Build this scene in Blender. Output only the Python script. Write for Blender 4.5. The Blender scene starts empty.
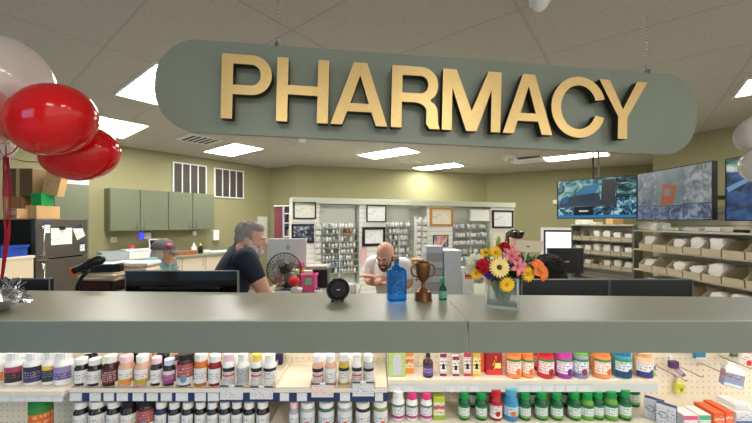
import bpy, bmesh, math, random
from mathutils import Matrix, Vector
random.seed(7)
SC = bpy.context.scene
COL = SC.collection
PI = math.pi
R = math.radians
F = 335.0; HZ = 222.0; EYE = 1.55; HC = 1.30
CEIL = EYE + HC

# ---------------------------------------------------------------- helpers
def lin(c):
    out = []
    for v in c[:3]:
        v = v/255.0
        out.append(v/12.92 if v <= .04045 else ((v+.055)/1.055)**2.4)
    return (out[0], out[1], out[2], 1.0)

def at(px, py, Y):                      # point seen at a place, at distance Y
    return Vector(((px-376)*Y/F, Y, EYE-(py-HZ)*Y/F))
def Xat(px, Y): return (px-376)*Y/F
def Zat(py, Y): return EYE-(py-HZ)*Y/F
def ceil_pt(px, py):
    Y = F*HC/(HZ-py)
    return Vector(((px-376)*Y/F, Y, CEIL))
def on_line(px, A, B):                  # plan point where the sight line meets plan line A-B
    d = (px-376)/F
    A = Vector(A[:2]); B = Vector(B[:2]); e = B-A
    k = (d*A.y-A.x)/(e.x-d*e.y)
    return A+e*k

MATS = {}
def nodes_of(name):
    m = bpy.data.materials.new(name); m.use_nodes = True
    nt = m.node_tree
    return m, nt, nt.nodes['Principled BSDF']
def M(name, c, rough=.5, metal=0, trans=0, emit=0, emit_c=None, noise=None, bump=None, coat=0, ior=1.45, alpha=1, sss=0):
    if name in MATS: return MATS[name]
    m, nt, b = nodes_of(name)
    b.inputs['Base Color'].default_value = lin(c)
    b.inputs['Roughness'].default_value = rough
    b.inputs['Metallic'].default_value = metal
    b.inputs['Transmission Weight'].default_value = trans
    b.inputs['IOR'].default_value = ior
    b.inputs['Coat Weight'].default_value = coat
    b.inputs['Alpha'].default_value = alpha
    if sss:
        b.inputs['Subsurface Weight'].default_value = sss
        b.inputs['Subsurface Radius'].default_value = (.02, .008, .005)
    if emit:
        b.inputs['Emission Color'].default_value = lin(emit_c or c)
        b.inputs['Emission Strength'].default_value = emit
    tc = nt.nodes.new('ShaderNodeTexCoord')
    if noise is None: noise = (35, .06)
    n = nt.nodes.new('ShaderNodeTexNoise'); n.inputs['Scale'].default_value = noise[0]
    n.inputs['Detail'].default_value = 3
    nt.links.new(tc.outputs['Object'], n.inputs['Vector'])
    mx = nt.nodes.new('ShaderNodeMix'); mx.data_type = 'RGBA'
    l = lin(c); a = noise[1]
    mx.inputs['A'].default_value = tuple(max(0, v*(1-a)) for v in l[:3])+(1,)
    mx.inputs['B'].default_value = tuple(min(1, v*(1+a)) for v in l[:3])+(1,)
    nt.links.new(n.outputs['Fac'], mx.inputs['Factor'])
    nt.links.new(mx.outputs['Result'], b.inputs['Base Color'])
    if bump:
        n2 = nt.nodes.new('ShaderNodeTexNoise'); n2.inputs['Scale'].default_value = bump[0]
        nt.links.new(tc.outputs['Object'], n2.inputs['Vector'])
        bp = nt.nodes.new('ShaderNodeBump'); bp.inputs['Strength'].default_value = bump[1]
        bp.inputs['Distance'].default_value = .004
        nt.links.new(n2.outputs['Fac'], bp.inputs['Height'])
        nt.links.new(bp.outputs['Normal'], b.inputs['Normal'])
    MATS[name] = m
    return m

def math_node(nt, op, a, b=None):
    n = nt.nodes.new('ShaderNodeMath'); n.operation = op
    for i, v in enumerate((a, b)):
        if v is None: continue
        if isinstance(v, (int, float)): n.inputs[i].default_value = v
        else: nt.links.new(v, n.inputs[i])
    return n.outputs[0]

def label_mat(name, base, top=None, bottom=None, ink=(40, 40, 50), zt=.72, zb=.25, mid=None, accent=None, emit=0, dens=.52):
    """printed paper: colour bands up the label and rows of unreadable print"""
    if name in MATS: return MATS[name]
    m, nt, b = nodes_of(name)
    b.inputs['Roughness'].default_value = .45
    tc = nt.nodes.new('ShaderNodeTexCoord')
    sp = nt.nodes.new('ShaderNodeSeparateXYZ'); nt.links.new(tc.outputs['Generated'], sp.inputs[0])
    z = sp.outputs['Z']
    cr = nt.nodes.new('ShaderNodeValToRGB'); cr.color_ramp.interpolation = 'CONSTANT'
    el = cr.color_ramp.elements
    el[0].position = 0; el[0].color = lin(bottom or base)
    el[1].position = zb; el[1].color = lin(base)
    e = el.new(zt); e.color = lin(top or base)
    if mid:
        e = el.new((zt+zb)/2); e.color = lin(mid)
        e = el.new((zt+zb)/2+.12); e.color = lin(base)
    nt.links.new(z, cr.inputs[0])
    col = cr.outputs[0]
    mp = nt.nodes.new('ShaderNodeMapping'); mp.inputs['Scale'].default_value = (9, 9, 3.5)
    nt.links.new(tc.outputs['Generated'], mp.inputs[0])
    n = nt.nodes.new('ShaderNodeTexNoise'); n.inputs['Scale'].default_value = 1.6; n.inputs['Detail'].default_value = 1
    nt.links.new(mp.outputs[0], n.inputs['Vector'])
    t = math_node(nt, 'GREATER_THAN', n.outputs['Fac'], dens)
    w = math_node(nt, 'GREATER_THAN', math_node(nt, 'SINE', math_node(nt, 'MULTIPLY', z, 42)), -.1)
    f = math_node(nt, 'MULTIPLY', t, w)
    f = math_node(nt, 'MULTIPLY', f, math_node(nt, 'GREATER_THAN', z, zb+.03))
    f = math_node(nt, 'MULTIPLY', f, math_node(nt, 'LESS_THAN', z, zt-.02))
    f = math_node(nt, 'MULTIPLY', f, .8)
    mx = nt.nodes.new('ShaderNodeMix'); mx.data_type = 'RGBA'
    nt.links.new(f, mx.inputs['Factor']); nt.links.new(col, mx.inputs['A'])
    mx.inputs['B'].default_value = lin(ink)
    col = mx.outputs['Result']
    if accent:                           # a round blot of colour in the lower half
        x = sp.outputs['X']
        dx = math_node(nt, 'SUBTRACT', x, .62); dz = math_node(nt, 'SUBTRACT', z, .3)
        d = math_node(nt, 'ADD', math_node(nt, 'MULTIPLY', dx, dx), math_node(nt, 'MULTIPLY', dz, dz))
        k = math_node(nt, 'LESS_THAN', d, .035)
        mx2 = nt.nodes.new('ShaderNodeMix'); mx2.data_type = 'RGBA'
        nt.links.new(k, mx2.inputs['Factor']); nt.links.new(col, mx2.inputs['A'])
        mx2.inputs['B'].default_value = lin(accent); col = mx2.outputs['Result']
    nt.links.new(col, b.inputs['Base Color'])
    if emit:
        nt.links.new(col, b.inputs['Emission Color']); b.inputs['Emission Strength'].default_value = emit
    MATS[name] = m
    return m

MW = {}
class MB:
    def __init__(s): s.bm = bmesh.new(); s.mi = 0
    def _take(s, r):
        fs = set()
        for v in r:
            for f in v.link_faces: fs.add(f)
        for f in fs: f.material_index = s.mi
    def box(s, c, d, rot=0, bev=0, mat=None):
        m = Matrix.Translation(c) @ (mat or Matrix.Rotation(rot, 4, 'Z')) @ Matrix.Diagonal((d[0], d[1], d[2], 1))
        r = bmesh.ops.create_cube(s.bm, size=1, matrix=m)
        if bev:
            es = list({e for v in r['verts'] for e in v.link_edges})
            rr = bmesh.ops.bevel(s.bm, geom=es, offset=min(bev, min(d)*.45), segments=2, affect='EDGES', profile=.6)
            for f in rr['faces']: f.material_index = s.mi
            s._take(rr['verts'])
        else: s._take(r['verts'])
        return s
    def span(s, x0, x1, y0, y1, z0, z1, bev=0):
        return s.box(((x0+x1)/2, (y0+y1)/2, (z0+z1)/2), (abs(x1-x0), abs(y1-y0), abs(z1-z0)), 0, bev)
    def cyl(s, p, q, r0, r1=None, seg=20, caps=True):
        p = Vector(p); q = Vector(q); d = q-p
        m = Matrix.Translation((p+q)/2) @ d.to_track_quat('Z', 'Y').to_matrix().to_4x4()
        r = bmesh.ops.create_cone(s.bm, cap_ends=caps, segments=seg, radius1=r0, radius2=r0 if r1 is None else r1, depth=d.length, matrix=m)
        s._take(r['verts']); return s
    def ball(s, c, r, mat=None, sub=3, u=20, v=12):
        if not isinstance(r, (tuple, list)): r = (r, r, r)
        m = Matrix.Translation(c) @ (mat or Matrix()) @ Matrix.Diagonal((r[0], r[1], r[2], 1))
        q = bmesh.ops.create_uvsphere(s.bm, u_segments=u, v_segments=v, radius=1, matrix=m)
        s._take(q['verts']); return s
    def lathe(s, prof, c=(0, 0, 0), seg=24, a0=0, a1=2*PI, mat=None, rib=None):
        full = abs(a1-a0-2*PI) < 1e-6
        n = seg if full else seg+1
        c = Vector(c); rings = []
        for r, z in prof:
            ring = []
            for i in range(n):
                a = a0+(a1-a0)*i/seg
                rr = r
                if rib and i % 2: rr = r*rib
                p = Vector((rr*math.cos(a), rr*math.sin(a), z))
                if mat: p = mat @ p
                ring.append(s.bm.verts.new(p+c))
            rings.append(ring)
        for j in range(len(rings)-1):
            for i in range(seg if full else n-1):
                k = (i+1) % n
                if prof[j][0] < 1e-6 and prof[j+1][0] < 1e-6: continue
                try:
                    f = s.bm.faces.new((rings[j][i], rings[j][k], rings[j+1][k], rings[j+1][i]))
                    f.material_index = s.mi; f.smooth = True
                except ValueError: pass
        return s
    def tube(s, pts, r, seg=8, caps=True):
        pts = [Vector(p) for p in pts]; rings = []
        up = Vector((0, 0, 1))
        for i, p in enumerate(pts):
            d = (pts[min(i+1, len(pts)-1)]-pts[max(i-1, 0)]).normalized()
            x = d.cross(up)
            if x.length < 1e-3: x = d.cross(Vector((0, 1, 0)))
            x.normalize(); y = d.cross(x).normalized()
            rr = r[i] if isinstance(r, (list, tuple)) else r
            rings.append([s.bm.verts.new(p+x*rr*math.cos(2*PI*k/seg)+y*rr*math.sin(2*PI*k/seg)) for k in range(seg)])
        for a, b in zip(rings, rings[1:]):
            for k in range(seg):
                f = s.bm.faces.new((a[k], a[(k+1) % seg], b[(k+1) % seg], b[k])); f.material_index = s.mi; f.smooth = True
        if caps:
            for q in (rings[0][::-1], rings[-1]):
                f = s.bm.faces.new(q); f.material_index = s.mi
        return s
    def poly(s, pts, th=0, dirn=(0, 1, 0)):
        vs = [s.bm.verts.new(p) for p in pts]
        f = s.bm.faces.new(vs); f.material_index = s.mi
        if th:
            r = bmesh.ops.extrude_face_region(s.bm, geom=[f])
            nv = [g for g in r['geom'] if isinstance(g, bmesh.types.BMVert)]
            bmesh.ops.translate(s.bm, verts=nv, vec=Vector(dirn)*th)
            s._take(nv)
        return s
    def torus(s, c, R0, r, mat=None, su=24, sv=8):
        vs = []
        for i in range(su):
            a = 2*PI*i/su; ring = []
            for j in range(sv):
                b = 2*PI*j/sv
                p = Vector(((R0+r*math.cos(b))*math.cos(a), (R0+r*math.cos(b))*math.sin(a), r*math.sin(b)))
                if mat: p = mat @ p
                ring.append(s.bm.verts.new(p+Vector(c)))
            vs.append(ring)
        for i in range(su):
            for j in range(sv):
                f = s.bm.faces.new((vs[i][j], vs[(i+1) % su][j], vs[(i+1) % su][(j+1) % sv], vs[i][(j+1) % sv]))
                f.material_index = s.mi; f.smooth = True
        return s
    def join_mesh(s, me, m=None):
        if m: me = me.copy(); me.transform(m)
        s.bm.from_mesh(me); return s
    def build(s, name, mats, parent=None, origin=(0, 0, 0), local=False, smooth=False):
        if not local:
            inv = (MW[parent.name] if parent else Matrix.Translation(origin)).inverted()
            s.bm.transform(inv)
        bmesh.ops.recalc_face_normals(s.bm, faces=s.bm.faces)
        me = bpy.data.meshes.new(name)
        if smooth:
            for f in s.bm.faces: f.smooth = True
        s.bm.to_mesh(me); s.bm.free()
        for m in (mats if isinstance(mats, (list, tuple)) else [mats]): me.materials.append(m)
        if smooth and hasattr(me, 'set_sharp_from_angle'): me.set_sharp_from_angle(angle=R(50))
        o = bpy.data.objects.new(name, me); COL.objects.link(o)
        if parent:
            o.parent = parent; MW[o.name] = MW[parent.name].copy()
        else:
            o.location = origin; MW[o.name] = Matrix.Translation(origin)
        return o

def tag(o, label=None, cat=None, group=None, kind=None):
    if label: o['label'] = label
    if cat: o['category'] = cat
    if group: o['group'] = group
    if kind: o['kind'] = kind
    return o
def thing(name, label, cat, loc=(0, 0, 0), rz=0, group=None, rot=None):
    o = bpy.data.objects.new(name, None); COL.objects.link(o)
    o.empty_display_size = .05
    o.location = loc
    m = Matrix.Translation(loc) @ Matrix.Rotation(rz, 4, 'Z')
    o.rotation_euler = (0, 0, rz)
    if rot is not None:
        m = Matrix.Translation(loc) @ rot
        o.rotation_euler = rot.to_euler()
    MW[o.name] = m
    return tag(o, label, cat, group)
def copy_thing(root, loc, rz=None, label=None, group=None):
    r = root.copy(); COL.objects.link(r); r.location = loc
    if rz is not None: r.rotation_euler = (0, 0, rz)
    if label: r['label'] = label
    if group: r['group'] = group
    for ch in list(root.children):
        c = ch.copy(); COL.objects.link(c); c.parent = r
        for g in ch.children:
            d = g.copy(); COL.objects.link(d); d.parent = c
    return r
ORD = ['first', 'second', 'third', 'fourth', 'fifth', 'sixth', 'seventh', 'eighth', 'ninth', 'tenth', 'eleventh', 'twelfth', 'thirteenth', 'fourteenth', 'fifteenth', 'sixteenth', 'seventeenth', 'eighteenth', 'nineteenth', 'twentieth', 'twenty-first', 'twenty-second']
def structure(mb, name, mat, label=None):
    o = mb.build(name, mat); o['kind'] = 'structure'
    if label: o['label'] = label
    return o

# ---------------------------------------------------------------- common materials
WHITE = M('white_plastic', (238, 238, 236), .35)
BLACK = M('black_plastic', (22, 22, 24), .35)
GLOSS = M('glossy_black', (14, 14, 17), .12, coat=.3)
MATTE = M('dark_grey_plastic', (44, 46, 48), .5)
CHROME = M('chrome_metal', (200, 200, 200), .18, metal=1)
STEEL = M('brushed_steel', (112, 106, 98), .38, metal=.75, noise=(14, .1))
PAPER = M('white_paper', (236, 236, 232), .7)
CREAM = M('cream_laminate', (225, 208, 180), .5)
SAGE = M('sage_laminate', (107, 114, 92), .45, noise=(60, .04))
SHELFM = M('almond_shelf_metal', (238, 228, 210), .4)
STRIPM = M('clear_price_channel', (222, 224, 222), .3)
CARD = M('brown_cardboard', (160, 116, 72), .8)
CARDL = M('tan_cardboard', (205, 165, 115), .8)
CARDD = M('dark_brown_cardboard', (108, 84, 56), .8)

# ---------------------------------------------------------------- room shell
YAW = R(38.0)
def ceiling_material():
    m, nt, b = nodes_of('acoustic_ceiling_tile'); b.inputs['Roughness'].default_value = .9
    tc = nt.nodes.new('ShaderNodeTexCoord')
    mp = nt.nodes.new('ShaderNodeMapping'); mp.inputs['Rotation'].default_value = (0, 0, YAW)
    nt.links.new(tc.outputs['Object'], mp.inputs[0])
    sp = nt.nodes.new('ShaderNodeSeparateXYZ'); nt.links.new(mp.outputs[0], sp.inputs[0])
    def lines(c, period, off, half):
        t = math_node(nt, 'DIVIDE', math_node(nt, 'SUBTRACT', c, off), period)
        f = math_node(nt, 'ABSOLUTE', math_node(nt, 'SUBTRACT', math_node(nt, 'FRACT', t), .5))
        return math_node(nt, 'GREATER_THAN', f, .5-half/period)
    g = math_node(nt, 'MAXIMUM', lines(sp.outputs['X'], .98*HC, .54*HC, .010), lines(sp.outputs['Y'], .5525*HC, 0, .009))
    n = nt.nodes.new('ShaderNodeTexNoise'); n.inputs['Scale'].default_value = 120; n.inputs['Detail'].default_value = 2
    nt.links.new(tc.outputs['Object'], n.inputs['Vector'])
    s = math_node(nt, 'GREATER_THAN', n.outputs['Fac'], .655)
    a = nt.nodes.new('ShaderNodeMix'); a.data_type = 'RGBA'
    a.inputs['A'].default_value = lin((196, 190, 180)); a.inputs['B'].default_value = lin((104, 98, 88))
    nt.links.new(s, a.inputs['Factor'])
    c = nt.nodes.new('ShaderNodeMix'); c.data_type = 'RGBA'
    nt.links.new(g, c.inputs['Factor']); nt.links.new(a.outputs['Result'], c.inputs['A'])
    c.inputs['B'].default_value = lin((180, 174, 165))
    nt.links.new(c.outputs['Result'], b.inputs['Base Color'])
    bp = nt.nodes.new('ShaderNodeBump'); bp.inputs['Strength'].default_value = .15; bp.inputs['Distance'].default_value = .004
    nt.links.new(n.outputs['Fac'], bp.inputs['Height']); nt.links.new(bp.outputs['Normal'], b.inputs['Normal'])
    return m
WALLM = M('olive_wall_paint', (158, 153, 114), .75, noise=(3, .03), bump=(160, .08))
FLOORM = M('vinyl_floor', (168, 164, 156), .4, noise=(4, .1))

def lerp2(A, B, k): return (A[0]+(B[0]-A[0])*k, A[1]+(B[1]-A[1])*k)
L1 = ceil_pt(119, 145.6); L2 = ceil_pt(262.4, 166.8)
WL_A = lerp2(L1, L2, -2.6); WL_B = on_line(270, L1, L2)
W_C = ceil_pt(296, 165); W_D = ceil_pt(487, 174)
W_E0 = ceil_pt(651, 164.6)
W_E = lerp2(W_D, W_E0, 1.04)
R1 = ceil_pt(696, 133); R2 = ceil_pt(752, 122.8)
WR_F = on_line(653, R1, R2); WR_G = lerp2(R1, R2, 5.5)
def wall(name, A, B, z0=0, z1=CEIL, th=.1):
    A = Vector((A[0], A[1])); B = Vector((B[0], B[1])); e = B-A; L = e.length
    ang = math.atan2(e.y, e.x); n = Vector((-e.y, e.x))/L
    mid = (A+B)/2+n*th/2
    structure(MB().box((mid.x, mid.y, (z0+z1)/2), (L, th, z1-z0), ang), name, WALLM)
wall('wall_left', WL_A, WL_B)
wall('wall_corner', WL_B, W_C)
wall('wall_angled', W_C, W_D)
wall('wall_back', W_D, W_E)
wall('wall_return', W_E, WR_F)
wall('wall_right', WR_F, WR_G)
# unseen front wall and window, added for bluish light on the left
wall('wall_front_added', (-.9, -3.4), (-7.6, -3.4))
wall('wall_light_block', (-7.6, -3.4), (WL_A[0], WL_A[1]))  # unseen wall added to block world light from the left
wt_ = tag(thing('added_window', 'unseen shop window added behind the viewer for bluish daylight', 'window', (-4.4, -3.4, .5)), kind='structure')
MB().span(-5.9, -2.9, -3.395, -3.385, .55, 2.35).build('pane', M('blue_glow_pane', (128, 184, 236), .2, emit=4.0), wt_)
m = MB()
for x in (-5.9, -4.4, -2.9): m.span(x-.04, x+.04, -3.398, -3.34, .47, 2.43)
for z in (.51, 2.39): m.span(-5.94, -2.86, -3.399, -3.345, z-.04, z+.04)
m.build('window_frame', M('white_window_frame', (225, 225, 222), .5), wt_)
structure(MB().span(-9, 9, -3.5, 10.5, -.1, 0), 'floor', FLOORM)
structure(MB().span(-9, 9, -3.5, 10.5, CEIL, CEIL+.1), 'ceiling', ceiling_material())

# room axes: u runs right and nearer, v runs right and farther
U = Vector((math.cos(YAW), -math.sin(YAW), 0)); V = Vector((math.sin(YAW), math.cos(YAW), 0))
LAMP = M('lit_diffuser', (255, 252, 244), .6, emit=24.0)
FRAME = M('white_lamp_frame', (225, 222, 215), .5)
def ceiling_light(A, label, lu=1.07, lv=.53):
    c = A+U*lu/2+V*lv/2
    t = thing('ceiling_light', label, 'ceiling light', (c.x, c.y, CEIL), -YAW)
    f = MB()
    for sx in (-1, 1): f.box((sx*(lu/2+.012), 0, -.006), (.024, lv+.048, .012))
    for sy in (-1, 1): f.box((0, sy*(lv/2+.012), -.006), (lu, .024, .012))
    f.build('frame', FRAME, t, local=True)
    MB().box((0, 0, -.004), (lu, lv, .006)).build('diffuser', LAMP, t, local=True)
    return t

LA = [(ceil_pt(116.3, 93.7), 'bright ceiling light just left of the hanging sign, partly hidden by it'),
      (ceil_pt(124.5, 138)-V*.55, 'bright ceiling light behind the red balloons on the left'),
      (ceil_pt(204, 151.3), 'bright ceiling light above the two wall grilles on the left'),
      (ceil_pt(357.5, 154.5), 'bright ceiling light under the middle of the sign'),
      (ceil_pt(412.5, 167.5), 'narrow far ceiling light washing the back wall'),
      (ceil_pt(543, 157.5), 'bright ceiling light in front of the camera screens, cut by the sign'),
      (ceil_pt(734.6, 96.8)-V*.55, 'bright ceiling light at the right edge above the balloons')]
for p, l in LA: ceiling_light(p, l)
for p, l in ((ceil_pt(285, 108), 'unseen ceiling light added behind the left half of the sign'), (ceil_pt(470, 112), 'unseen ceiling light added behind the right half of the sign')): ceiling_light(p, l)  # two unseen lamps added behind the sign to brighten the back bays
for i, (x, y) in enumerate([(-.6, -1.9), (1.2, -1.3), (3.2, -1.6)]):  # unseen lamps added behind the viewer to light the front
    ceiling_light(Vector((x-.5, y, CEIL)), ['unseen ceiling light added behind the viewer on the left', 'unseen ceiling light added behind the viewer in the middle', 'unseen ceiling light added behind the viewer on the right'][i])

DARK = M('dark_vent_slot', (58, 54, 48), .8)
def ceiling_vent(px, py, lu, lv, label):
    c = ceil_pt(px, py)
    t = thing('ceiling_vent', label, 'air vent', (c.x, c.y, CEIL), -YAW)
    MB().box((0, 0, -.003), (lu, lv, .006)).build('backing', DARK, t, local=True)
    n = 6; s = MB()
    for k in range(n): s.box((0, -lv/2+lv*(k+.5)/n, -.008), (lu, lv/n*.35, .01))
    s.build('slats', FRAME, t, local=True)
    f = MB()
    for sx in (-1, 1): f.box((sx*lu/2, 0, -.008), (.03, lv, .014))
    for sy in (-1, 1): f.box((0, sy*lv/2, -.008), (lu, .03, .014))
    f.build('frame', FRAME, t, local=True)
ceiling_vent(200, 139.5, .5, .5, 'dark slatted air vent near the left end of the sign')
ceiling_vent(277, 166.3, .5, .34, 'dark slatted air vent in the far corner above the left wall')
ceiling_vent(411, 161.8, .32, .32, 'small dark air vent between the two middle ceiling lights')
# flat white fixture by the right-hand light
c = ceil_pt(528, 158.5)
t = thing('ceiling_fixture', 'flat white fixture hanging under the ceiling, left of the right-hand light', 'ceiling fixture', (c.x, c.y, CEIL), -YAW)
MB().box((0, 0, -.05), (.62, .42, .03), bev=.01).build('tray', WHITE, t, local=True)
b = MB()
for sx in (-.2, .2): b.cyl((sx, 0, -.04), (sx, 0, 0), .012)
b.build('hanger', FRAME, t, local=True)
c = ceil_pt(510, 155)
t = thing('emergency_light', 'small white twin-head emergency light on the far ceiling', 'emergency light', (c.x, c.y, CEIL), 0)
MB().box((0, 0, -.03), (.22, .08, .06), bev=.01).build('housing', WHITE, t, local=True)
for sx in (-1, 1): MB().ball((sx*.09, -.03, -.08), (.045, .035, .04)).build('lamp_head', WHITE, t, local=True, smooth=True)
c = Vector((Xat(540, 1.95), 1.95, CEIL))
t = thing('dome_camera', 'white dome sensor on the ceiling above the sign', 'dome sensor', tuple(c), 0)
c.x = 0
MB().cyl((0, 0, 0), (0, 0, -.02), .06, seg=28).build('base', WHITE, t, local=True, smooth=True)
MB().ball((0, 0, -.02), (.048, .048, .05)).build('dome', WHITE, t, local=True, smooth=True)
p = at(304.5, 139.5, 4.2)
c = ceil_pt(302, 139.5)
t = thing('smoke_detector', 'small white round smoke detector left of the middle light', 'smoke detector', (c.x, c.y, CEIL), 0)
MB().lathe([(0, -.035), (.05, -.035), (.065, -.015), (.07, 0)], seg=24).build('housing', WHITE, t, local=True)
# ---------------------------------------------------------------- hanging sign
SGM = M('sign_panel_green', (129, 138, 124), .36, noise=(3, .03))
GOLD = M('brushed_gold', (222, 190, 128), .36, metal=.55, noise=(50, .08))
LETSIDE = M('dark_letter_return', (34, 29, 20), .5)
SG_A = Vector((-.738, 1.330)); SG_e = Vector((1.977, .186)).normalized(); SG_n = Vector((SG_e.y, -SG_e.x))  # n towards the shop
SYAW = math.atan2(SG_e.y, SG_e.x)
def sign_s(px, off=0):
    A = SG_A+SG_n*off; p = on_line(px, A, A+SG_e); return (p-SG_A).dot(SG_e)
s0, s1 = sign_s(153.2), sign_s(696)
zb, zt = 1.881, 2.251; ROLL = R(1.42)
sc = SG_A+SG_e*(s0+s1)/2
sign = thing('hanging_sign', 'long sage green hanging sign with raised gold letters reading PHARMACY', 'sign', (sc.x, sc.y, zb), rot=Matrix.Rotation(SYAW, 4, 'Z') @ Matrix.Rotation(ROLL, 4, 'Y'))
L = s1-s0; H = zt-zb
def rrect(L, H, r, n=12, pw=2.0):
    pts = []
    for cx, cz, a in ((L/2-r, H-r, 0), (-L/2+r, H-r, 90), (-L/2+r, r, 180), (L/2-r, r, 270)):
        for k in range(n+1):
            t = R(a+90*k/n); pts.append((cx+r*math.cos(t), cz+r*math.sin(t)))
    return pts
MB().poly([(x, 0, z) for x, z in rrect(L, H, .168)], .022).build('panel', SGM, sign, local=True)
def arc(cx, cz, rx, rz, a0, a1, n=14):
    return [(cx+rx*math.cos(R(a0+(a1-a0)*k/n)), cz+rz*math.sin(R(a0+(a1-a0)*k/n))) for k in range(n+1)]
def glyph(ch, w, h, s):
    q = s*.86
    if ch == 'P':
        r = .31*h; y0 = h-2*r
        return [[(0, 0), (s, 0), (s, y0)]+arc(w-r, h-r, r, r, -90, 90)+[(0, h)],
                [(s, y0+q)]+arc(w-r, h-r, r-s*.98, r-q, -90, 90)+[(s, h-q)]]
    if ch == 'R':
        r = .29*h; y0 = h-2*r
        return [[(0, 0), (s, 0), (s, y0)]+[(w*.48, y0)]+arc(w*.48, y0-.14*h, w*.46-s*.95, .14*h, 90, 0, 6)+[(w*.94-s*.95, .08*h), (w-s*.9, 0), (w*1.0+.1*s, 0), (w*.985, .08*h), (w*.97, .24*h)]
                + arc(w*.80, .25*h, w*.17, .19*h, 10, 80, 5)+arc(w*.97-r, h-r, r, r, -55, 90)+[(0, h)],
                [(s, y0+q)]+arc(w*.97-r, h-r, r-s*.98, r-q, -90, 90)+[(s, h-q)]]
    if ch == 'H':
        a, b = h*.5-q/2, h*.5+q/2
        return [[(0, 0), (s, 0), (s, a), (w-s, a), (w-s, 0), (w, 0), (w, h), (w-s, h), (w-s, b), (s, b), (s, h), (0, h)]]
    if ch == 'A':
        m = w/2; t = s*.62
        ins = s*1.08
        def xl(z): return (m-t)*z/h          # outer left edge
        z1 = .215*h; z2 = z1+q*.9
        apex = h*.80
        return [[(0, 0), (ins, 0), (xl(z1)+ins, z1), (w-xl(z1)-ins, z1), (w-ins, 0), (w, 0), (m+t, h), (m-t, h)],
                [(xl(z2)+ins, z2), (m, apex), (w-xl(z2)-ins, z2)]]
    if ch == 'M':
        k = s*1.25
        return [[(0, 0), (s*.95, 0), (s*.95, h*.70), (w/2-s*.52, 0), (w/2+s*.52, 0), (w-s*.95, h*.70), (w-s*.95, 0), (w, 0), (w, h), (w-k*1.05, h), (w/2, h*.33), (k*1.05, h), (0, h)]]
    if ch == 'C':
        rx, rz = w*.52, h*.52
        o = arc(rx, h/2, rx, rz, 18, 342, 36)
        i = arc(rx, h/2, rx-s, rz-q, 342-2, 18+2, 36)
        return [o+i]
    if ch == 'Y':
        m = w/2; j = h*.38
        return [[(m-s/2, 0), (m+s/2, 0), (m+s/2, j), (w, h), (w-s*1.12, h), (m, j+h*.13), (s*1.12, h), (0, h), (m-s/2, j)]]
def letter_mesh(polys, depth):
    cu = bpy.data.curves.new('glyph', 'CURVE'); cu.dimensions = '2D'; cu.fill_mode = 'BOTH'; cu.extrude = depth/2
    for pl in polys:
        sp = cu.splines.new('POLY'); sp.points.add(len(pl)-1)
        for pt, (x, z) in zip(sp.points, pl): pt.co = (x, z, 0, 1)
        sp.use_cyclic_u = True
    o = bpy.data.objects.new('glyph', cu); COL.objects.link(o)
    dg = bpy.context.evaluated_depsgraph_get(); dg.update()
    me = bpy.data.meshes.new_from_object(o.evaluated_get(dg))
    bpy.data.objects.remove(o); bpy.data.curves.remove(cu)
    return me
LOFF = .022; LD = .034
for ch, a, b in (('P', 220, 270.5), ('H', 275.5, 327.5), ('A', 330, 387), ('R', 390.5, 438.5), ('M', 441.5, 500), ('A', 502.5, 552), ('C', 550.5, 603), ('Y', 598, 646)):
    sa, sb = sign_s(a, LOFF+LD), sign_s(b, LOFF+LD)
    kf = (a-220)/(646-220); hh_ = .250
    me = letter_mesh(glyph(ch, sb-sa, hh_, .043), LD)
    m = Matrix.Translation((sa-(s0+s1)/2, -LOFF-LD/2, 1.927-zb)) @ Matrix.Rotation(PI/2, 4, 'X')
    mb = MB(); mb.join_mesh(me, m)
    for f in mb.bm.faces: f.material_index = 0 if f.normal.y < -.5 else 1
    for f in mb.bm.faces:
        f.normal_update()
        f.material_index = 0 if abs(f.normal.y) > .5 else 1
    o = mb.build('letter', [GOLD, LETSIDE], sign, local=True)
    st = MB()
    for fx in (.5,) if ch in 'HAM' else ((.12,) if ch in 'PR' else ((.5,) if ch == 'Y' else (.10,))):
        st.cyl(((sa+(sb-sa)*fx)-(s0+s1)/2, -LOFF, 1.927-zb+{'A': .068, 'M': .04, 'Y': .05}.get(ch, .125)), ((sa+(sb-sa)*fx)-(s0+s1)/2, 0, 1.927-zb+{'A': .068, 'M': .04, 'Y': .05}.get(ch, .125)), .005)
    st.build('standoff', BLACK, o, local=True)
for px in (274, 646.5):
    s = sign_s(px)-(s0+s1)/2
    ch = MB(); z = H+.005; k = 0
    while z < CEIL-zb-.012+s*math.sin(ROLL):
        ch.torus((s, .011, z+.011), .0045, .0011, Matrix.Rotation(PI/2, 4, 'X') @ Matrix.Scale(2.0, 4, (0, 1, 0)) if k % 2 else Matrix.Rotation(PI/2, 4, 'Z') @ Matrix.Rotation(PI/2, 4, 'X') @ Matrix.Scale(2.0, 4, (0, 1, 0)), 8, 4)
        z += .0155; k += 1
    ch.build('chain', CHROME, sign, local=True)
    MB().box((s, .011, H+.004), (.012, .03, .016)).build('bracket', STEEL, sign, local=True)

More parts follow.
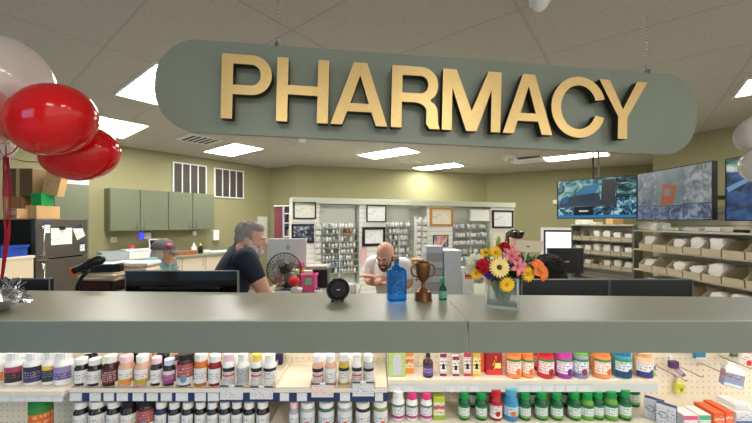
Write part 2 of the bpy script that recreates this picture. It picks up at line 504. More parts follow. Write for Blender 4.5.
# ---------------------------------------------------------------- counter
CTOP = M('counter_laminate_top', (142, 142, 125), .33, noise=(220, .06))
CFRONT = M('counter_laminate_front', (122, 129, 119), .5, noise=(420, .22))
CEDGE = M('counter_laminate_edge', (160, 162, 142), .45)
ZC = 1.20; YF = 1.20; ZA = 1.086
def back_y(x): return 1.635-.043*x
def counter(x0, x1, label):
    t = thing('service_counter', label, 'counter', ((x0+x1)/2, 1.5, 0))
    MB().poly([(x0, YF, ZC), (x1, YF, ZC), (x1, back_y(x1), ZC), (x0, back_y(x0), ZC)], -.028, (0, 0, 1)).build('worktop', CTOP, t)
    MB().span(x0, x1, YF-.014, YF-.0002, ZC-.0035, ZC-.0002).build('edge_strip', CEDGE, t)
    MB().span(x0+.0008, x1-.0008, YF-.013, YF-.0004, ZA, ZC-.0036).build('apron', CFRONT, t)
    MB().span(x0, x1, 1.50, 1.53, 0, ZC-.0285).build('back_panel', SAGE, t)
    MB().span(x0, x1, YF, 1.50, ZC-.045, ZC-.0285).build('underside', WHITE, t)
XS = .325
counter(-3.0, XS, 'left section of the sage laminate service counter, with the blue bottle on it')
counter(XS+.002, 3.0, 'right section of the sage laminate service counter, with the flower vase on it')
# pharmacy side desks
DESK = M('desk_laminate', (146, 148, 126), .45)
DESKW = M('desk_side', (210, 204, 186), .55)
def desk(name, x0, x1, y0, y1, z, label, cat='desk', top=DESK, side=DESKW):
    t = thing(name, label, cat, ((x0+x1)/2, (y0+y1)/2, 0))
    MB().span(x0, x1, y0, y1, z-.035, z, .004).build('desktop', top, t)
    MB().span(x0+.03, x1-.03, y0+.03, y1-.03, .08, z-.035).build('cabinet_body', side, t)
    MB().span(x0+.05, x1-.05, y0+.07, y1-.05, 0, .08).build('plinth', MATTE, t)
    return t
desk('monitor_desk', -2.9, 1.95, 1.70, 1.955, .80, 'long low desk behind the service counter carrying the black monitors')
DB1 = 1.03
desk('side_desk', -2.17, -1.45, 2.45, 2.98, DB1, 'sage desk piled with papers, left of the woman in the cap')
desk('island_desk', -1.0, -.15, 2.80, 3.35, .935, 'sage desk with the desk fan and pink basket on it')
desk('island_desk', .34, 1.08, 2.62, 3.30, .945, 'pale sage counter with the tall grey stack on it, behind the trophy')
desk('island_desk', 1.60, 2.4, 3.0, 3.5, .80, 'desk holding the black monitor in front of the drive-up window')

# ---------------------------------------------------------------- left wall
lw = Vector((WL_B.x-WL_A[0], WL_B.y-WL_A[1])).normalized(); lang = math.atan2(lw.y, lw.x)
ln = Vector((lw.y, -lw.x))               # into the room
def lw_pt(px, off=0):
    A = Vector(WL_A)+ln*off; return on_line(px, A, A+lw)
def lw_box(mb, a, b, o0, o1, z0, z1, bev=0):   # box from plan point a to b along the wall, between offsets
    m = (a+b)/2
    base = m-ln*((m-Vector(WL_A)).dot(ln))
    c = base+ln*(o0+o1)/2
    mb.box((c.x, c.y, (z0+z1)/2), ((b-a).length, abs(o1-o0), z1-z0), lang, bev)
    return mb
CABZ0, CABZ1 = 1.405, 2.10
# upper cabinets: two units of two doors
dp = .32
xs = [lw_pt(p, dp) for p in (110.0, 140.2, 168.3, 192.8, 214.3)]
for i, (k, lab) in enumerate(((0, 'sage green two-door wall cabinet, the nearer one to the fridge'), (2, 'sage green two-door wall cabinet, the one under the wall grilles'))):
    a, c_ = xs[k], xs[k+2]; m = (a+c_)/2-ln*dp
    t = thing('upper_cabinet', lab, 'cabinet', (m.x, m.y, CABZ0), lang)
    lw_box(MB(), a, c_, .002, dp-.02, CABZ0, CABZ1).build('cabinet_body', M('cabinet_edge', (112, 118, 88), .5), t)
    for j in (0, 1):
        p, q = xs[k+j]+lw*.006, xs[k+j+1]-lw*.006
        d = lw_box(MB(), p, q, dp-.02, dp, CABZ0+.004, CABZ1-.004, .003).build('door', SAGE, t)
        hp = (q-lw*.05) if j == 0 else (p+lw*.05)
        hb = MB(); o = hp+ln*.03
        hb.tube([(hp.x, hp.y, CABZ0+.05), (o.x, o.y, CABZ0+.06), (o.x, o.y, CABZ0+.14), (hp.x, hp.y, CABZ0+.15)], .006)
        hb.build('handle', STEEL, d)
# tall cabinet behind the fridge with a white box on top
a, b = lw_pt(54, .45), lw_pt(89, .45); m = (a+b)/2
tz = Zat(184, (a.y+b.y)/2)
t = thing('tall_cabinet', 'tall sage green cabinet behind the fridge', 'cabinet', (m.x-ln.x*.45, m.y-ln.y*.45, 0), lang)
lw_box(MB(), a, b, .004, .43, 0, tz).build('cabinet_body', SAGE, t)
lw_box(MB(), a+lw*.005, b-lw*.005, .43, .45, .1, tz-.01, .003).build('door', SAGE, t)
p = lw_pt(73, .3); Y = p.y
tb = MB().box((p.x, p.y, tz+.055), (.32, .26, .11), lang, .015)
tag(tb.build('storage_box', WHITE, origin=(p.x, p.y, tz)), 'white box lying on top of the tall sage cabinet', 'box')
# worktop run and lower cabinets
a, b = lw_pt(92, .6), lw_pt(247, .6); m = (a+b)/2
WZ = .955
t = thing('side_counter', 'sage worktop running along the left wall above cream cabinets', 'worktop', (m.x, m.y, WZ-.04), lang)
lw_box(MB(), a, b, .004, .62, WZ-.04, WZ, .004).build('worktop', DESK, t)
lw_box(MB(), a, b, .004, .024, WZ, WZ+.09).build('backsplash', DESK, t)
n = 6
for k in range(n):
    p, q = a+(b-a)*k/n, a+(b-a)*(k+1)/n; mm = (p+q)/2-ln*.3
    t = thing('base_cabinet', 'cream base cabinet, %s from the fridge end under the left worktop' % ORD[k], 'cabinet', (mm.x, mm.y, 0), lang, 'cream base cabinets')
    lw_box(MB(), p+lw*.003, q-lw*.003, .01, .57, .1, WZ-.042).build('cabinet_body', CREAM, t)
    lw_box(MB(), p+lw*.003, q-lw*.003, .01, .5, 0, .1).build('plinth', MATTE, t)
    d = lw_box(MB(), p+lw*.008, q-lw*.008, .57, .59, .12, WZ-.06, .003).build('door', CREAM, t)
    hp = q-lw*.06; o = hp+ln*.0
    base = hp-ln*((hp-Vector(WL_A)).dot(ln)-.59); oo = base+ln*.03
    MB().tube([(base.x, base.y, .75), (oo.x, oo.y, .76), (oo.x, oo.y, .84), (base.x, base.y, .85)], .006).build('handle', STEEL, d)
# wall grilles
GR = M('dark_louvre', (92, 84, 76), .6, noise=(40, .3))
for (pa, pb, y0, y1, lab) in ((173.5, 205, 163, 193.5, 'white framed four-panel wall grille, left of the pair'), (214.8, 242.3, 168.5, 196, 'white framed four-panel wall grille, right of the pair')):
    a, b = lw_pt(pa), lw_pt(pb); m = (a+b)/2
    zt_, zb_ = (Zat(y0, a.y)+Zat(y0+4, b.y))/2, (Zat(y1, a.y)+Zat(y1+2, b.y))/2
    t = thing('ventilation_grille', lab, 'grille', (m.x, m.y, zb_), lang)
    lw_box(MB(), a, b, 0, .012, zb_, zt_).build('backing', GR, t)
    sl = MB(); n = 22
    for k in range(n):
        z = zb_+(zt_-zb_)*(k+.5)/n
        lw_box(sl, a, b, .012, .026, z-.004, z+.004)
    sl.build('louvres', GR, t)
    f = MB(); w = .022
    lw_box(f, a-lw*w, b+lw*w, 0, .035, zt_, zt_+w); lw_box(f, a-lw*w, b+lw*w, 0, .035, zb_-w, zb_)
    lw_box(f, a-lw*w, a, 0, .035, zb_, zt_); lw_box(f, b, b+lw*w, 0, .035, zb_, zt_)
    f.build('frame', WHITE, t)
    for k in (1, 2, 3):
        p = a+(b-a)*k/4
        lw_box(MB(), p-lw*.009, p+lw*.009, .0, .032, zb_, zt_).build('mullion', WHITE, t)
# small wall things
def wall_thing(name, lab, cat, px, y0, y1, w, d, mat):
    p = lw_pt(px, .0)
    z1, z0 = Zat(y0, p.y), Zat(y1, p.y)
    o = lw_box(MB(), p-lw*w/2, p+lw*w/2, .004, d, z0, z1, .006).build(name, mat, origin=(p.x, p.y, z0))
    return tag(o, lab, cat)
wall_thing('night_light', 'small white plug-in dispenser glowing blue beneath the cabinets', 'night light', 146.5, 232.5, 239, .11, .06, WHITE)
p = lw_pt(142.3); q = MB(); z = Zat(235.5, p.y)
lw_box(q, p-lw*.045, p+lw*.045, 0, .03, z-.06, z+.05, .01)
tag(q.build('indicator_lamp', M('blue_glow', (50, 60, 255), .4, emit=2.2), origin=(p.x, p.y, z-.06)), 'glowing blue light beside the white plug-in dispenser', 'lamp')
wall_thing('power_outlet', 'cream power outlet on the olive wall right of the fridge', 'outlet', 113.5, 237, 242.5, .09, .012, CREAM)
wall_thing('towel_dispenser', 'white paper towel dispenser on the wall right of the cabinets', 'dispenser', 214, 230, 240, .12, .1, WHITE)
wall_thing('soap_dispenser', 'white soap dispenser hanging under the cabinet end', 'dispenser', 193, 231, 235.5, .07, .08, WHITE)
wall_thing('notice_board', 'tall white notice board on the wall behind the bearded man', 'panel', 262, 216.5, 246, .26, .03, M('notice_panel', (222, 222, 214), .5))

# things on the left worktop
def stand(px, off, z=WZ):
    p = lw_pt(px, off); return p
def small_box(name, lab, cat, px, off, w, d, h, mat, z=WZ, bev=.006, rz=None):
    p = lw_pt(px, off)
    o = MB().box((p.x, p.y, z+h/2), (w, d, h), lang if rz is None else rz, bev).build(name, mat, origin=(p.x, p.y, z))
    return tag(o, lab, cat)
TUBM = M('clear_tub_plastic', (214, 224, 230), .2, trans=.5)
def tub(px, off, w, d, h, lab, mat, lid, z=WZ):
    p = lw_pt(px, off); t = thing('storage_tub', lab, 'tub', (p.x, p.y, z), lang)
    m = MB(); th = .006
    m.span(-w/2, w/2, -d/2, d/2, 0, th)
    for s in (-1, 1):
        m.span(s*w/2-th/2, s*w/2+th/2, -d/2, d/2, th, h); m.span(-w/2+th, w/2-th, s*d/2-th/2, s*d/2+th/2, th, h)
    m.build('tub_body', mat, t, local=True)
    if lid: MB().box((0, 0, h+.012), (w+.02, d+.02, .024), bev=.008).build('lid', lid, t, local=True)
tub(113, .42, .34, .3, .13, 'translucent tub at the near end of the left worktop', TUBM, None)
tub(140.0, .40, .44, .3, .12, 'white lidded tub on the left worktop beside the red-capped jar', WHITE, WHITE)
p = lw_pt(131.5, .38)
t = thing('jar', 'clear jar with a red cap on the left worktop', 'jar', (p.x, p.y, WZ))
MB().lathe([(0, 0), (.05, 0), (.052, .02), (.052, .15), (.035, .17), (.035, .18)]).build('jar_body', M('clear_plastic', (225, 232, 236), .1, trans=.7), t, local=True)
MB().lathe([(.04, .175), (.042, .18), (.042, .21), (0, .212)]).build('cap', M('red_plastic', (205, 40, 32), .35), t, local=True)
p = lw_pt(158.5, .25)
t = thing('tablet_screen', 'small dark screen with a pale frame leaning on the left worktop', 'screen', (p.x, p.y, WZ), lang)
tm = Matrix.Rotation(R(-12), 4, 'X')
MB().box((0, 0, .2), (.30, .02, .2), mat=tm, bev=.006).build('frame', M('silver_plastic', (205, 205, 205), .35), t, local=True)
MB().box((0, -.012, .2), (.26, .004, .155), mat=tm).build('screen', GLOSS, t, local=True)
MB().box((0, .03, .045), (.12, .12, .09)).build('stand', MATTE, t, local=True)
for (px, off, h, r, mt, cm, lab) in ((194.0, .4, .17, .045, WHITE, WHITE, 'white pump soap bottle on the left worktop'), (200.5, .42, .16, .042, BLACK, M('yellow_plastic', (225, 190, 60), .4), 'black bottle with a yellow top beside the white pump bottle')):
    p = lw_pt(px, off); t = thing('pump_bottle', lab, 'bottle', (p.x, p.y, WZ))
    MB().lathe([(0, 0), (r, 0), (r, h*.75), (r*.4, h*.9), (r*.4, h*.95)]).build('bottle_body', mt, t, local=True)
    MB().lathe([(r*.45, h*.93), (r*.45, h*1.05), (r*.15, h*1.07), (r*.15, h*1.25), (0, h*1.25)]).build('pump', cm, t, local=True)
small_box('folded_cloth', 'folded orange-brown paper bundle on the worktop behind the cap', 'cloth', 185, .42, .34, .2, .07, M('rust_paper', (168, 96, 58), .8, noise=(18, .4)))
small_box('paper_stack', 'white paper lying on the far end of the left worktop', 'paper', 222, .4, .5, .3, .025, PAPER)
small_box('tissue_box', 'low white tissue box near the dark pump bottle', 'box', 205.5, .3, .14, .12, .05, WHITE)

# bookcase with the maroon side
bA = W_C; 
t0 = at(275.5, 206.5, 6.55); x0 = t0.x; 
t = thing('bookcase', 'bookcase with a maroon side panel and white shelf edges', 'bookcase', (Xat(284, 6.5), 6.5, 0))
MAR = M('maroon_laminate', (122, 62, 66), .5)
zt2 = Zat(206.5, 6.5)
xL, xM, xR = Xat(274.5, 6.5), Xat(283.2, 6.5), Xat(292.5, 6.5)
MB().span(xL, xM, 6.48, 6.52, 0, zt2).build('side_panel', MAR, t)
MB().span(xL, xR, 6.80, 6.82, 0, zt2).build('back_panel', MATTE, t)
MB().span(xM, xM+.03, 6.46, 6.80, 0, zt2).build('upright', M('pale_lilac_edge', (196, 196, 214), .5), t)
MB().span(xR-.02, xR, 6.46, 6.80, 0, zt2).build('upright', WHITE, t)
MB().span(xL, xR, 6.46, 6.82, zt2, zt2+.02).build('top', WHITE, t)
bz = [Zat(y, 6.5) for y in (213, 222.5, 236, 248)]
for z in bz: MB().span(xM+.03, xR-.02, 6.46, 6.80, z-.02, z).build('shelf', WHITE, t)
cols = [(52, 44, 40), (90, 80, 66), (40, 44, 52), (120, 104, 80), (180, 170, 150)]
for i, z in enumerate(bz[:3]):
    x = xM+.032; k = 0
    while x < xR-.06:
        w = .03; h = .12+.02*((k*7+i) % 3)
        o = MB().span(x, x+w-.002, 6.50, 6.66, z, z+h).build('binder', M('binder_cover_%d' % ((k+i) % 5), cols[(k+i) % 5], .6), origin=(x+w/2, 6.58, z))
        tag(o, '%s binder from the left on the %s shelf of the maroon bookcase' % (ORD[k], ['top', 'middle', 'lower'][i]), 'binder', 'binders in the maroon bookcase'); x += w; k += 1

# ---------------------------------------------------------------- fridge corner
FX0, FX1, FY0, FY1 = -4.66, -3.96, 3.90, 4.60
fz = 1.59
t = thing('refrigerator', 'stainless steel refrigerator with papers on its doors, black side', 'refrigerator', ((FX0+FX1)/2, (FY0+FY1)/2, 0))
MB().span(FX0, FX1-.06, FY0, FY1, .03, fz-.01, .006).build('cabinet_body', M('fridge_black_side', (26, 24, 24), .4), t)
zs = Zat(260.5, 3.9)
for (z0, z1, nm) in ((zs+.008, fz, 'freezer_door'), (.08, zs-.008, 'fridge_door')):
    d = MB().span(FX1-.058, FX1, FY0, FY1, z0, z1, .008).build(nm, STEEL, t)
    hb = MB(); y = FY0+.05
    a, b = (z0+.03, z0+.40) if nm == 'freezer_door' else (z1-.55, z1-.02)
    hb.tube([(FX1, y, a), (FX1+.045, y, a+.02), (FX1+.045, y, b-.02), (FX1, y, b)], .012)
    hb.build('handle', CHROME, d)
MB().span(FX1-.05, FX1+.03, FY0-.0, FY0+.12, zs-.006, zs+.006).build('hinge', CHROME, t)
def fridge_note(pa, pb, ya, yb, lab, mat, tilt=0, clip=None):
    X = FX1+.004
    y1, y2 = X*F/(pa-376), X*F/(pb-376)
    z1, z0 = Zat(ya, (y1+y2)/2), Zat(yb, (y1+y2)/2)
    c = (X, (y1+y2)/2, (z0+z1)/2)
    tt = thing('fridge_note', lab, 'note', c)
    MB().box(c, (.002, y2-y1, z1-z0), mat=Matrix.Rotation(R(tilt), 4, 'X')).build('sheet', mat, tt)
    if clip: MB().box((X+.008, c[1], z1), (.016, .07, .045), bev=.005).build('clip', clip, tt)
NAVY = M('navy_print', (36, 52, 110), .5)
BLUEP = label_mat('blue_headed_notepad', (235, 235, 232), top=(40, 62, 140), zt=.78, ink=(120, 124, 140))
fridge_note(44.2, 50.2, 222.5, 233, 'narrow white pad with a blue heading on the freezer door', BLUEP)
fridge_note(51, 72, 228, 244.5, 'large white sheet under a black clip on the freezer door', label_mat('typed_sheet', (238, 238, 235), ink=(190, 190, 192), zt=.9, zb=.1, dens=.6), 0, BLACK)
fridge_note(74.5, 83.5, 226, 238.5, 'tilted white card with a navy corner on the freezer door', label_mat('navy_corner_card', (236, 236, 234), top=(34, 44, 100), zt=.75, ink=(170, 172, 180)), 24)
fridge_note(80, 84.6, 242.5, 251, 'small white note low on the freezer door', BLUEP)
# cartons on the fridge
def carton(lab, c, d, rz, mat, tape=True, flaps=False, pr=None):
    t = thing('carton', lab, 'box', (c[0], c[1], c[2]-d[2]/2), rz)
    MB().box((0, 0, d[2]/2), d, bev=.004).build('carton_body', mat, t, local=True)
    if tape: MB().box((0, 0, d[2]/2), (d[0]*.12, d[1]+.003, d[2]+.003)).build('tape', M('packing_tape', (190, 160, 112), .4), t, local=True)
    if flaps:
        for s in (-1, 1): MB().box((s*(d[0]/2+.05), 0, d[2]+.04), (.12, d[1], .004), mat=Matrix.Rotation(R(-s*45), 4, 'Y')).build('flap', CARDL, t, local=True)
    if pr: MB().box((0, -d[1]/2-.001, d[2]/2), (d[0]*.72, .002, d[2]*.8)).build('print', pr, t, local=True)
    return t
def zf(py, Y): return Zat(py, Y)
Y0 = 3.98
def fr_box(lab, pa, pb, ya, yb, Y, dep, mat, rz=0, **kw):
    z1, z0 = zf(ya, Y), zf(yb, Y)
    if z0 < fz+.03 and z0 > fz-.12: z0 = fz+.002
    xa, xb = Xat(pa, Y), Xat(pb, Y+dep)
    if xb-xa < .1: xa = xb-.14
    return carton(lab, ((xa+xb)/2, Y+dep/2, (z0+z1)/2), (xb-xa, dep, z1-z0), rz, mat, **kw)
big = fr_box('brown carton with orange print standing at the left of the fridge top', 6, 31, 208.5, 219, 3.93, .16, CARDL, tape=False, pr=label_mat('orange_carton_print', (176, 176, 178), top=(190, 120, 70), bottom=(200, 90, 40), zt=.8, zb=.3, ink=(200, 90, 40)))
fr_box('large dark brown carton on the fridge behind the printed one', 8, 43, 196.5, 219, 4.12, .26, CARD, tape=False, flaps=False)
fr_box('small tan carton at the right end of the fridge top', 43.5, 60, 205.5, 219, 4.05, .3, CARDL)
zt3 = zf(196.5, 4.12)
c = carton('dark olive-brown carton on top of the carton stack', (Xat(19, 4.12)-.02, 4.25, zt3+.1745), (.36, .25, .345), 0, CARDD)
gz = zf(205.5, 4.05)
c = carton('green box standing on the small tan carton', (Xat(51, 4.3)-.01, 4.2, gz+.078), (.13, .16, .152), 0, M('green_carton', (28, 160, 82), .5), tape=False)
# leaning tan carton
t = thing('carton', 'tan carton with a printed face tilted against the dark carton', 'box', (Xat(40, 4.1)+.02, 4.26, zt3+.002))
tm = Matrix.Rotation(R(14), 4, 'Y')
MB().box((.02, 0, .175), (.20, .10, .30), mat=tm, bev=.003).build('carton_body', CARDL, t, local=True)
MB().box((.02, -.051, .16), (.15, .002, .2), mat=tm).build('print', label_mat('carton_icon', (205, 165, 115), bottom=(200, 160, 110), ink=(140, 104, 66), zt=.8, zb=.05, dens=.6), t, local=True)
# cream cabinet, blue bin in front of the fridge side
Yb = 3.5
t = thing('base_cabinet', 'cream cabinet in front of the black fridge side at the left edge', 'cabinet', (Xat(-18, Yb), Yb+.17, 0))
xa, xb = Xat(-40, Yb), Xat(33.5, Yb+.34); zc = Zat(256.5, Yb+.2)
MB().span(xa, xb, Yb, Yb+.34, .08, zc-.03).build('cabinet_body', CREAM, t)
MB().span(xa-.01, xb+.01, Yb-.01, Yb+.35, zc-.03, zc, .004).build('top', M('cream_top', (226, 216, 196), .45), t)
MB().span(xa+.02, xb-.02, Yb+.05, Yb+.32, 0, .08).build('plinth', MATTE, t)
BLUE = M('blue_bin_plastic', (28, 72, 170), .4)
t = thing('storage_bin', 'bright blue plastic bin on the cream cabinet at the left', 'bin', (Xat(-16, Yb), Yb+.16, zc))
m = MB(); x0, x1 = Xat(-40, Yb), Xat(27.5, Yb+.30); h = .12
cx = Xat(8, Yb)
m.span(x0, x1, Yb+.03, Yb+.30, zc, zc+.01)
m.span(x0, x1, Yb+.03, Yb+.038, zc+.01, zc+h); m.span(x0, x1, Yb+.292, Yb+.30, zc+.01, zc+h)
m.span(x0, x0+.008, Yb+.038, Yb+.292, zc+.01, zc+h); m.span(x1-.008, x1, Yb+.038, Yb+.292, zc+.01, zc+h)
m.build('bin_body', BLUE, t)
m = MB(); m.span(x0-.012, x1+.012, Yb+.018, Yb+.03, zc+h-.025, zc+h+.005); m.span(x1, x1+.012, Yb+.03, Yb+.30, zc+h-.025, zc+h+.005); m.span(x0-.012, x0, Yb+.03, Yb+.30, zc+h-.025, zc+h+.005); m.span(x0-.012, x1+.012, Yb+.30, Yb+.312, zc+h-.025, zc+h+.005)
m.build('rim', BLUE, t)
# ---------------------------------------------------------------- gondola shelving under the counter
def peg_material():
    m, nt, b = nodes_of('cream_pegboard'); b.inputs['Roughness'].default_value = .5
    tc = nt.nodes.new('ShaderNodeTexCoord')
    sp = nt.nodes.new('ShaderNodeSeparateXYZ'); nt.links.new(tc.outputs['Object'], sp.inputs[0])
    P = .0254
    fx = math_node(nt, 'SUBTRACT', math_node(nt, 'FRACT', math_node(nt, 'DIVIDE', math_node(nt, 'ADD', sp.outputs['X'], 10), P)), .5)
    fz = math_node(nt, 'SUBTRACT', math_node(nt, 'FRACT', math_node(nt, 'DIVIDE', sp.outputs['Z'], P)), .5)
    d = math_node(nt, 'ADD', math_node(nt, 'MULTIPLY', fx, fx), math_node(nt, 'MULTIPLY', fz, fz))
    k = math_node(nt, 'LESS_THAN', d, .011)
    mx = nt.nodes.new('ShaderNodeMix'); mx.data_type = 'RGBA'; nt.links.new(k, mx.inputs['Factor'])
    mx.inputs['A'].default_value = lin((236, 225, 204)); mx.inputs['B'].default_value = lin((158, 140, 112))
    nt.links.new(mx.outputs['Result'], b.inputs['Base Color'])
    return m
PEG = peg_material()
YP = 1.468
Z1, Z2 = .935, .790
TAGM = label_mat('shelf_price_tag', (234, 236, 238), top=(222, 226, 232), zt=.7, zb=.05, ink=(184, 188, 200), dens=.6)
NAVYT = M('navy_channel_insert', (34, 58, 104), .4)
def gondola(x0, x1, label, shelves, YP=YP):
    t = thing('gondola_shelving', label, 'shelf unit', ((x0+x1)/2, YP, 0))
    MB().span(x0+.001, x1-.001, YP, YP+.012, .12, 1.154).build('pegboard', PEG, t)
    MB().span(x0+.001, x1-.001, 1.12, YP, 0, .12).build('base_deck', SHELFM, t)
    out = []
    for (sx0, sx1, y0, z, sh, nav, tags) in shelves:
        s = MB().span(sx0, sx1, y0, YP, z-.016, z, .002).build('shelf', SHELFM, t)
        MB().span(sx0, sx1, y0-.006, y0, z-sh, z+.004).build('price_channel', NAVYT if nav else STRIPM, s)
        MB().poly([(sx0, y0-.0085, z-.010), (sx1, y0-.0085, z-.010), (sx1, y0-.0085, z+.005), (sx0, y0-.0085, z+.005)], .002).build('channel_lip', SHELFM, s)
        for (pa, pb) in tags:
            xa, xb = Xat(pa, y0-.0065), Xat(pb, y0-.0065)
            MB().span(xa, xb, y0-.0085, y0-.0065, z-sh+.003, z-.012).build('price_tag', TAGM, s)
        out.append(s)
    return t, out
yl, yc = 1.232, 1.300
xb1 = Xat(65.5, 1.22); xb2 = Xat(388, yl); xb3 = Xat(657, yc)
gondola(-2.6, xb1-.0, 'left end gondola bay with white bottles on its plain upper shelf',
        [(-2.6, xb1-.004, 1.215, Z1, .034, False, [(0, 8), (13, 24), (27, 38), (41, 52), (55, 63)]), (-2.6, xb1-.004, 1.25, .66, .034, False, [])])
gT, shT = gondola(xb1, xb2, 'long gondola bay with divided trays of dark vitamin bottles and navy price rail',
        [(xb1+.004, xb2-.002, 1.236, Z1, .044, True, [(70, 82), (90, 101), (104, 114), (117, 128), (133, 144), (147, 158), (161, 172), (176, 188), (195, 206), (208, 219), (280, 289), (297, 307), (340, 350), (375, 383)]),
         (xb1+.004, xb2-.002, 1.20, .770, .04, True, [])])
gC, shC = gondola(xb2, xb3, 'middle gondola bay with boxed remedies above and green-capped bottles below',
        [(xb2+.002, xb3, yc, Z1, .042, False, [(390, 401), (403, 413), (446, 455), (457, 466), (469, 479), (519, 530), (531, 541), (543, 553), (555, 564), (566, 576), (578, 589)]),
         (xb2+.002, xb3, 1.262, Z2, .04, False, [])], 1.425)
gR, shR = gondola(xb3, 2.6, 'right gondola bay of open pegboard with hooks and boxes on the lower shelf',
        [(xb3, 2.6, 1.16, Z2, .04, False, [])])
# divided tray on the long bay
def dividers(xa, xb, y0, y1, z, h, px, shelf, Yr):
    for p in px:
        x = Xat(p, Yr)
        MB().span(x-.0015, x+.0015, y0, y1, z+.0005, z+h).build('divider', SHELFM, shelf)
dividers(0, 0, 1.242, YP-.002, Z1, .022, [88.4, 103, 119, 135, 150.5, 163.3, 177.2, 194, 209.3, 222, 237, 251, 263.6, 277, 311, 324.3, 337.5, 350.8, 363, 375], shT[0], 1.26)
dividers(0, 0, 1.242, YP-.002, .770, .02, [91, 106, 122, 138, 155.5, 169, 182, 195, 207, 219, 231, 243, 256, 270, 299.5, 317, 335.5, 353.5, 372], shT[1], 1.26)
# lamps under the counter
TUBE = M('fluorescent_tube', (255, 249, 240), .5, emit=9.0)
for k, (xa, xb, lab) in enumerate(((-2.5, -1.0, 'fluorescent shelf lamp tucked under the left part of the counter'), (-.95, .31, 'fluorescent shelf lamp tucked under the middle of the counter'), (.37, 1.5, 'fluorescent shelf lamp tucked under the right part of the counter'), (1.55, 2.6, 'fluorescent shelf lamp tucked under the far right of the counter'))):
    t = thing('shelf_lamp', lab, 'lamp', ((xa+xb)/2, 1.28, 1.155))
    MB().span(xa, xb, 1.25, 1.31, 1.125, 1.1545).build('housing', WHITE, t)
    MB().cyl((xa+.02, 1.28, 1.112), (xb-.02, 1.28, 1.112), .0125, seg=10).build('tube', TUBE, t)

# ---------------------------------------------------------------- bottles
LID_W = M('white_ribbed_lid', (240, 240, 238), .4)
LIDS = {'w': LID_W, 'k': M('black_lid', (30, 28, 28), .4), 'g': M('green_lid', (20, 150, 70), .35), 'p': M('hot_pink_lid', (232, 60, 130), .35),
        'o': M('orange_lid', (244, 134, 62), .35), 'r': M('crimson_lid', (198, 28, 42), .35), 'b': M('blue_lid', (24, 128, 176), .35), 'm': M('magenta_lid', (206, 62, 170), .35),
        'lg': M('lime_lid', (120, 200, 80), .35), 'lb': M('pale_blue_lid', (86, 170, 206), .35), 'pe': M('peach_lid', (240, 176, 130), .35), 'ye': M('yellow_lid', (240, 214, 96), .35), 'wp': M('white_lid_pink_top', (244, 206, 216), .4), 'wb': M('white_lid_blue_top', (200, 222, 242), .4)}
BOD = {'w': M('white_bottle', (238, 238, 238), .35), 'd': M('dark_amber_bottle', (34, 22, 26), .18, coat=.4), 'br': M('brown_bottle', (64, 24, 22), .18, coat=.4),
       'cl': M('peach_clear_bottle', (226, 178, 150), .25), 'or': M('orange_filled_bottle', (206, 116, 34), .25), 'cr': M('crimson_filled_bottle', (140, 24, 44), .25), 'ye': M('yellow_filled_bottle', (196, 168, 66), .25),
       'gy': M('grey_filled_bottle', (176, 176, 180), .25), 'g': M('green_bottle', (14, 88, 44), .15, coat=.5), 'gf': M('green_filled_bottle', (70, 120, 76), .2), 'lg': M('light_green_bottle', (104, 158, 66), .25), 'r': M('red_bottle', (168, 22, 34), .2, coat=.4), 'bl': M('blue_bottle_body', (58, 142, 190), .3),
       'nv': M('navy_filled_bottle', (44, 50, 86), .25), 'o': M('orange_jar', (246, 142, 74), .3), 'rd': M('red_jar', (214, 44, 50), .3), 'mg': M('magenta_jar', (196, 60, 160), .3), 'lv': M('lavender_jar', (150, 150, 178), .3), 'tl': M('teal_jar', (60, 150, 170), .3), 'pe': M('peach_jar', (240, 186, 146), .3), 'ol': M('olive_filled_bottle', (136, 148, 78), .25)}
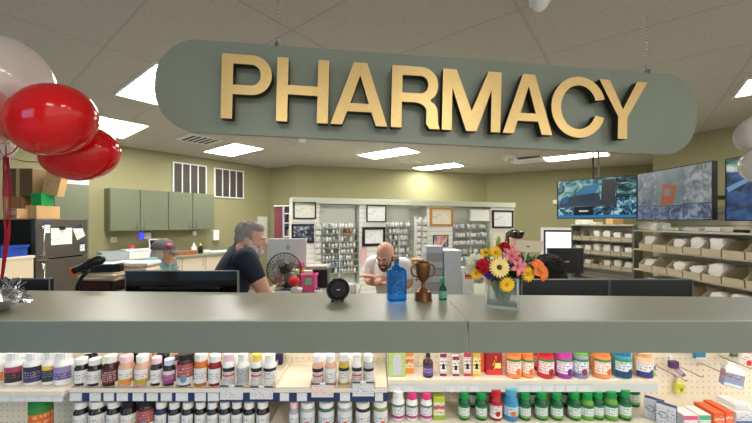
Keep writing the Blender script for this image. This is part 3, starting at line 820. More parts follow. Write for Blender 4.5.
def LB(key):
    d = {'w': dict(base=(232, 232, 232), ink=(60, 60, 74)),
         'wk': dict(base=(226, 226, 228), top=(40, 40, 46), ink=(50, 50, 60), zt=.78),
         'kp': dict(base=(44, 36, 40), top=(176, 70, 96), ink=(150, 80, 96), zt=.66),
         'dpu': dict(base=(58, 50, 86), top=(36, 32, 56), bottom=(70, 60, 110), ink=(180, 170, 200)),
         'gr': dict(base=(186, 188, 192), ink=(96, 98, 108), zt=.9, zb=.08),
         'dy': dict(base=(44, 56, 66), top=(240, 196, 60), ink=(150, 160, 170), zt=.74),
         'pu': dict(base=(96, 78, 140), top=(150, 136, 186), bottom=(226, 222, 234), ink=(210, 200, 230), zt=.6, zb=.18),
         'or': dict(base=(236, 150, 84), top=(240, 236, 232), ink=(190, 90, 40), zt=.6),
         'ma': dict(base=(112, 42, 52), top=(96, 30, 40), ink=(236, 214, 206), zt=.85, zb=.1, dens=.5),
         'wo': dict(base=(236, 236, 234), bottom=(226, 150, 50), ink=(96, 70, 60), zb=.3),
         'wy': dict(base=(236, 236, 230), bottom=(196, 170, 50), ink=(140, 60, 50), zb=.3),
         'ppl': dict(base=(154, 66, 132), top=(230, 214, 226), ink=(232, 200, 226), zt=.7),
         'redp': dict(base=(164, 76, 80), bottom=(226, 224, 222), ink=(222, 180, 178), zb=.34, zt=.95, accent=(96, 140, 176)),
         'kr': dict(base=(224, 222, 222), top=(36, 34, 36), mid=(226, 64, 48), ink=(80, 80, 86), zt=.74, zb=.1),
         'bw': dict(base=(226, 228, 232), bottom=(60, 76, 120), ink=(60, 64, 84), zb=.3, accent=(226, 120, 70)),
         'gw': dict(base=(222, 228, 226), top=(46, 128, 74), ink=(70, 84, 120), zt=.8, accent=(230, 130, 80)),
         'kw': dict(base=(40, 40, 46), bottom=(226, 226, 226), ink=(220, 220, 222), zb=.3),
         'pk': dict(base=(238, 234, 238), bottom=(176, 60, 132), top=(60, 130, 90), ink=(110, 90, 120), zt=.84, zb=.2),
         'gn': dict(base=(226, 236, 232), bottom=(112, 176, 74), top=(30, 116, 60), ink=(70, 90, 90), zt=.78, zb=.18),
         'rw': dict(base=(236, 232, 232), top=(196, 30, 40), ink=(150, 40, 50), zt=.86, accent=(190, 30, 40)),
         'bb': dict(base=(206, 222, 236), bottom=(66, 130, 190), top=(80, 150, 200), ink=(90, 110, 140), zt=.76, zb=.16, accent=(214, 130, 60)),
         'jo': dict(base=(244, 226, 214), bottom=(238, 150, 80), top=(60, 140, 80), ink=(206, 110, 80), zt=.86, zb=.2, accent=(220, 104, 40)),
         'jr': dict(base=(240, 222, 220), bottom=(200, 50, 60), top=(60, 140, 80), ink=(200, 70, 76), zt=.86, zb=.2, accent=(150, 24, 40)),
         'jm': dict(base=(236, 222, 236), bottom=(150, 60, 150), top=(60, 140, 80), ink=(150, 80, 150), zt=.86, zb=.2, accent=(86, 40, 110)),
         'jl': dict(base=(228, 230, 236), bottom=(130, 134, 170), top=(60, 140, 80), ink=(70, 80, 110), zt=.86, zb=.25, accent=(140, 44, 70)),
         'jt': dict(base=(216, 230, 232), bottom=(30, 70, 110), top=(60, 150, 90), ink=(40, 70, 96), zt=.86, zb=.34, accent=(30, 50, 84)),
         'jp': dict(base=(240, 232, 228), bottom=(40, 60, 130), top=(240, 206, 180), ink=(60, 70, 120), zt=.8, zb=.36, accent=(40, 50, 120)),
         'vi': dict(base=(110, 80, 150), top=(70, 50, 104), bottom=(90, 60, 130), ink=(196, 180, 222))}[key]
    return label_mat('print_'+key, **d)
def bottle(x, y, z, r, h, body, lid, lab, label, kind='tall', name='vitamin_bottle', group=None, turn=0, labspan=82):
    t = thing(name, label, 'bottle', (x, y, z), R(turn), group)
    if kind == 'tall':
        sh, ne, lr, lz = .70, .79, .80, .775
        prof = [(0, 0), (r*.93, 0), (r, h*.03), (r, h*(sh-.1)), (r*.95, h*sh-h*.04), (r*.72, h*.76), (r*.70, h*ne), (0, h*ne)]
    elif kind == 'jar':
        sh, ne, lr, lz = .80, .84, .92, .82
        prof = [(0, 0), (r*.92, 0), (r, h*.04), (r, h*(sh-.08)), (r*.93, h*sh), (r*.85, h*ne), (0, h*ne)]
    elif kind == 'drop':
        sh, ne, lr, lz = .66, .82, .42, .78
        prof = [(0, 0), (r*.94, 0), (r, h*.03), (r, h*.62), (r*.9, h*.68), (r*.45, h*.76), (r*.4, h*ne), (0, h*ne)]
    MB().lathe(prof, seg=20).build('bottle_body', BOD[body], t, local=True)
    L_ = MB().lathe([(0, h*lz), (r*lr, h*lz), (r*lr, h*.985), (r*lr*.92, h), (0, h)], seg=36, rib=.965)
    for f in L_.bm.faces: f.smooth = False
    L_.build('lid', LIDS[lid], t, local=True)
    if lab:
        a = R(labspan)
        l0, l1 = (.10, sh-.12) if kind != 'jar' else (.06, sh-.09)
        MB().lathe([(r*1.015, h*l0), (r*1.015, h*l1)], seg=18, a0=-PI/2-a, a1=-PI/2+a).build('label', LB(lab), t, local=True)
    return t
def row(items, Yc, z, where):
    for i, it in enumerate(items):
        px, w, h, body, lid, lab, desc = it[:7]
        kind = it[7] if len(it) > 7 else 'tall'
        r = w/2*Yc/F
        bottle(Xat(px, Yc), Yc+random.uniform(-.002, .002), z+.0005, r*.97, h, body, lid, lab, '%s, %s from left %s' % (desc, ORD[i], where), kind, turn=random.uniform(-16, 16))
# plain upper shelf, far left
row([(-1, 15, .118, 'w', 'w', 'or', 'white bottle with orange label'), (17, 18, .120, 'w', 'w', 'kp', 'white bottle with black and pink label'), (35, 17, .120, 'w', 'w', 'dpu', 'white bottle with dark purple label'),
     (51, 13, .122, 'w', 'w', 'dy', 'white bottle with dark label and yellow top'), (65, 17, .122, 'w', 'w', 'pu', 'white bottle with purple label')], 1.285, Z1, 'on the plain left shelf')
row([(7, 16, .118, 'w', 'w', None, 'plain white bottle'), (24, 15, .12, 'w', 'w', None, 'plain white bottle'), (44, 15, .122, 'w', 'w', 'gr', 'plain white bottle')], 1.37, Z1, 'in the back row of the plain left shelf')
# upper tray
UP = [(82, 12.5, .098, 'd', 'w', 'w', 'dark bottle with white label'), (95.5, 13.5, .096, 'd', 'w', 'w', 'dark bottle with angled label'), (111, 15.5, .108, 'br', 'w', 'ma', 'large brown bottle with maroon label'),
      (126.5, 14.5, .108, 'cl', 'wp', 'wo', 'peach bottle with orange foot'), (143, 14, .110, 'cl', 'w', 'wy', 'pale bottle with yellow-green foot'), (157, 11.5, .102, 'd', 'wp', 'w', 'dark pink-lidded bottle'), (169.8, 12, .096, 'd', 'wb', 'ppl', 'purple-labelled bottle with bluish lid'),
      (186, 16.5, .118, 'br', 'k', 'redp', 'wide black-lidded reddish jar', 'jar'), (201.5, 14, .116, 'or', 'w', 'w', 'orange bottle with white label'), (215.5, 13, .112, 'cr', 'w', 'w', 'crimson bottle with white label'),
      (229, 12.5, .116, 'w', 'wp', 'kr', 'white bottle with black and red label'), (243.2, 12.5, .116, 'w', 'w', 'gr', 'white bottle with grey label'), (257, 11.5, .114, 'w', 'ye', 'kr', 'yellow-topped white bottle with red label'), (270, 13, .114, 'w', 'w', 'wk', 'white bottle with dark picture label'),
      (318, 11.5, .112, 'cl', 'w', 'kr', 'peach bottle with black and red label'), (330.5, 12, .112, 'cl', 'w', 'w', 'clear bottle of orange pills'), (344, 11, .114, 'ye', 'w', 'wk', 'yellowish bottle with dark label'), (357, 10.5, .114, 'w', 'w', 'kr', 'slim white bottle with black and red label'), (368.5, 11, .112, 'gy', 'w', 'wk', 'grey bottle with dark label')]
row(UP, 1.275, Z1, 'on the upper tray')
row([(91, 12, .112, 'd', 'w', None, 'white-lidded bottle'), (131, 13, .12, 'd', 'k', None, 'black-lidded bottle'), (147, 13, .118, 'cl', 'w', None, 'pale bottle'), (163, 12, .12, 'd', 'wp', None, 'pink-lidded bottle'), (235, 12, .118, 'w', 'w', None, 'white bottle'), (263, 12, .12, 'w', 'ye', None, 'yellow-lidded white bottle'), (324, 11, .118, 'w', 'w', None, 'white bottle'), (352, 11, .118, 'w', 'w', None, 'plain white bottle')],
    1.36, Z1, 'in the back row of the upper tray')
# lower tray
LO = [(82, 13.5, .105, 'd', 'w', 'w', 'dark bottle with white label'), (98, 15.5, .108, 'd', 'w', 'w', 'broad dark bottle with grey-white label'), (114.3, 13.5, .106, 'd', 'w', 'w', 'dark bottle with white label'), (129.5, 15.5, .110, 'd', 'k', 'wy', 'black-lidded dark bottle with yellow picture label'),
      (147, 16.5, .114, 'br', 'k', 'redp', 'black-lidded jar with dull red label', 'jar'), (162, 12.5, .106, 'nv', 'w', 'w', 'navy bottle with white label'), (175, 12, .104, 'd', 'w', 'w', 'dark bottle with white label'), (188.3, 12, .104, 'd', 'w', 'w', 'dark bottle with white label'), (201, 11.5, .104, 'd', 'w', 'w', 'dark bottle with white label'),
      (213, 11.5, .104, 'd', 'w', 'w', 'dark bottle with white label'), (225, 11.5, .104, 'd', 'w', 'w', 'dark bottle with white label'), (237, 11.5, .104, 'd', 'w', 'w', 'dark bottle with white label'), (249.5, 12, .104, 'd', 'w', 'w', 'dark bottle with white label'), (263, 13, .106, 'd', 'w', 'w', 'dark bottle with white label'),
      (294, 10.5, .104, 'gy', 'wp', 'w', 'small grey bottle with pinkish lid'), (308, 15, .106, 'gy', 'w', 'bw', 'clear jar with white label', 'jar'), (326.5, 16, .108, 'gf', 'w', 'bw', 'green-filled jar with blue-white label', 'jar'), (345, 15.5, .108, 'gy', 'w', 'bw', 'clear jar with navy label', 'jar'), (363, 15, .106, 'd', 'w', 'w', 'dark jar with white label', 'jar'), (380.5, 14.5, .108, 'ol', 'w', 'bw', 'olive-filled jar with white label', 'jar')]
row([(i[0], i[1], i[2]*.96)+tuple(i[3:]) for i in LO], 1.272, .770, 'on the lower tray')
# jars and bottles, middle bay
def one(px, w, h, body, lid, lab, desc, Yc, z, kind='tall', **k):
    r = w/2*Yc/F
    return bottle(Xat(px, Yc), Yc, z+.0005, r*.97, h, body, lid, lab, desc, kind, turn=random.uniform(-12, 12), **k)
YJ = 1.338
one(428, 10.5, .092, 'br', 'k', 'vi', 'small amber dropper bottle with violet label beside the orange box', YJ, Z1, 'drop', labspan=130)
J = [(513.5, 15, .107, 'o', 'o', 'jo', 'orange gummy jar, nearest the red box'), (527.5, 12, .1, 'o', 'o', 'jo', 'smaller pale orange gummy jar between orange and red jars'), (545.5, 16, .107, 'rd', 'r', 'jr', 'red gummy jar with a dark berry on its label'),
     (563.5, 16, .107, 'mg', 'm', 'jm', 'magenta gummy jar with plum on its label'), (579.8, 15.5, .107, 'lv', 'lg', 'jl', 'lavender gummy jar with a lime lid'), (601, 17, .107, 'o', 'o', 'jo', 'orange gummy jar standing between the lavender and teal jars'), (621.8, 17, .107, 'tl', 'b', 'jt', 'teal gummy jar with bright blue lid'), (642.5, 17.5, .1, 'pe', 'pe', 'jp', 'peach jar with a navy label at the shelf end')]
for px, w, h, b_, l_, lb, d in J: one(px, w, h, b_, l_, lb, d, YJ, Z1, 'jar')
one(538, 9.5, .1, 'rd', 'r', 'jr', 'pinkish-red gummy jar half hidden behind the red one', 1.396, Z1, 'jar')
one(557, 9.5, .1, 'tl', 'lb', 'jt', 'pale blue jar behind the magenta gummy jar', 1.396, Z1, 'jar')
one(614, 9.5, .1, 'lg', 'lg', 'jl', 'lime jar peeking out behind the teal jar', 1.396, Z1, 'jar')
one(595, 9.5, .104, 'ye', 'ye', 'jo', 'yellow-lidded jar behind the right-hand orange jar', 1.396, Z1, 'jar')
YG = 1.30
one(398, 14, .108, 'w', 'w', 'pk', 'large white bottle with white lid beside the pink-lidded bottles', YG, Z2)
one(412, 12.5, .1, 'w', 'p', 'pk', 'pink-lidded white bottle, the left of two', YG, Z2)
one(426.3, 12.5, .1, 'w', 'p', 'pk', 'pink-lidded white bottle, the right of two', YG, Z2)
one(464, 11.5, .103, 'g', 'g', 'gn', 'green-capped bottle, the first right of the yellow box', YG, Z2)
one(481, 12, .1, 'g', 'g', 'gn', 'green-capped bottle left of the red bottle', YG, Z2)
one(472.5, 11, .106, 'g', 'g', 'gn', 'green-capped bottle in the back between the two left ones', 1.39, Z2)
one(495.5, 13, .112, 'r', 'r', 'rw', 'glossy red bottle with white side label', YG, Z2)
one(510.5, 15, .117, 'bl', 'lb', 'bb', 'large light blue bottle with orange fruit on label', YG, Z2)
GB = [(524.5, 12, .1, 'g', 'gn', 'green-capped bottle right beside the light blue bottle'), (541, 12.5, .104, 'g', 'gn', 'green-capped bottle, second right of the light blue bottle'), (556, 12.5, .1, 'g', 'gn', 'green-capped bottle, third right of the light blue bottle'), (574, 13, .104, 'g', 'gn', 'green-capped bottle below the magenta jar'),
      (586.5, 13, .1, 'lg', 'gn', 'light green bottle left of the slim green-capped one'), (597.5, 11, .104, 'g', 'gn', 'slim green-capped bottle between the light green bottles'), (610, 13.5, .107, 'lg', 'gn', 'light green bottle with a green lid near the shelf end'), (624, 12.5, .112, 'g', 'gn', 'tall green-capped bottle at the right end of the row')]
for px, w, h, b_, lb, d in GB: one(px, w, h, b_, 'g', lb, d, YG, Z2)
for px, d in ((532, 'green-capped bottle behind the gap right of the blue bottle'), (565, 'green-capped bottle behind, below the magenta jar'), (581, 'green-capped bottle behind the light green one'), (604, 'green-capped bottle in the back below the orange jar'), (618, 'green-capped bottle in the back below the teal jar'), (632.5, 'green-capped bottle in the back at the right end')):
    one(px, 12.5, .106, 'g', 'g', 'gn', d, 1.395, Z2)

# ---------------------------------------------------------------- boxed goods
def pbox(name, label, pa, pb, yt, yb, Y, dep, z, body, front=None, rz=0, top=None):
    xa, xb = Xat(pa, Y), Xat(pb, Y); h = (yb-yt)*Y/F
    t = thing(name, label, 'box', ((xa+xb)/2, Y+dep/2, z+.0005), R(rz))
    w = xb-xa
    MB().box((0, 0, h/2), (w, dep, h), bev=.0012).build('carton_body', body, t, local=True)
    if front: MB().box((0, -dep/2-.0006, h/2), (w*.97, .0008, h*.98)).build('front_print', front, t, local=True)
    return t, w, h
b_, w_, h_ = pbox('remedy_box', 'tall pale green box with a white arch window', 388.8, 405.6, 349.5, 379, 1.33, .05, Z1, M('pale_green_carton', (132, 176, 70), .5), label_mat('green_box_front', (178, 200, 120), top=(96, 156, 44), zt=.88, zb=.02, ink=(168, 190, 110)))
arch = [(-w_*.25, -.0275, h_*.07)]+[(w_*.25, -.0275, h_*.07)]+[(w_*.25*math.cos(R(a)), -.0275, h_*.60+w_*.27*math.sin(R(a))) for a in range(0, 181, 20)]
MB().poly(arch, .0015).build('arch_window', M('frosted_white', (190, 190, 200), .4), b_, local=True)
pbox('remedy_box', 'small orange and white striped box behind the green arch box', 405.2, 413.6, 354.5, 376, 1.36, .03, Z1, M('orange_carton', (238, 150, 60), .5), label_mat('orange_box_front', (240, 214, 180), top=(236, 140, 50), bottom=(236, 140, 50), mid=(230, 120, 40), zt=.8, zb=.25, ink=(200, 110, 50)))
for pa, pb, yt, c1, c2, d in ((440, 446.8, 355, (150, 40, 80), (238, 234, 232), 'slim white remedy box with burgundy ends'), (452.5, 459.3, 358, (40, 130, 80), (232, 238, 232), 'slim white remedy box with green ends'), (463.8, 471.2, 354.5, (206, 50, 84), (236, 220, 214), 'slim pink-topped remedy box with lemon'), (472.8, 480.6, 354.5, (226, 176, 60), (244, 226, 160), 'slim yellow remedy box with black print')):
    t, w, h = pbox('remedy_box', d+' on the middle bay', pa, pb, yt, 378, 1.335, .022, Z1, M('carton_'+d.split()[1], c2, .5), label_mat('front_'+d.split()[1]+d.split()[-1], c2, top=c1, bottom=c1, zt=.82, zb=.12, ink=(110, 90, 90)))
    MB().lathe([(0, 0), (.007, 0), (.007, h*.2), (.003, h*.28), (.003, h*.36), (0, h*.36)], (0, -.0115, h*.3), seg=10, mat=Matrix.Scale(.12, 4, (0, 1, 0))).build('bottle_picture', M('black_print', (28, 26, 28), .5), t, local=True)
t, w, h = pbox('remedy_box', 'big dark red box with a golden runner figure', 486.5, 502.3, 351, 377.5, 1.345, .045, Z1, M('dark_red_carton', (166, 26, 36), .45), label_mat('red_box_front', (160, 24, 34), top=(150, 20, 30), bottom=(214, 52, 52), zt=.9, zb=.2, ink=(160, 24, 34)))
g = MB()
for pts in ([(-.004, .5), (.004, .62), (.010, .60), (.004, .48)], [(.004, .60), (-.008, .40), (-.003, .38), (.008, .56)], [(-.006, .42), (.004, .34), (.002, .31), (-.008, .38)], [(.002, .36), (-.004, .22), (0, .2), (.006, .34)]):
    g.poly([(x, -.0242, h*z) for x, z in pts], .001)
g.cyl((.005, -.0245, h*.68), (.005, -.0232, h*.68), .0035, seg=12)
g.build('figure_print', M('gold_print', (240, 176, 50), .4), t, local=True)
MB().box((w*.22, -.0245, h*.36), (w*.36, .001, h*.2)).build('offer_patch', M('yellow_patch', (248, 224, 120), .5), t, local=True)
pbox('remedy_box', 'orange box standing half hidden left of the red box', 476, 486.5, 350, 376, 1.375, .03, Z1, M('bright_orange_carton', (242, 120, 70), .5))
pbox('remedy_box', 'tiny blue and yellow box at the end of the middle shelf', 651.5, 655.8, 366, 376.5, 1.335, .03, Z1, M('pale_yellow_carton', (244, 232, 150), .5), label_mat('tiny_box', (244, 226, 110), top=(80, 120, 180), bottom=(150, 190, 110), zt=.6, zb=.3))
pbox('remedy_box', 'yellow and green striped box beside the pink-lidded bottles', 433.5, 445, 398, 420.5, 1.285, .04, Z2, M('yellow_green_carton', (196, 206, 90), .5), label_mat('yellow_green_front', (232, 232, 190), top=(190, 200, 60), bottom=(150, 180, 60), mid=(224, 60, 120), zt=.8, zb=.2, ink=(120, 130, 70)))
# red boxes and dark boxes at the back of the tray shelf
pbox('remedy_box', 'red box lying at the back behind the orange bottle', 172, 190, 352.5, 361, 1.43, .03, Z1, M('back_red_carton', (178, 36, 44), .5), label_mat('back_red_front', (180, 40, 48), top=(40, 50, 110), zt=.8, zb=.05, ink=(220, 120, 120)))
pbox('remedy_box', 'dark blue and red box at the back near the empty slots', 273, 282, 352, 362, 1.44, .02, Z1, M('back_navy_carton', (52, 48, 92), .5))
# spray tub below the left end shelf
Yt = 1.30
xt = Xat(41, Yt); rt = 9.3*Yt/F
t = thing('powder_tub', 'green and orange powder tub below the left end shelf', 'tub', (xt, Yt, .6605))
MB().lathe([(0, 0), (rt*.95, 0), (rt, .01), (rt, .2), (rt*.97, .205), (0, .205)], seg=28).build('tub_body', M('tub_green', (30, 132, 60), .35), t, local=True)
MB().lathe([(0, .206), (rt*1.02, .206), (rt*1.02, .235), (rt*.96, .24), (0, .24)], seg=36, rib=.98).build('lid', M('tub_green_lid', (24, 140, 66), .35), t, local=True)
lm = label_mat('tub_label', (226, 110, 44), top=(60, 140, 60), bottom=(230, 120, 50), zt=.84, zb=.3, ink=(240, 200, 150), accent=(240, 214, 90))
MB().lathe([(rt*1.012, .02), (rt*1.012, .185)], seg=20, a0=-PI/2-2, a1=-PI/2+2).build('label', lm, t, local=True)
# offer cards clipped to the rail
for i, (pa, pb, y0, y1, lab) in enumerate(((220, 243, 385.5, 399.5, 'white offer card clipped to the rail below the white bottles, left one'), (250, 273, 386.5, 399, 'white offer card with a dark picture on the rail'), (311.5, 333.5, 383.5, 397, 'pinkish offer card on the rail under the peach bottles'), (352.5, 374, 382, 396, 'white offer card with barcodes near the tray end'))):
    Y = 1.222; xa, xb = Xat(pa, Y), Xat(pb, Y); z1, z0 = Zat(y0, Y), Zat(y1, Y)
    t = thing('offer_card', lab, 'card', ((xa+xb)/2, Y, z0))
    m = [label_mat('offer_a', (226, 226, 226), top=(90, 80, 90), zt=.86, zb=.06, ink=(170, 168, 176), dens=.56), label_mat('offer_b', (228, 226, 226), top=(60, 50, 70), zt=.88, zb=.06, ink=(150, 148, 158), dens=.56), label_mat('offer_c', (236, 222, 214), top=(120, 70, 80), zt=.88, zb=.06, ink=(222, 140, 120), dens=.55), label_mat('offer_d', (228, 228, 230), top=(80, 70, 90), zt=.88, zb=.06, ink=(140, 144, 160), dens=.53)][i]
    MB().box(((xa+xb)/2, Y, (z0+z1)/2), (xb-xa, .0015, z1-z0), mat=Matrix.Rotation(R(-4), 4, 'X')).build('card', m, t)
    MB().box(((xa+xb)/2, Y+.003, z1-.004), (.02, .010, .008)).build('clip', M('clear_clip', (220, 222, 224), .2), t)

# ---------------------------------------------------------------- right bay: hooks, packs and boxes
HOOK = M('hook_wire', (150, 140, 126), .35, metal=.6)
def hook(pa, ya, ln_, lab):
    p = at(pa, ya, YP-.002)
    t = thing('peg_hook', lab, 'hook', tuple(p))
    MB().tube([p, p+Vector((0, -ln_+.01, 0)), p+Vector((0, -ln_, .008))], .0018, 6).build('wire', HOOK, t)
    MB().box(p+Vector((0, -.002, -.006)), (.012, .002, .016), bev=.0008).build('clip_plate', SHELFM, t)
    return p
hook(652, 363.5, .17, 'wire peg hook beside the end of the middle shelf')
hook(677, 365.5, .12, 'wire peg hook right of the purple pack')
hook(699, 362.5, .17, 'empty wire peg hook left of the white boxed pack')
hook(719, 356, .16, 'wire peg hook holding the white boxed pack')
def pack(name, lab, px, yt, yb, w_px, Y, dep, mat, front=None, rot=0, rx=0, tab=True):
    w = w_px*Y/F; h = (yb-yt)*Y/F; c = at(px, (yt+yb)/2, Y)
    rm = Matrix.Rotation(R(rot), 4, 'Y') @ Matrix.Rotation(R(rx), 4, 'Z')
    t = thing(name, lab, 'pack', (c.x, c.y, c.z), rot=rm)
    MB().box((0, 0, 0), (w, dep, h), bev=.001).build('carton_body', mat, t, local=True)
    if front: MB().box((0, -dep/2-.0008, 0), (w*.94, .001, h*.94)).build('front_print', front, t, local=True)
    if tab: MB().span(-w*.18, w*.18, dep/2-.001, dep/2+.012, h/2-.004, h/2+.014).build('hang_tab', M('clear_tab', (232, 232, 230), .3), t, local=True)
pack('hanging_pack', 'small dark purple pack hanging on the pegboard', 673.3, 361, 367.8, 7.6, 1.42, .02, M('purple_carton', (84, 48, 100), .5), None)
pack('hanging_pack', 'lilac card strip slanting below the purple pack', 680, 367, 377, 4.2, 1.44, .01, M('lilac_card', (178, 152, 182), .5), label_mat('lilac_front', (190, 166, 194), bottom=(110, 84, 120), zb=.28, ink=(140, 110, 150)), rot=-42)
pack('hanging_pack', 'bright yellow-green pack hanging low on the pegboard', 679.3, 381, 392.5, 8.2, 1.45, .012, M('lime_pack', (222, 222, 90), .5), label_mat('lime_front', (216, 220, 80), top=(232, 230, 150), zt=.8, ink=(150, 176, 50), accent=(110, 150, 40)), rot=6)
pack('hanging_pack', 'teal blue pack hanging below the counter edge', 699, 347, 358.3, 10, 1.43, .015, M('teal_pack', (44, 136, 172), .5), label_mat('teal_front', (44, 140, 176), bottom=(230, 232, 232), zb=.12, ink=(24, 80, 116)))
pack('hanging_pack', 'pale blue and yellow cards hanging at top of the pegboard', 680, 345, 351.5, 16, 1.45, .01, M('pale_cards', (216, 224, 230), .5), label_mat('pale_card_front', (206, 220, 232), bottom=(240, 226, 150), zb=.4, ink=(120, 150, 180)))
t = pack('hanging_pack', 'white boxed pack with blue and orange stripes tilted on its hook', 732, 367, 386, 15, 1.36, .035, label_mat('stripe_box_side', (206, 150, 160), top=(238, 238, 240), bottom=(120, 150, 200), zt=.8, zb=.3, ink=(120, 130, 180)), label_mat('stripe_box_front', (150, 168, 200), top=(238, 238, 240), bottom=(226, 230, 236), mid=(236, 160, 120), zt=.72, zb=.15, ink=(96, 120, 170)), rot=10, rx=-24)
pack('hanging_pack', 'green and white pack at the top right of the pegboard', 725.5, 347, 354.5, 6, 1.44, .012, WHITE, label_mat('green_white_front', (226, 232, 226), top=(40, 130, 80), zt=.5))
pack('hanging_pack', 'red and green pack beside the green-white one', 735, 346, 356.5, 9.6, 1.43, .014, M('green_red_pack', (40, 128, 84), .5), label_mat('green_red_front', (222, 66, 62), bottom=(44, 132, 88), top=(44, 132, 88), zt=.85, zb=.3, ink=(240, 210, 206)))
pack('hanging_pack', 'white blister card with red domes at the right edge', 746, 351, 367, 16, 1.42, .014, WHITE, label_mat('red_blister_front', (236, 232, 230), ink=(220, 60, 60), accent=(226, 44, 44), zt=.98, zb=.02), rot=14)
# boxes on the low shelf
def lowbox(lab, pa, pb, yt, Y, dep, h, body, front, rz=0, name='remedy_box', z=Z2):
    xa, xb = Xat(pa, Y), Xat(pb, Y)
    t = thing(name, lab, 'box', ((xa+xb)/2, Y+dep/2, z+.0006), R(rz))
    w = xb-xa
    MB().box((0, 0, h/2), (w, dep, h), bev=.001).build('carton_body', body, t, local=True)
    MB().box((0, -dep/2-.0006, h/2), (w*.96, .0008, h*.94)).build('front_print', front, t, local=True)
    return t
NB = M('navy_white_carton', (52, 66, 116), .5)
oval = label_mat('oval_front', (226, 228, 232), ink=(150, 158, 172), zt=.85, zb=.1, bottom=(200, 204, 212), dens=.5)
def leftface(lab, px, yt, yb, Y):
    h = (yb-yt)*Y/F
    p = at(px, yb, Y)
    t = thing('remedy_box', lab, 'box', (p.x, Y, Z2+.0006), R(-48))
    w, d = .058, .024
    MB().box((0, 0, h/2), (w, d, h), bev=.001).build('carton_body', NB, t, local=True)
    MB().box((0, -d/2-.0006, h/2), (w*.98, .0008, h*.98)).build('front_print', oval, t, local=True)
    r = MB().torus((-.008, -d/2-.0012, h*.52), .013, .0012, Matrix.Rotation(PI/2, 4, 'X') @ Matrix.Scale(.75, 4, (0, 1, 0)), 20, 4).build('oval_emblem', M('emblem_grey', (110, 120, 140), .5), t, local=True)
leftface('white box with navy end and oval emblem, the back one', 654, 398.5, 419, 1.292)
leftface('white box with navy end and oval emblem, the front one', 666.5, 404.5, 425.5, 1.252)
lowbox('white box with a pink band on the low right shelf', 684, 698, 410, 1.235, .06, .046, WHITE, label_mat('pink_band_front', (234, 234, 236), top=(226, 90, 130), zt=.66, zb=.05, ink=(150, 150, 160)))
lowbox('white box with a green band on the low right shelf', 699.5, 711, 410, 1.235, .065, .048, WHITE, label_mat('green_band_front', (226, 234, 230), top=(90, 180, 140), zt=.62, zb=.05, ink=(150, 160, 160)))
OR = M('vivid_orange_carton', (240, 106, 54), .5)
of = label_mat('vivid_orange_front', (236, 96, 46), mid=(246, 196, 170), ink=(250, 200, 180), zt=.9, zb=.1)
lowbox('bright orange box, the left of two on the low right shelf', 714, 724.5, 404, 1.24, .08, .052, OR, of)
lowbox('bright orange box, the right of two on the low right shelf', 725.5, 733, 404, 1.25, .085, .052, OR, of)
lowbox('white box with blue print at the right end of the low shelf', 736, 752, 404, 1.25, .07, .050, WHITE, label_mat('blue_print_front', (230, 232, 236), bottom=(90, 110, 170), zb=.35, zt=.9, ink=(90, 104, 150)))
lowbox('white carton lying on top of the blue-printed box', 735, 748, 400, 1.265, .07, .018, WHITE, label_mat('plain_front', (232, 232, 234), ink=(180, 184, 194)), z=Z2+.0515)
lowbox('white carton with green edge at the right frame edge', 754, 768, 400, 1.25, .08, .05, WHITE, label_mat('green_edge_front', (232, 234, 232), top=(110, 180, 110), zt=.8))
# ---------------------------------------------------------------- things on the counter
# blue bottle
Yb = 1.48
def glass(name, c, rough=.03, trans=1.0, ior=1.45, a=None):
    return M(name, c, rough, trans=trans, ior=ior, noise=(5, .02))
BG = glass('cobalt_blue_glass', (44, 144, 236), .05, .82, 1.25)
t = thing('glass_bottle', 'cobalt blue glass bottle with cork stopper on the counter', 'bottle', (Xat(396.5, 1.5), 1.5, ZC), R(12))
r = .042; H_ = .196
def rsq(rx, n=4.5, seg=36):
    out = []
    for k in range(seg):
        a = 2*PI*k/seg; c, s = math.cos(a), math.sin(a)
        out.append((abs(c)**(2/n)*math.copysign(1, c)*rx, abs(s)**(2/n)*math.copysign(1, s)*rx*.82))
    return out
def loft(mb, levels, seg=36):
    rings = []
    for (rr, z, n) in levels: rings.append([mb.bm.verts.new((x, y, z)) for x, y in rsq(rr, n, seg)])
    for a, b in zip(rings, rings[1:]):
        for k in range(seg):
            f = mb.bm.faces.new((a[k], a[(k+1) % seg], b[(k+1) % seg], b[k])); f.smooth = True
    mb.bm.faces.new(rings[0][::-1]); mb.bm.faces.new(rings[-1]); return mb
loft(MB(), [(.039, 0, 4), (.043, .006, 4), (.0425, .02, 4), (.0425, .125, 4), (.041, .136, 4), (.030, .146, 3), (.013, .153, 2), (.0105, .158, 2), (.0105, .176, 2), (.0125, .178, 2), (.0125, .182, 2)]).build('bottle_body', BG, t, local=True)
MB().lathe([(0, .176), (.009, .176), (.0098, .1825), (.0105, .196), (0, .197)], seg=20).build('cork', M('cork', (166, 120, 88), .85, noise=(160, .25)), t, local=True)
em = MB()
random.seed(4)
for k in range(16):
    x0 = random.uniform(-.026, .018); z0 = .05+random.uniform(-.02, .055)
    em.tube([(x0, -.0352, z0), (x0+.006, -.0354, z0+random.uniform(-.012, .012)), (x0+.014, -.0352, z0+random.uniform(-.006, .006))], .0012, 6)
em.build('embossed_pattern', M('pale_blue_embossing', (120, 190, 240), .15, trans=.4), t, local=True)
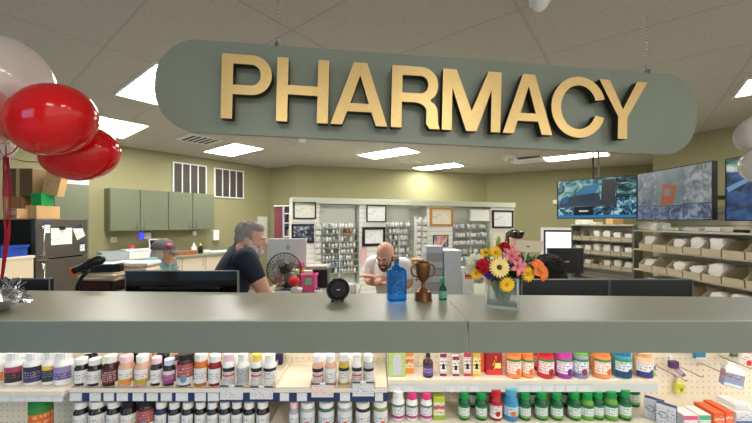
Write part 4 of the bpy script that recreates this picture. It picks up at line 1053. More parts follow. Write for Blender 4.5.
# trophy
Yt = 1.50
TR = M('bronze_trophy', (128, 84, 54), .3, metal=.65, noise=(20, .1))
t = thing('trophy_cup', 'bronze two-handled trophy cup on a hexagonal base', 'trophy', (Xat(423, Yt), Yt, ZC), R(8))
MB().lathe([(0, 0), (.042, 0), (.042, .004), (.040, .006), (.038, .040), (.034, .043), (0, .043)], seg=6, mat=Matrix.Rotation(R(30), 4, 'Z')).build('base', TR, t, local=True)
MB().lathe([(.026, .042), (.022, .050), (.012, .058), (.008, .068), (.008, .078), (.014, .086), (.024, .098), (.030, .118), (.0335, .150), (.0355, .168), (.034, .170), (.031, .150), (.027, .118), (.018, .098), (0, .094)], seg=36).build('cup', TR, t, local=True)
for s in (-1, 1):
    pts = [(s*(.033), 0, .158)]+[(s*(.034+.020*math.sin(R(a))), 0, .134+.026*math.cos(R(a))) for a in range(10, 171, 20)]+[(s*.024, 0, .104)]
    MB().tube(pts, [.004]*len(pts), 10).build('handle', TR, t, local=True)
# small green bottle
t = thing('small_bottle', 'small dark green bottle with bright green cap beside the trophy', 'bottle', (Xat(442.8, 1.505), 1.505, ZC))
MB().lathe([(0, 0), (.0165, 0), (.018, .004), (.018, .048), (.014, .060), (.007, .067), (.007, .072), (0, .072)], seg=24).build('bottle_body', glass('dark_green_glass', (60, 130, 100), .06, .75, 1.3), t, local=True)
MB().lathe([(0, .0725), (.0085, .0725), (.0085, .0985), (.0075, .1), (0, .1)], seg=24, rib=.95).build('cap', M('bright_green_cap', (22, 160, 84), .35), t, local=True)
MB().lathe([(.0185, .012), (.0185, .042)], seg=14, a0=-PI/2-1.2, a1=-PI/2+1.2).build('label', label_mat('green_bottle_label', (120, 176, 150), ink=(60, 110, 90), zt=.9, zb=.1), t, local=True)
# round black speaker lying on its side
Ys = 1.47
rr = 11.6*Ys/F
ax = Vector((.30, -1, .02)).normalized()
rot = ax.to_track_quat('Z', 'Y').to_matrix().to_4x4()
c = Vector((Xat(337.5, Ys), Ys+.01, ZC+rr+.002))
t = thing('round_speaker', 'black round desk speaker with a grey rear shell on the counter', 'speaker', (c.x, c.y, ZC))
GREYS = M('speaker_shell', (122, 126, 124), .5)
MB().lathe([(0, 0), (rr*1.0, 0), (rr*1.02, .004), (rr*1.0, .012), (rr*.9, .014), (rr*.88, .012), (0, .012)], tuple(c), 36, mat=rot).build('front_disc', GLOSS, t)
MB().lathe([(0, .0123), (rr*.85, .0123), (rr*.6, .0135), (0, .0138)], tuple(c), 36, mat=rot).build('grille_cloth', M('speaker_cloth', (30, 31, 33), .7, noise=(500, .4)), t)
MB().lathe([(0, -.05), (rr*.5, -.05), (rr*.8, -.035), (rr*.93, -.01), (rr*.95, .001), (0, .001)], tuple(c), 30, mat=rot).build('rear_shell', GREYS, t)
lc = c+rot.to_3x3() @ Vector((0, 0, .0142))
MB().box(tuple(lc), (.014, .0012, .003), mat=rot @ Matrix.Rotation(PI/2, 4, 'X') @ Matrix.Rotation(R(0), 4, 'Y')).build('badge', M('silver_badge', (220, 220, 222), .3), t)
m = MB()
for s in (-1, 1): m.box((c.x+s*.022, c.y+.0, ZC+.004), (.012, .03, .008))
m.build('foot', BLACK, t)

# vase and bouquet
Yv = 1.40
VX = Xat(502.5, Yv)
GV = M('clear_vase_glass', (196, 208, 200), .03, alpha=.13, noise=(5, .01)); GVE = M('vase_glass_edge', (214, 224, 218), .05, alpha=.5, noise=(5, .01))
vr = R(-24)
vase = thing('flower_vase', 'square clear glass vase holding the bouquet on the counter', 'vase', (VX, Yv, ZC), vr)
hw = .063; vh = .124
m = MB(); th = .006
m.span(-hw, hw, -hw, hw, 0, .012)
for s in (-1, 1):
    m.span(s*hw-(th if s > 0 else 0), s*hw+(0 if s > 0 else th), -hw, hw, .014, vh)
    m.span(-hw+th, hw-th, s*hw-(th if s > 0 else 0), s*hw+(0 if s > 0 else th), .014, vh)
m.build('glass_walls', GV, vase, local=True)
m = MB()
for sx in (-1, 1):
    for sy in (-1, 1): m.box((sx*(hw-.003), sy*(hw-.003), vh/2), (.0066, .0066, vh))
for s in (-1, 1):
    m.box((0, s*(hw-.003), vh+.0005), (2*hw, .0062, .002)); m.box((s*(hw-.003), 0, vh+.0005), (.0062, 2*hw, .002))
    m.box((0, s*(hw-.003), .006), (2*hw+.0006, .0066, .012)); m.box((s*(hw-.003), 0, .006), (.0066, 2*hw+.0006, .012))
m.build('glass_edges', GVE, vase, local=True)
MB().span(-hw+th+.001, hw-th-.001, -hw+th+.001, hw-th-.001, .0145, .085).build('water', M('vase_water', (190, 206, 190), .03, alpha=.10, noise=(5, .01)), vase, local=True)
STEM = M('flower_stem', (74, 120, 56), .6)
def fl_root(name, lab, px, py, dy, face=(0, -1, .25), cat='flower', group=None):
    """a flower head at the place seen there, dy in front of or behind the vase, with its stem down into the vase"""
    p = at(px, py, Yv+dy)
    t = thing(name, lab, cat, tuple(p), group=group)
    rz = random.uniform(-.03, .03)
    foot = Vector((VX+(p.x-VX)*.25+random.uniform(-.015, .015), Yv+dy*.15+random.uniform(-.01, .01), ZC+.022))
    midp = Vector((VX+(p.x-VX)*.45, Yv+dy*.3, ZC+vh+.01))
    f = Vector(face).normalized()
    MB().tube([p-f*.004, p-f*.02+Vector((0, .0, -.012)), midp, foot], .0028, 6).build('stem', STEM, t)
    return t, p, f.to_track_quat('Z', 'Y').to_matrix().to_4x4(), f
def petal_ring(mb, p, rot, n, r0, r1, w, lift, th=.0016, phase=0, cup=0):
    for k in range(n):
        a = 2*PI*k/n+phase
        rm = rot @ Matrix.Rotation(a, 4, 'Z') @ Matrix.Rotation(-lift, 4, 'Y')
        mb.ball(p+(rot @ Matrix.Rotation(a, 4, 'Z')).to_3x3() @ Vector(((r0+r1)/2*math.cos(lift), 0, (r0+r1)/2*math.sin(lift))), ((r1-r0)/2, w, th), rm, u=10, v=6)
def daisy(lab, px, py, dy, r, col, ccol, face, n=18, rings=2, name='gerbera_daisy', group=None):
    t, p, rot, f = fl_root(name, lab, px, py, dy, face, group=group)
    m = MB()
    for k in range(rings): petal_ring(m, p, rot, n, r*.18, r*(1-.13*k), r*.13, .12+.22*k, phase=k*PI/n)
    m.build('petals', col, t, smooth=True)
    MB().ball(p+f*.004, (r*.26, r*.26, r*.14), rot, u=16, v=8).build('flower_centre', ccol, t, smooth=True)
def pom(lab, px, py, dy, r, col, face, name='carnation', ruff=70, group=None):
    t, p, rot, f = fl_root(name, lab, px, py, dy, face, group=group)
    m = MB()
    for k in range(ruff):
        zc = random.uniform(-.25, 1); a = k*2.39996
        d = Vector((math.sqrt(max(0, 1-zc*zc))*math.cos(a), math.sqrt(max(0, 1-zc*zc))*math.sin(a), zc))
        q = (rot.to_3x3() @ d)
        rm = q.to_track_quat('X', 'Z').to_matrix().to_4x4() @ Matrix.Rotation(random.uniform(0, PI), 4, 'X')
        m.ball(p+q*r*.62, (r*.36, r*.30, r*.05), rm, u=8, v=5)
    m.ball(p, r*.6, u=12, v=8)
    m.build('petals', col, t, smooth=True)
def lily(lab, px, py, dy, r, col, face, name='lily', n=6, group=None, wide=1.0):
    t, p, rot, f = fl_root(name, lab, px, py, dy, face, group=group)
    m = MB()
    for k in range(n):
        rm = rot @ Matrix.Rotation(2*PI*k/n+.3, 4, 'Z')
        prev = None
        ws = [.12, .24, .27, .2, .03]; rs = [.05, .3, .62, .88, 1.08]; zs_ = [0, .32, .46, .42, .26]
        for w, rr_, z_ in zip(ws, rs, zs_):
            cur = [m.bm.verts.new(p+rm.to_3x3() @ Vector((rr_*r, s*w*wide*r, z_*r+abs(s)*.05*r-.002*0))) for s in (-1, 0, 1)]
            if prev:
                for i in (0, 1):
                    ff = m.bm.faces.new((prev[i], prev[i+1], cur[i+1], cur[i])); ff.smooth = True
            prev = cur
    o = m.build('petals', col, t)
    md = o.modifiers.new('thickness', 'SOLIDIFY'); md.thickness = .0016
    s = MB()
    for k in range(5):
        a = 2*PI*k/5
        s.tube([p, p+rot.to_3x3() @ Vector((.12*r*math.cos(a), .12*r*math.sin(a), .4*r)), p+rot.to_3x3() @ Vector((.25*r*math.cos(a), .25*r*math.sin(a), .62*r))], .0011, 5)
    s.build('stamens', M('stamen_yellow', (214, 190, 90), .6), t)
YEL = M('yellow_petal', (246, 200, 36), .5, noise=(60, .12)); PYL = M('pale_yellow_petal', (250, 222, 140), .5, noise=(60, .1)); REDP = M('red_petal', (196, 24, 46), .5, noise=(80, .2))
PINK = M('pink_petal', (236, 128, 146), .5, noise=(60, .15)); ORP = M('orange_petal', (246, 120, 44), .5, noise=(60, .15)); PUR = M('purple_petal', (84, 38, 130), .5, noise=(90, .25)); WGR = M('white_green_petal', (244, 246, 224), .5, noise=(60, .1))
BRC = M('brown_flower_centre', (90, 52, 34), .7); YC = M('gold_flower_centre', (206, 150, 30), .7); LEAF = M('leaf_green', (66, 110, 50), .5, noise=(40, .25)); LEAFD = M('dark_leaf_green', (44, 72, 34), .5, noise=(40, .3))
random.seed(11)
daisy('pale yellow gerbera with a dark brown centre in the middle of the bouquet', 499, 267.5, -.085, .042, PYL, BRC, (0, -1, .2), 20)
daisy('yellow daisy hanging low in front of the vase', 506.5, 284.5, -.082, .033, YEL, YC, (.05, -1, -.1), 16, name='yellow_daisy')
daisy('yellow daisy at the right of the bouquet beside the orange lily', 527, 274, -.055, .034, YEL, YC, (.3, -1, .15), 16, name='yellow_daisy')
daisy('yellow daisy at the top of the bouquet', 495.5, 252.5, -.02, .029, YEL, YC, (-.1, -1, .5), 16, name='yellow_daisy')
daisy('small yellow daisy at the upper left behind the top one', 485, 253, .0, .022, YEL, YC, (-.4, -1, .5), 14, name='yellow_daisy')
daisy('yellow daisy drooping at the lower left edge of the bouquet', 476.5, 273.5, -.05, .026, YEL, YC, (-.6, -1, -.15), 14, name='yellow_daisy')
pom('dark red carnation at the left of the bouquet', 483.5, 266.3, -.06, .034, REDP, (-.3, -1, .3))
pom('red carnation at the top of the bouquet', 504.5, 247.5, -.01, .025, REDP, (.05, -1, .6))
pom('creamy white-green hydrangea head at the upper left of the bouquet', 475.5, 262.5, -.0, .042, WGR, (-.5, -1, .6), 'hydrangea', 110)
pom('creamy hydrangea head low at the left edge of the bouquet', 470, 269, .02, .026, WGR, (-.8, -1, .2), 'hydrangea', 70)
pom('deep purple statice cluster beneath the red carnation', 488.3, 274.5, -.065, .020, PUR, (-.1, -1, .1), 'statice', 60)
lily('pink lily at the top centre of the bouquet', 511, 256, -.04, .036, PINK, (-.1, -1, .55))
lily('pink lily to the right of the pale gerbera', 516.5, 266.5, -.065, .036, PINK, (.25, -1, .1))
lily('orange lily at the right edge of the bouquet', 536, 271, -.03, .046, ORP, (.5, -.8, .5), 'orange_lily', wide=1.75)
# foliage sprigs
def sprig(lab, px, py, dy, n, r, mat, name='leafy_sprig', up=(0, 0, 1)):
    t, p, rot, f = fl_root(name, lab, px, py, dy, (0, -.3, 1), cat='foliage')
    m = MB()
    for k in range(n):
        d = Vector((random.uniform(-1, 1), random.uniform(-.8, .5), random.uniform(-.4, 1.1))).normalized()
        q = d.to_track_quat('X', 'Z').to_matrix().to_4x4()
        m.ball(p+d*r*.8, (r*.8, r*.26, r*.035), q, u=10, v=6)
    m.build('leaves', mat, t, smooth=True)
def bud(lab, px, py, dy, L_):
    t, p, rot, f = fl_root('lily_bud', lab, px, py, dy, (.1, -.2, 1), cat='flower bud')
    m = MB(); m.ball(p+f*L_*.4, (L_*.2, L_*.2, L_*.6), rot, u=12, v=10)
    m.build('bud', M('bud_green', (150, 166, 84), .5), t, smooth=True)
sprig('dark leafy sprig filling the middle of the bouquet', 515, 277, -.03, 26, .034, LEAFD)
sprig('dark leafy sprig under the pale gerbera', 496, 279, -.04, 22, .030, LEAFD)
sprig('leafy sprig at the right above the yellow daisy', 524, 262, -.01, 16, .030, LEAF)
sprig('leafy sprig at the upper left behind the yellow daisy', 486, 258, .02, 16, .030, LEAF)
sprig('leafy sprig at the far right behind the orange lily', 531, 262, .015, 12, .024, LEAF)
sprig('green leaves standing in the vase water', 504, 292, -.005, 26, .030, LEAF)
sprig('dark leaves behind the low yellow daisy', 514, 287, -.01, 20, .026, LEAFD)
bud('green lily bud at the very top of the bouquet', 497.5, 246.5, .02, .045)
bud('pale lily bud left of the top daisy', 488.5, 249, .02, .032)
bud('lily bud below the gift card', 519, 252, .01, .036)
# gift card on a pick
Yc_ = Yv-.035
p = at(528.5, 246, Yc_)
t = thing('gift_card', 'beige florist card on a pick above the bouquet', 'card', tuple(p))
cw = 30*Yc_/F; chh = 12.5*Yc_/F
pts = [(-cw/2, 0, -chh*.45), (cw*.44, 0, -chh*.5), (cw/2, 0, chh*.38), (-cw*.40, 0, chh*.5)]
MB().poly([tuple(p+Vector(q)) for q in pts], .0012).build('card', M('beige_card', (196, 182, 158), .6), t)
MB().box(tuple(p+Vector((-.002, -.0008, -.002))), (.016, .0008, .006)).build('emblem', M('card_print', (120, 100, 80), .6), t)
MB().tube([tuple(p+Vector((.0, .003, .01))), tuple(p+Vector((-.01, .003, -.05))), (VX+.02, Yv+.01, ZC+.03)], .0018, 6).build('pick', M('clear_pick', (206, 214, 206), .3), t)
# fallen price card at the left of the vase

# balloons
def balloon(lab, cpx, cpy, Y, rx, rz, tail, col, lean=0, cat='balloon', knot=True, seed=0):
    c = at(cpx, cpy, Y)
    t = thing('balloon', lab, cat, tuple(c))
    td = Vector(tail)-c
    q = (-td).normalized().to_track_quat('Z', 'Y').to_matrix().to_4x4()
    prof = []
    n = 22; Lh = rx
    for k in range(n+1):
        a = -PI/2+PI*k/n
        z = math.sin(a); r = math.cos(a)
        if z < 0: z *= 1.14; r = r*(1-.10*(-z)**2)
        prof.append((max(r, 0)*rz, z*Lh))
    prof[0] = (.004, -Lh*1.14)
    MB().lathe(prof, tuple(c), 40, mat=q).build('skin', col, t)
    e = c+q.to_3x3() @ Vector((0, 0, -Lh*1.14))
    d = q.to_3x3() @ Vector((0, 0, -1))
    MB().lathe([(.003, .004), (.007, -.004), (.004, -.008), (.010, -.018), (.0, -.015)], tuple(e), 14, mat=q).build('knot', col, t)
    return t, e+d*.012
def balloon_mat(name, c, tr):
    return M(name, c, .10, coat=.6, trans=tr, ior=1.06, noise=(2, .03))
RED = M('red_balloon_rubber', (216, 18, 24), .14, coat=.15, noise=(2, .05)); RED2 = M('red_balloon_rubber_far', (212, 16, 26), .14, coat=.15, noise=(2, .05))
WHB = M('pearl_white_balloon', (214, 202, 196), .2, coat=.5, noise=(2, .03)); WHB2 = M('pearl_balloon_right', (226, 220, 212), .2, coat=.5)
PKB = M('pearl_pink_balloon', (206, 132, 126), .2, coat=.5)
node = at(6, 157, 1.30)
RIB = M('red_ribbon', (170, 22, 48), .4)
ends = []
for args in (('large red balloon in front at the upper left', 53, 120.5, 1.08, .143, .107, tuple(at(8, 150, 1.16)), RED),
             ('smaller red balloon just below the large one', 81, 153.5, 1.28, .150, .102, tuple(at(30, 166, 1.34)), RED2),
             ('pearl white balloon at the top left above the red ones', 4, 85, 1.24, .176, .148, tuple(at(6, 140, 1.28)), WHB),
             ('pinkish balloon cut by the left picture edge', -27, 112, 1.06, .105, .098, tuple(at(0, 150, 1.18)), PKB),
             ('white balloon hanging low at the left picture edge', -4, 142, 1.38, .075, .066, tuple(at(6, 160, 1.36)), WHB)):
    t, e = balloon(*args); ends.append((t, e))
wt = Vector((Xat(1, 1.31), 1.31, ZC))
top_w = wt+Vector((0, 0, .10))
for i, (t, e) in enumerate(ends):
    o = .0022*(i-2)
    MB().tube([e, (e+node)/2+Vector((0, 0, -.008)), node+Vector((o, o, 0)), node+Vector((o*2.6+.004, o, -.14)), node+Vector((o*2.0+.006, 0, -.3)), top_w+Vector((o*.6, 0, 0))], .0022, 6).build('ribbon', RIB, t)
t = thing('balloon_weight', 'silver foil balloon weight with crinkled tufts at the counter left edge', 'balloon weight', tuple(wt))
FOIL = M('silver_foil', (205, 205, 210), .14, metal=1, noise=(60, .2))
m = MB(); random.seed(3)
m.ball(wt+Vector((0, 0, .05)), (.062, .062, .05), u=14, v=8)
for v in m.bm.verts: v.co += Vector((random.uniform(-1, 1), random.uniform(-1, 1), random.uniform(-.4, .9)))*.006
for v in m.bm.verts: v.co.z = max(v.co.z, ZC+.0003)
m.build('wrapped_base', FOIL, t)
m = MB()
for k in range(140):
    a = random.uniform(0, 2*PI); el = random.uniform(-.35, 1.3); d = Vector((math.cos(a)*math.cos(el), math.sin(a)*math.cos(el), math.sin(el)))
    p0 = wt+Vector((0, 0, .05))+d*.05; L_ = random.uniform(.015, .045)
    s = Vector((-d.y, d.x, random.uniform(-.5, .5))).normalized()*random.uniform(.006, .012)
    p1 = p0+d*L_+s*random.uniform(-1, 1)
    pts = [p0-s, p0+s, p1+s*.7, p1-s*.7]
    for q in pts: q.z = max(q.z, ZC+.001)
    m.bm.faces.new([m.bm.verts.new(q) for q in pts])
o = m.build('foil_tufts', FOIL, t)
md = o.modifiers.new('thickness', 'SOLIDIFY'); md.thickness = .0006
t1, e1 = balloon('pearl white balloon at the right edge, upper of two', 762, 134.5, 1.25, .076, .076, tuple(at(770, 150, 1.34)), WHB2)
t2, e2 = balloon('pearl white balloon at the right edge, lower of two', 764, 165, 1.22, .070, .066, tuple(at(775, 172, 1.32)), WHB2)
wr = Vector((Xat(772, 1.36), 1.36, ZC))
for i, (t, e) in enumerate(((t1, e1), (t2, e2))):
    MB().tube([e, e+Vector((.01, .01, -.04)), wr+Vector((0, 0, .2)), wr+Vector((0, 0, .07))], .0022, 6).build('ribbon', M('white_ribbon', (226, 222, 216), .4), t)
t = thing('balloon_weight', 'foil weight holding the right-hand balloons', 'balloon weight', tuple(wr))
MB().lathe([(0, 0), (.03, 0), (.035, .03), (.012, .05), (.02, .072), (0, .068)], seg=14).build('wrapped_base', FOIL, t, local=True)
# ---------------------------------------------------------------- drive-up window in the back wall
bw = Vector((W_E[0]-W_D[0], W_E[1]-W_D[1])).normalized(); bang = math.atan2(bw.y, bw.x); bn = Vector((bw.y, -bw.x))
def on_plane(px, A, e, n, off): 
    A2 = Vector(A[:2])+n*off; return on_line(px, A2, A2+e)
class Line:
    """boxes laid along a plan line, at an offset towards the room"""
    def __init__(s, A, e, n): s.A = Vector(A[:2]); s.e = e; s.n = n; s.ang = math.atan2(e.y, e.x)
    def p(s, px, off=0): return on_plane(px, s.A, s.e, s.n, off)
    def s_of(s, p): return (Vector(p[:2])-s.A).dot(s.e)
    def xy(s, t, off): return s.A+s.e*t+s.n*off
    def box(s, mb, t0, t1, o0, o1, z0, z1, bev=0):
        c = s.xy((t0+t1)/2, (o0+o1)/2)
        return mb.box((c.x, c.y, (z0+z1)/2), (abs(t1-t0), abs(o1-o0), z1-z0), s.ang, bev)
WBK = Line(W_D, bw, bn)
a, b = WBK.p(540.5), WBK.p(577); t0, t1 = WBK.s_of(a), WBK.s_of(b)
zt_ = Zat(227.5, a.y); zb_ = .30
t = thing('window_1', 'bright drive-up window with a white and dark frame', 'window', (a.x, a.y, zb_), WBK.ang); t['kind'] = 'structure'
f = MB(); w = .07
WBK.box(f, t0, t0+w, 0, .05, zb_, zt_); WBK.box(f, t1-w, t1, 0, .05, zb_, zt_); WBK.box(f, t0+w, t1-w, 0, .05, zt_-.06, zt_); WBK.box(f, t0+w, t1-w, 0, .05, zb_, zb_+w)
f.build('window_frame', WHITE, t)
f = MB(); u = .05
WBK.box(f, t0+w, t0+w+u, 0, .035, zb_+w, zt_-.06); WBK.box(f, t1-w-u, t1-w, 0, .035, zb_+w, zt_-.06); WBK.box(f, t0+w+u, t1-w-u, 0, .035, zt_-.06-u, zt_-.06); WBK.box(f, t0+w+u, t1-w-u, 0, .035, zb_+w, zb_+w+u)
f.build('sash', MATTE, t)
WBK.box(MB(), t0+w+u, t1-w-u, .005, .015, zb_+w+u, zt_-.06-u).build('pane', M('daylit_pane', (236, 240, 248), .2, emit=1.5), t)
p = WBK.p(555)
tag(WBK.box(MB(), WBK.s_of(p)-.05, WBK.s_of(p)+.05, 0, .05, Zat(204, p.y), Zat(200, p.y), .01).build('sensor_box', WHITE, origin=(p.x, p.y, Zat(204, p.y))), 'small white sensor on the back wall left of the camera screen', 'sensor')

# ---------------------------------------------------------------- dispensing bays at the back
BA = Vector((Xat(292, 5.8), 5.8)); BB = Vector((Xat(514, 7.6), 7.6))
be = (BB-BA).normalized(); bnn = Vector((be.y, -be.x))
BAY = Line(BA, be, bnn)
def slat_material(name, c, dark, period):
    m, nt, b = nodes_of(name); b.inputs['Roughness'].default_value = .5
    tc = nt.nodes.new('ShaderNodeTexCoord'); sp = nt.nodes.new('ShaderNodeSeparateXYZ'); nt.links.new(tc.outputs['Object'], sp.inputs[0])
    f = math_node(nt, 'LESS_THAN', math_node(nt, 'FRACT', math_node(nt, 'DIVIDE', sp.outputs['Z'], period)), .16)
    mx = nt.nodes.new('ShaderNodeMix'); mx.data_type = 'RGBA'; nt.links.new(f, mx.inputs['Factor'])
    mx.inputs['A'].default_value = lin(c); mx.inputs['B'].default_value = lin(dark)
    nt.links.new(mx.outputs['Result'], b.inputs['Base Color']); return m
SLATW = slat_material('white_slatwall', (232, 232, 224), (204, 202, 190), .09)
PALE = M('pale_panel', (226, 228, 220), .5)
HEAD = M('pale_sage_header', (196, 202, 182), .5)
SHG = M('grey_bay_shelf', (158, 158, 146), .5)
def S(px): return BAY.s_of(BAY.p(px))
zh = 1.983
t = thing('dispensary_shelving', 'long run of white dispensary bays with a pale header at the back', 'shelf unit', (BA.x, BA.y, 0), BAY.ang)
BAY.box(MB(), S(292), S(514.5), -.36, .03, zh-.105, zh, .004).build('header', HEAD, t)
BAY.box(MB(), S(292), S(514), -.40, -.37, 0, zh-.11).build('back_panel', SLATW, t)
for pa, pb in ((292, 319.5), (359.5, 386), (427, 452.5), (490.5, 514)):
    BAY.box(MB(), S(pa), S(pb), -.02, 0, .05, zh-.106).build('front_panel', SLATW, t)
    BAY.box(MB(), S(pa), S(pa)+.02, -.369, -.021, .05, zh-.106).build('upright', PALE, t)
    BAY.box(MB(), S(pb)-.02, S(pb), -.369, -.021, .05, zh-.106).build('upright', PALE, t)
    BAY.box(MB(), S(pa), S(pb), -.0, .012, zh-.30*0-.115-.03, zh-.108).build('rail', HEAD, t)
sill = Zat(268, 6.0)
BAYS = [('left', 321.5, 358, 340, (228, 233.6, 241.4, 247.4, 253.6, 260, 266.6, 273), True),
        ('middle', 387, 412.5, 400, (226.5, 233.3, 239.8, 245.6, 252.6, 258.6, 264), True),
        ('right', 454, 489, 472, (228.3, 237, 244.6, 253.2, 260.5), True)]
BT = [M('stock_bottle_white', (250, 250, 248), .4), M('stock_bottle_grey', (226, 228, 230), .4), M('stock_bottle_blue_label', (146, 176, 206), .4), M('stock_bottle_amber', (186, 130, 84), .4)]
protos = []
for k, (r, h) in enumerate(((.025, .086), (.023, .074), (.027, .092), (.021, .08))):
    for mt in range(4):
        m = MB(); m.lathe([(0, 0), (r, 0), (r, h*.74), (r*.7, h*.8), (r*.7, h*.82)], seg=10)
        m.mi = 1; m.lathe([(r*.8, h*.8), (r*.8, h), (0, h)], seg=10)
        o = m.build('stock_bottle', [BT[mt], WHITE], local=True); protos.append(o.data); bpy.data.objects.remove(o)
random.seed(21)
nb = 0
for nm, pa, pb, pc, ys, full in BAYS:
    sa, sb = S(pa), S(pb); Yc = BAY.p(pc).y
    mid = (sa+sb)/2
    BAY.box(MB(), sa, sb, -.175, -.165, .3, zh-.11).build('bay_back', M('bay_back_panel', (204, 206, 196), .5), t)
    BAY.box(MB(), mid-.008, mid+.008, -.164, -.03, .3, Zat(ys[0], Yc)).build('divider', PALE, t)
    for j, y in enumerate(ys):
        z = Zat(y, Yc)
        BAY.box(MB(), sa+.002, sb-.002, -.164, -.012, z-.012, z).build('shelf', SHG, t)
        s = sa+.05; k = 0; lim = 999
        hmax = (z if j == 0 else Zat(ys[j-1], Yc)-.014)-z-.006 if j else .12
        while s < sb-.04:
            if abs(s-mid) < .035 and j > 0: s += .03; continue
            if random.random() < .13: s += .055; continue
            mi = random.choices(range(16), weights=[8, 4, 2, .5]*4)[0]
            me = protos[mi]
            h = max(v.co.z for v in me.vertices)
            o = bpy.data.objects.new('stock_bottle', me); COL.objects.link(o)
            c = BAY.xy(s, -.055-random.uniform(0, .03)); o.location = (c.x, c.y, z+.0005)
            if h > hmax: o.scale = (1, 1, hmax/h)
            tag(o, 'tiny stock bottle, %s from left on shelf row %s of the %s dispensary bay' % (ORD[min(k, 20)], ORD[j], nm), 'bottle', 'stock bottles in the %s dispensary bay' % nm)
            s += random.uniform(.054, .068); k += 1; nb += 1
# white prescription bags clipped in columns beside the bays
BAGW = M('white_bag', (220, 216, 210), .6, bump=(30, .6))
def bag(lab, c, d, rz, group=None, mat=None):
    m = MB(); m.box((0, 0, d[2]/2), d, bev=min(d)*.3)
    bmesh.ops.subdivide_edges(m.bm, edges=m.bm.edges[:], cuts=1)
    for v in m.bm.verts:
        if v.co.z > .004: v.co += Vector((random.uniform(-1, 1)*d[0], random.uniform(-1, 1)*d[1]*.6, random.uniform(-1, 0)*d[2]*.6))*.09
    o = m.build('pharmacy_bag', mat or BAGW, local=True, smooth=True); o.location = c; o.rotation_euler = (0, 0, rz)
    MW[o.name] = Matrix.Translation(c)
    return tag(o, lab, 'bag', group)
for nm, px, ys in (('left', 317, (229, 235, 241, 247, 253, 259, 265)), ('middle', 416.3, (224, 230, 236, 242, 248, 254, 260)), ('middle right', 422.5, (224.5, 230.5, 236.5, 242.5, 248.5, 254.5, 260.5))):
    Yc = BAY.p(px).y; s = S(px)
    sw = .055
    rack = thing('wire_bag_rack', 'narrow %s wire rack of white bags beside the dispensary bays' % nm, 'rack', (BAY.xy(s, .06).x, BAY.xy(s, .06).y, 0), BAY.ang)
    BAY.box(MB(), s-sw, s-sw+.006, .012, .10, 0, Zat(ys[0]-7, Yc)).build('side_rail', PALE, rack)
    BAY.box(MB(), s+sw-.006, s+sw, .012, .10, 0, Zat(ys[0]-7, Yc)).build('side_rail', PALE, rack)
    for j, y in enumerate(ys):
        z = Zat(y, Yc)
        BAY.box(MB(), s-sw+.0065, s+sw-.0065, .012, .10, z-.006, z).build('tray', PALE, rack)
        c = BAY.xy(s, .055)
        bag('small white bag, %s from top in the %s wire rack' % (ORD[j], nm), (c.x, c.y, z+.0005), (.100, .085, .088), BAY.ang, 'bags in the wire racks')
# certificates and pictures
def framed(name, lab, pa, pb, ya, yb, fm, fw, pic, cat='certificate', off=.0):
    A_, B_ = BAY.p(pa, .012), BAY.p(pb, .012); sa, sb = BAY.s_of(A_), BAY.s_of(B_); Ym = (A_.y+B_.y)/2
    z1, z0 = Zat(ya, Ym), Zat(yb, Ym)
    c = (A_+B_)/2
    t = thing(name, lab, cat, (c.x, c.y, z0), BAY.ang)
    f = MB()
    BAY.box(f, sa, sa+fw, .001, .03, z0, z1); BAY.box(f, sb-fw, sb, .001, .03, z0, z1); BAY.box(f, sa+fw, sb-fw, .001, .03, z1-fw, z1); BAY.box(f, sa+fw, sb-fw, .001, .03, z0, z0+fw)
    f.build('frame', fm, t)
    BAY.box(MB(), sa+fw, sb-fw, .002, .012, z0+fw, z1-fw).build('sheet', pic, t)
CERT = label_mat('certificate_sheet', (236, 234, 218), ink=(186, 182, 168), zt=.9, zb=.12, dens=.6)
CERT2 = label_mat('certificate_sheet_grey', (234, 236, 234), ink=(178, 182, 184), zt=.9, zb=.12, dens=.58)
CERT3 = label_mat('certificate_sheet_buff', (232, 226, 204), ink=(176, 164, 140), zt=.9, zb=.12, dens=.58)
GOLDF = M('gold_frame', (198, 140, 66), .35, metal=.3)
framed('framed_certificate', 'black framed certificate at the top left of the dispensary bays', 293.3, 316, 202, 219, BLACK, .022, CERT)
def photo_material(name, cols, scale):
    m, nt, b = nodes_of(name); tc = nt.nodes.new('ShaderNodeTexCoord')
    n = nt.nodes.new('ShaderNodeTexVoronoi'); n.inputs['Scale'].default_value = scale; nt.links.new(tc.outputs['Object'], n.inputs['Vector'])
    sp = nt.nodes.new('ShaderNodeSeparateColor'); nt.links.new(n.outputs['Color'], sp.inputs[0])
    cr = nt.nodes.new('ShaderNodeValToRGB'); e = cr.color_ramp.elements; cr.color_ramp.interpolation = 'LINEAR'
    e[0].color = lin(cols[0]); e[-1].color = lin(cols[-1])
    for i, c in enumerate(cols[1:-1]):
        x = e.new((i+1)/(len(cols)-1)); x.color = lin(c)
    nt.links.new(sp.outputs[0], cr.inputs[0]); nt.links.new(cr.outputs[0], b.inputs['Base Color'])
    b.inputs['Roughness'].default_value = .3
    return m
framed('framed_picture', 'dark night skyline picture in a black frame below a certificate', 291.5, 316, 224, 243, BLACK, .03, photo_material('night_picture', [(24, 26, 34), (40, 46, 62), (96, 104, 128), (170, 176, 190)], 26), 'picture')
framed('framed_certificate', 'thin black framed certificate above the bald man', 366.5, 386, 205, 222, BLACK, .018, CERT2)
framed('framed_certificate', 'thick black framed certificate just behind the bald man', 362.2, 385.3, 227, 246, BLACK, .05, CERT2)
framed('framed_certificate', 'gold framed certificate above the grey stack', 430, 452.8, 207.5, 226, GOLDF, .04, CERT3)
framed('framed_picture', 'small colourful photograph with blue shapes under the gold frame', 433.2, 448, 235, 246.8, MATTE, .01, photo_material('bright_picture', [(40, 110, 180), (214, 150, 130), (230, 200, 190), (180, 120, 110)], 14), 'picture')
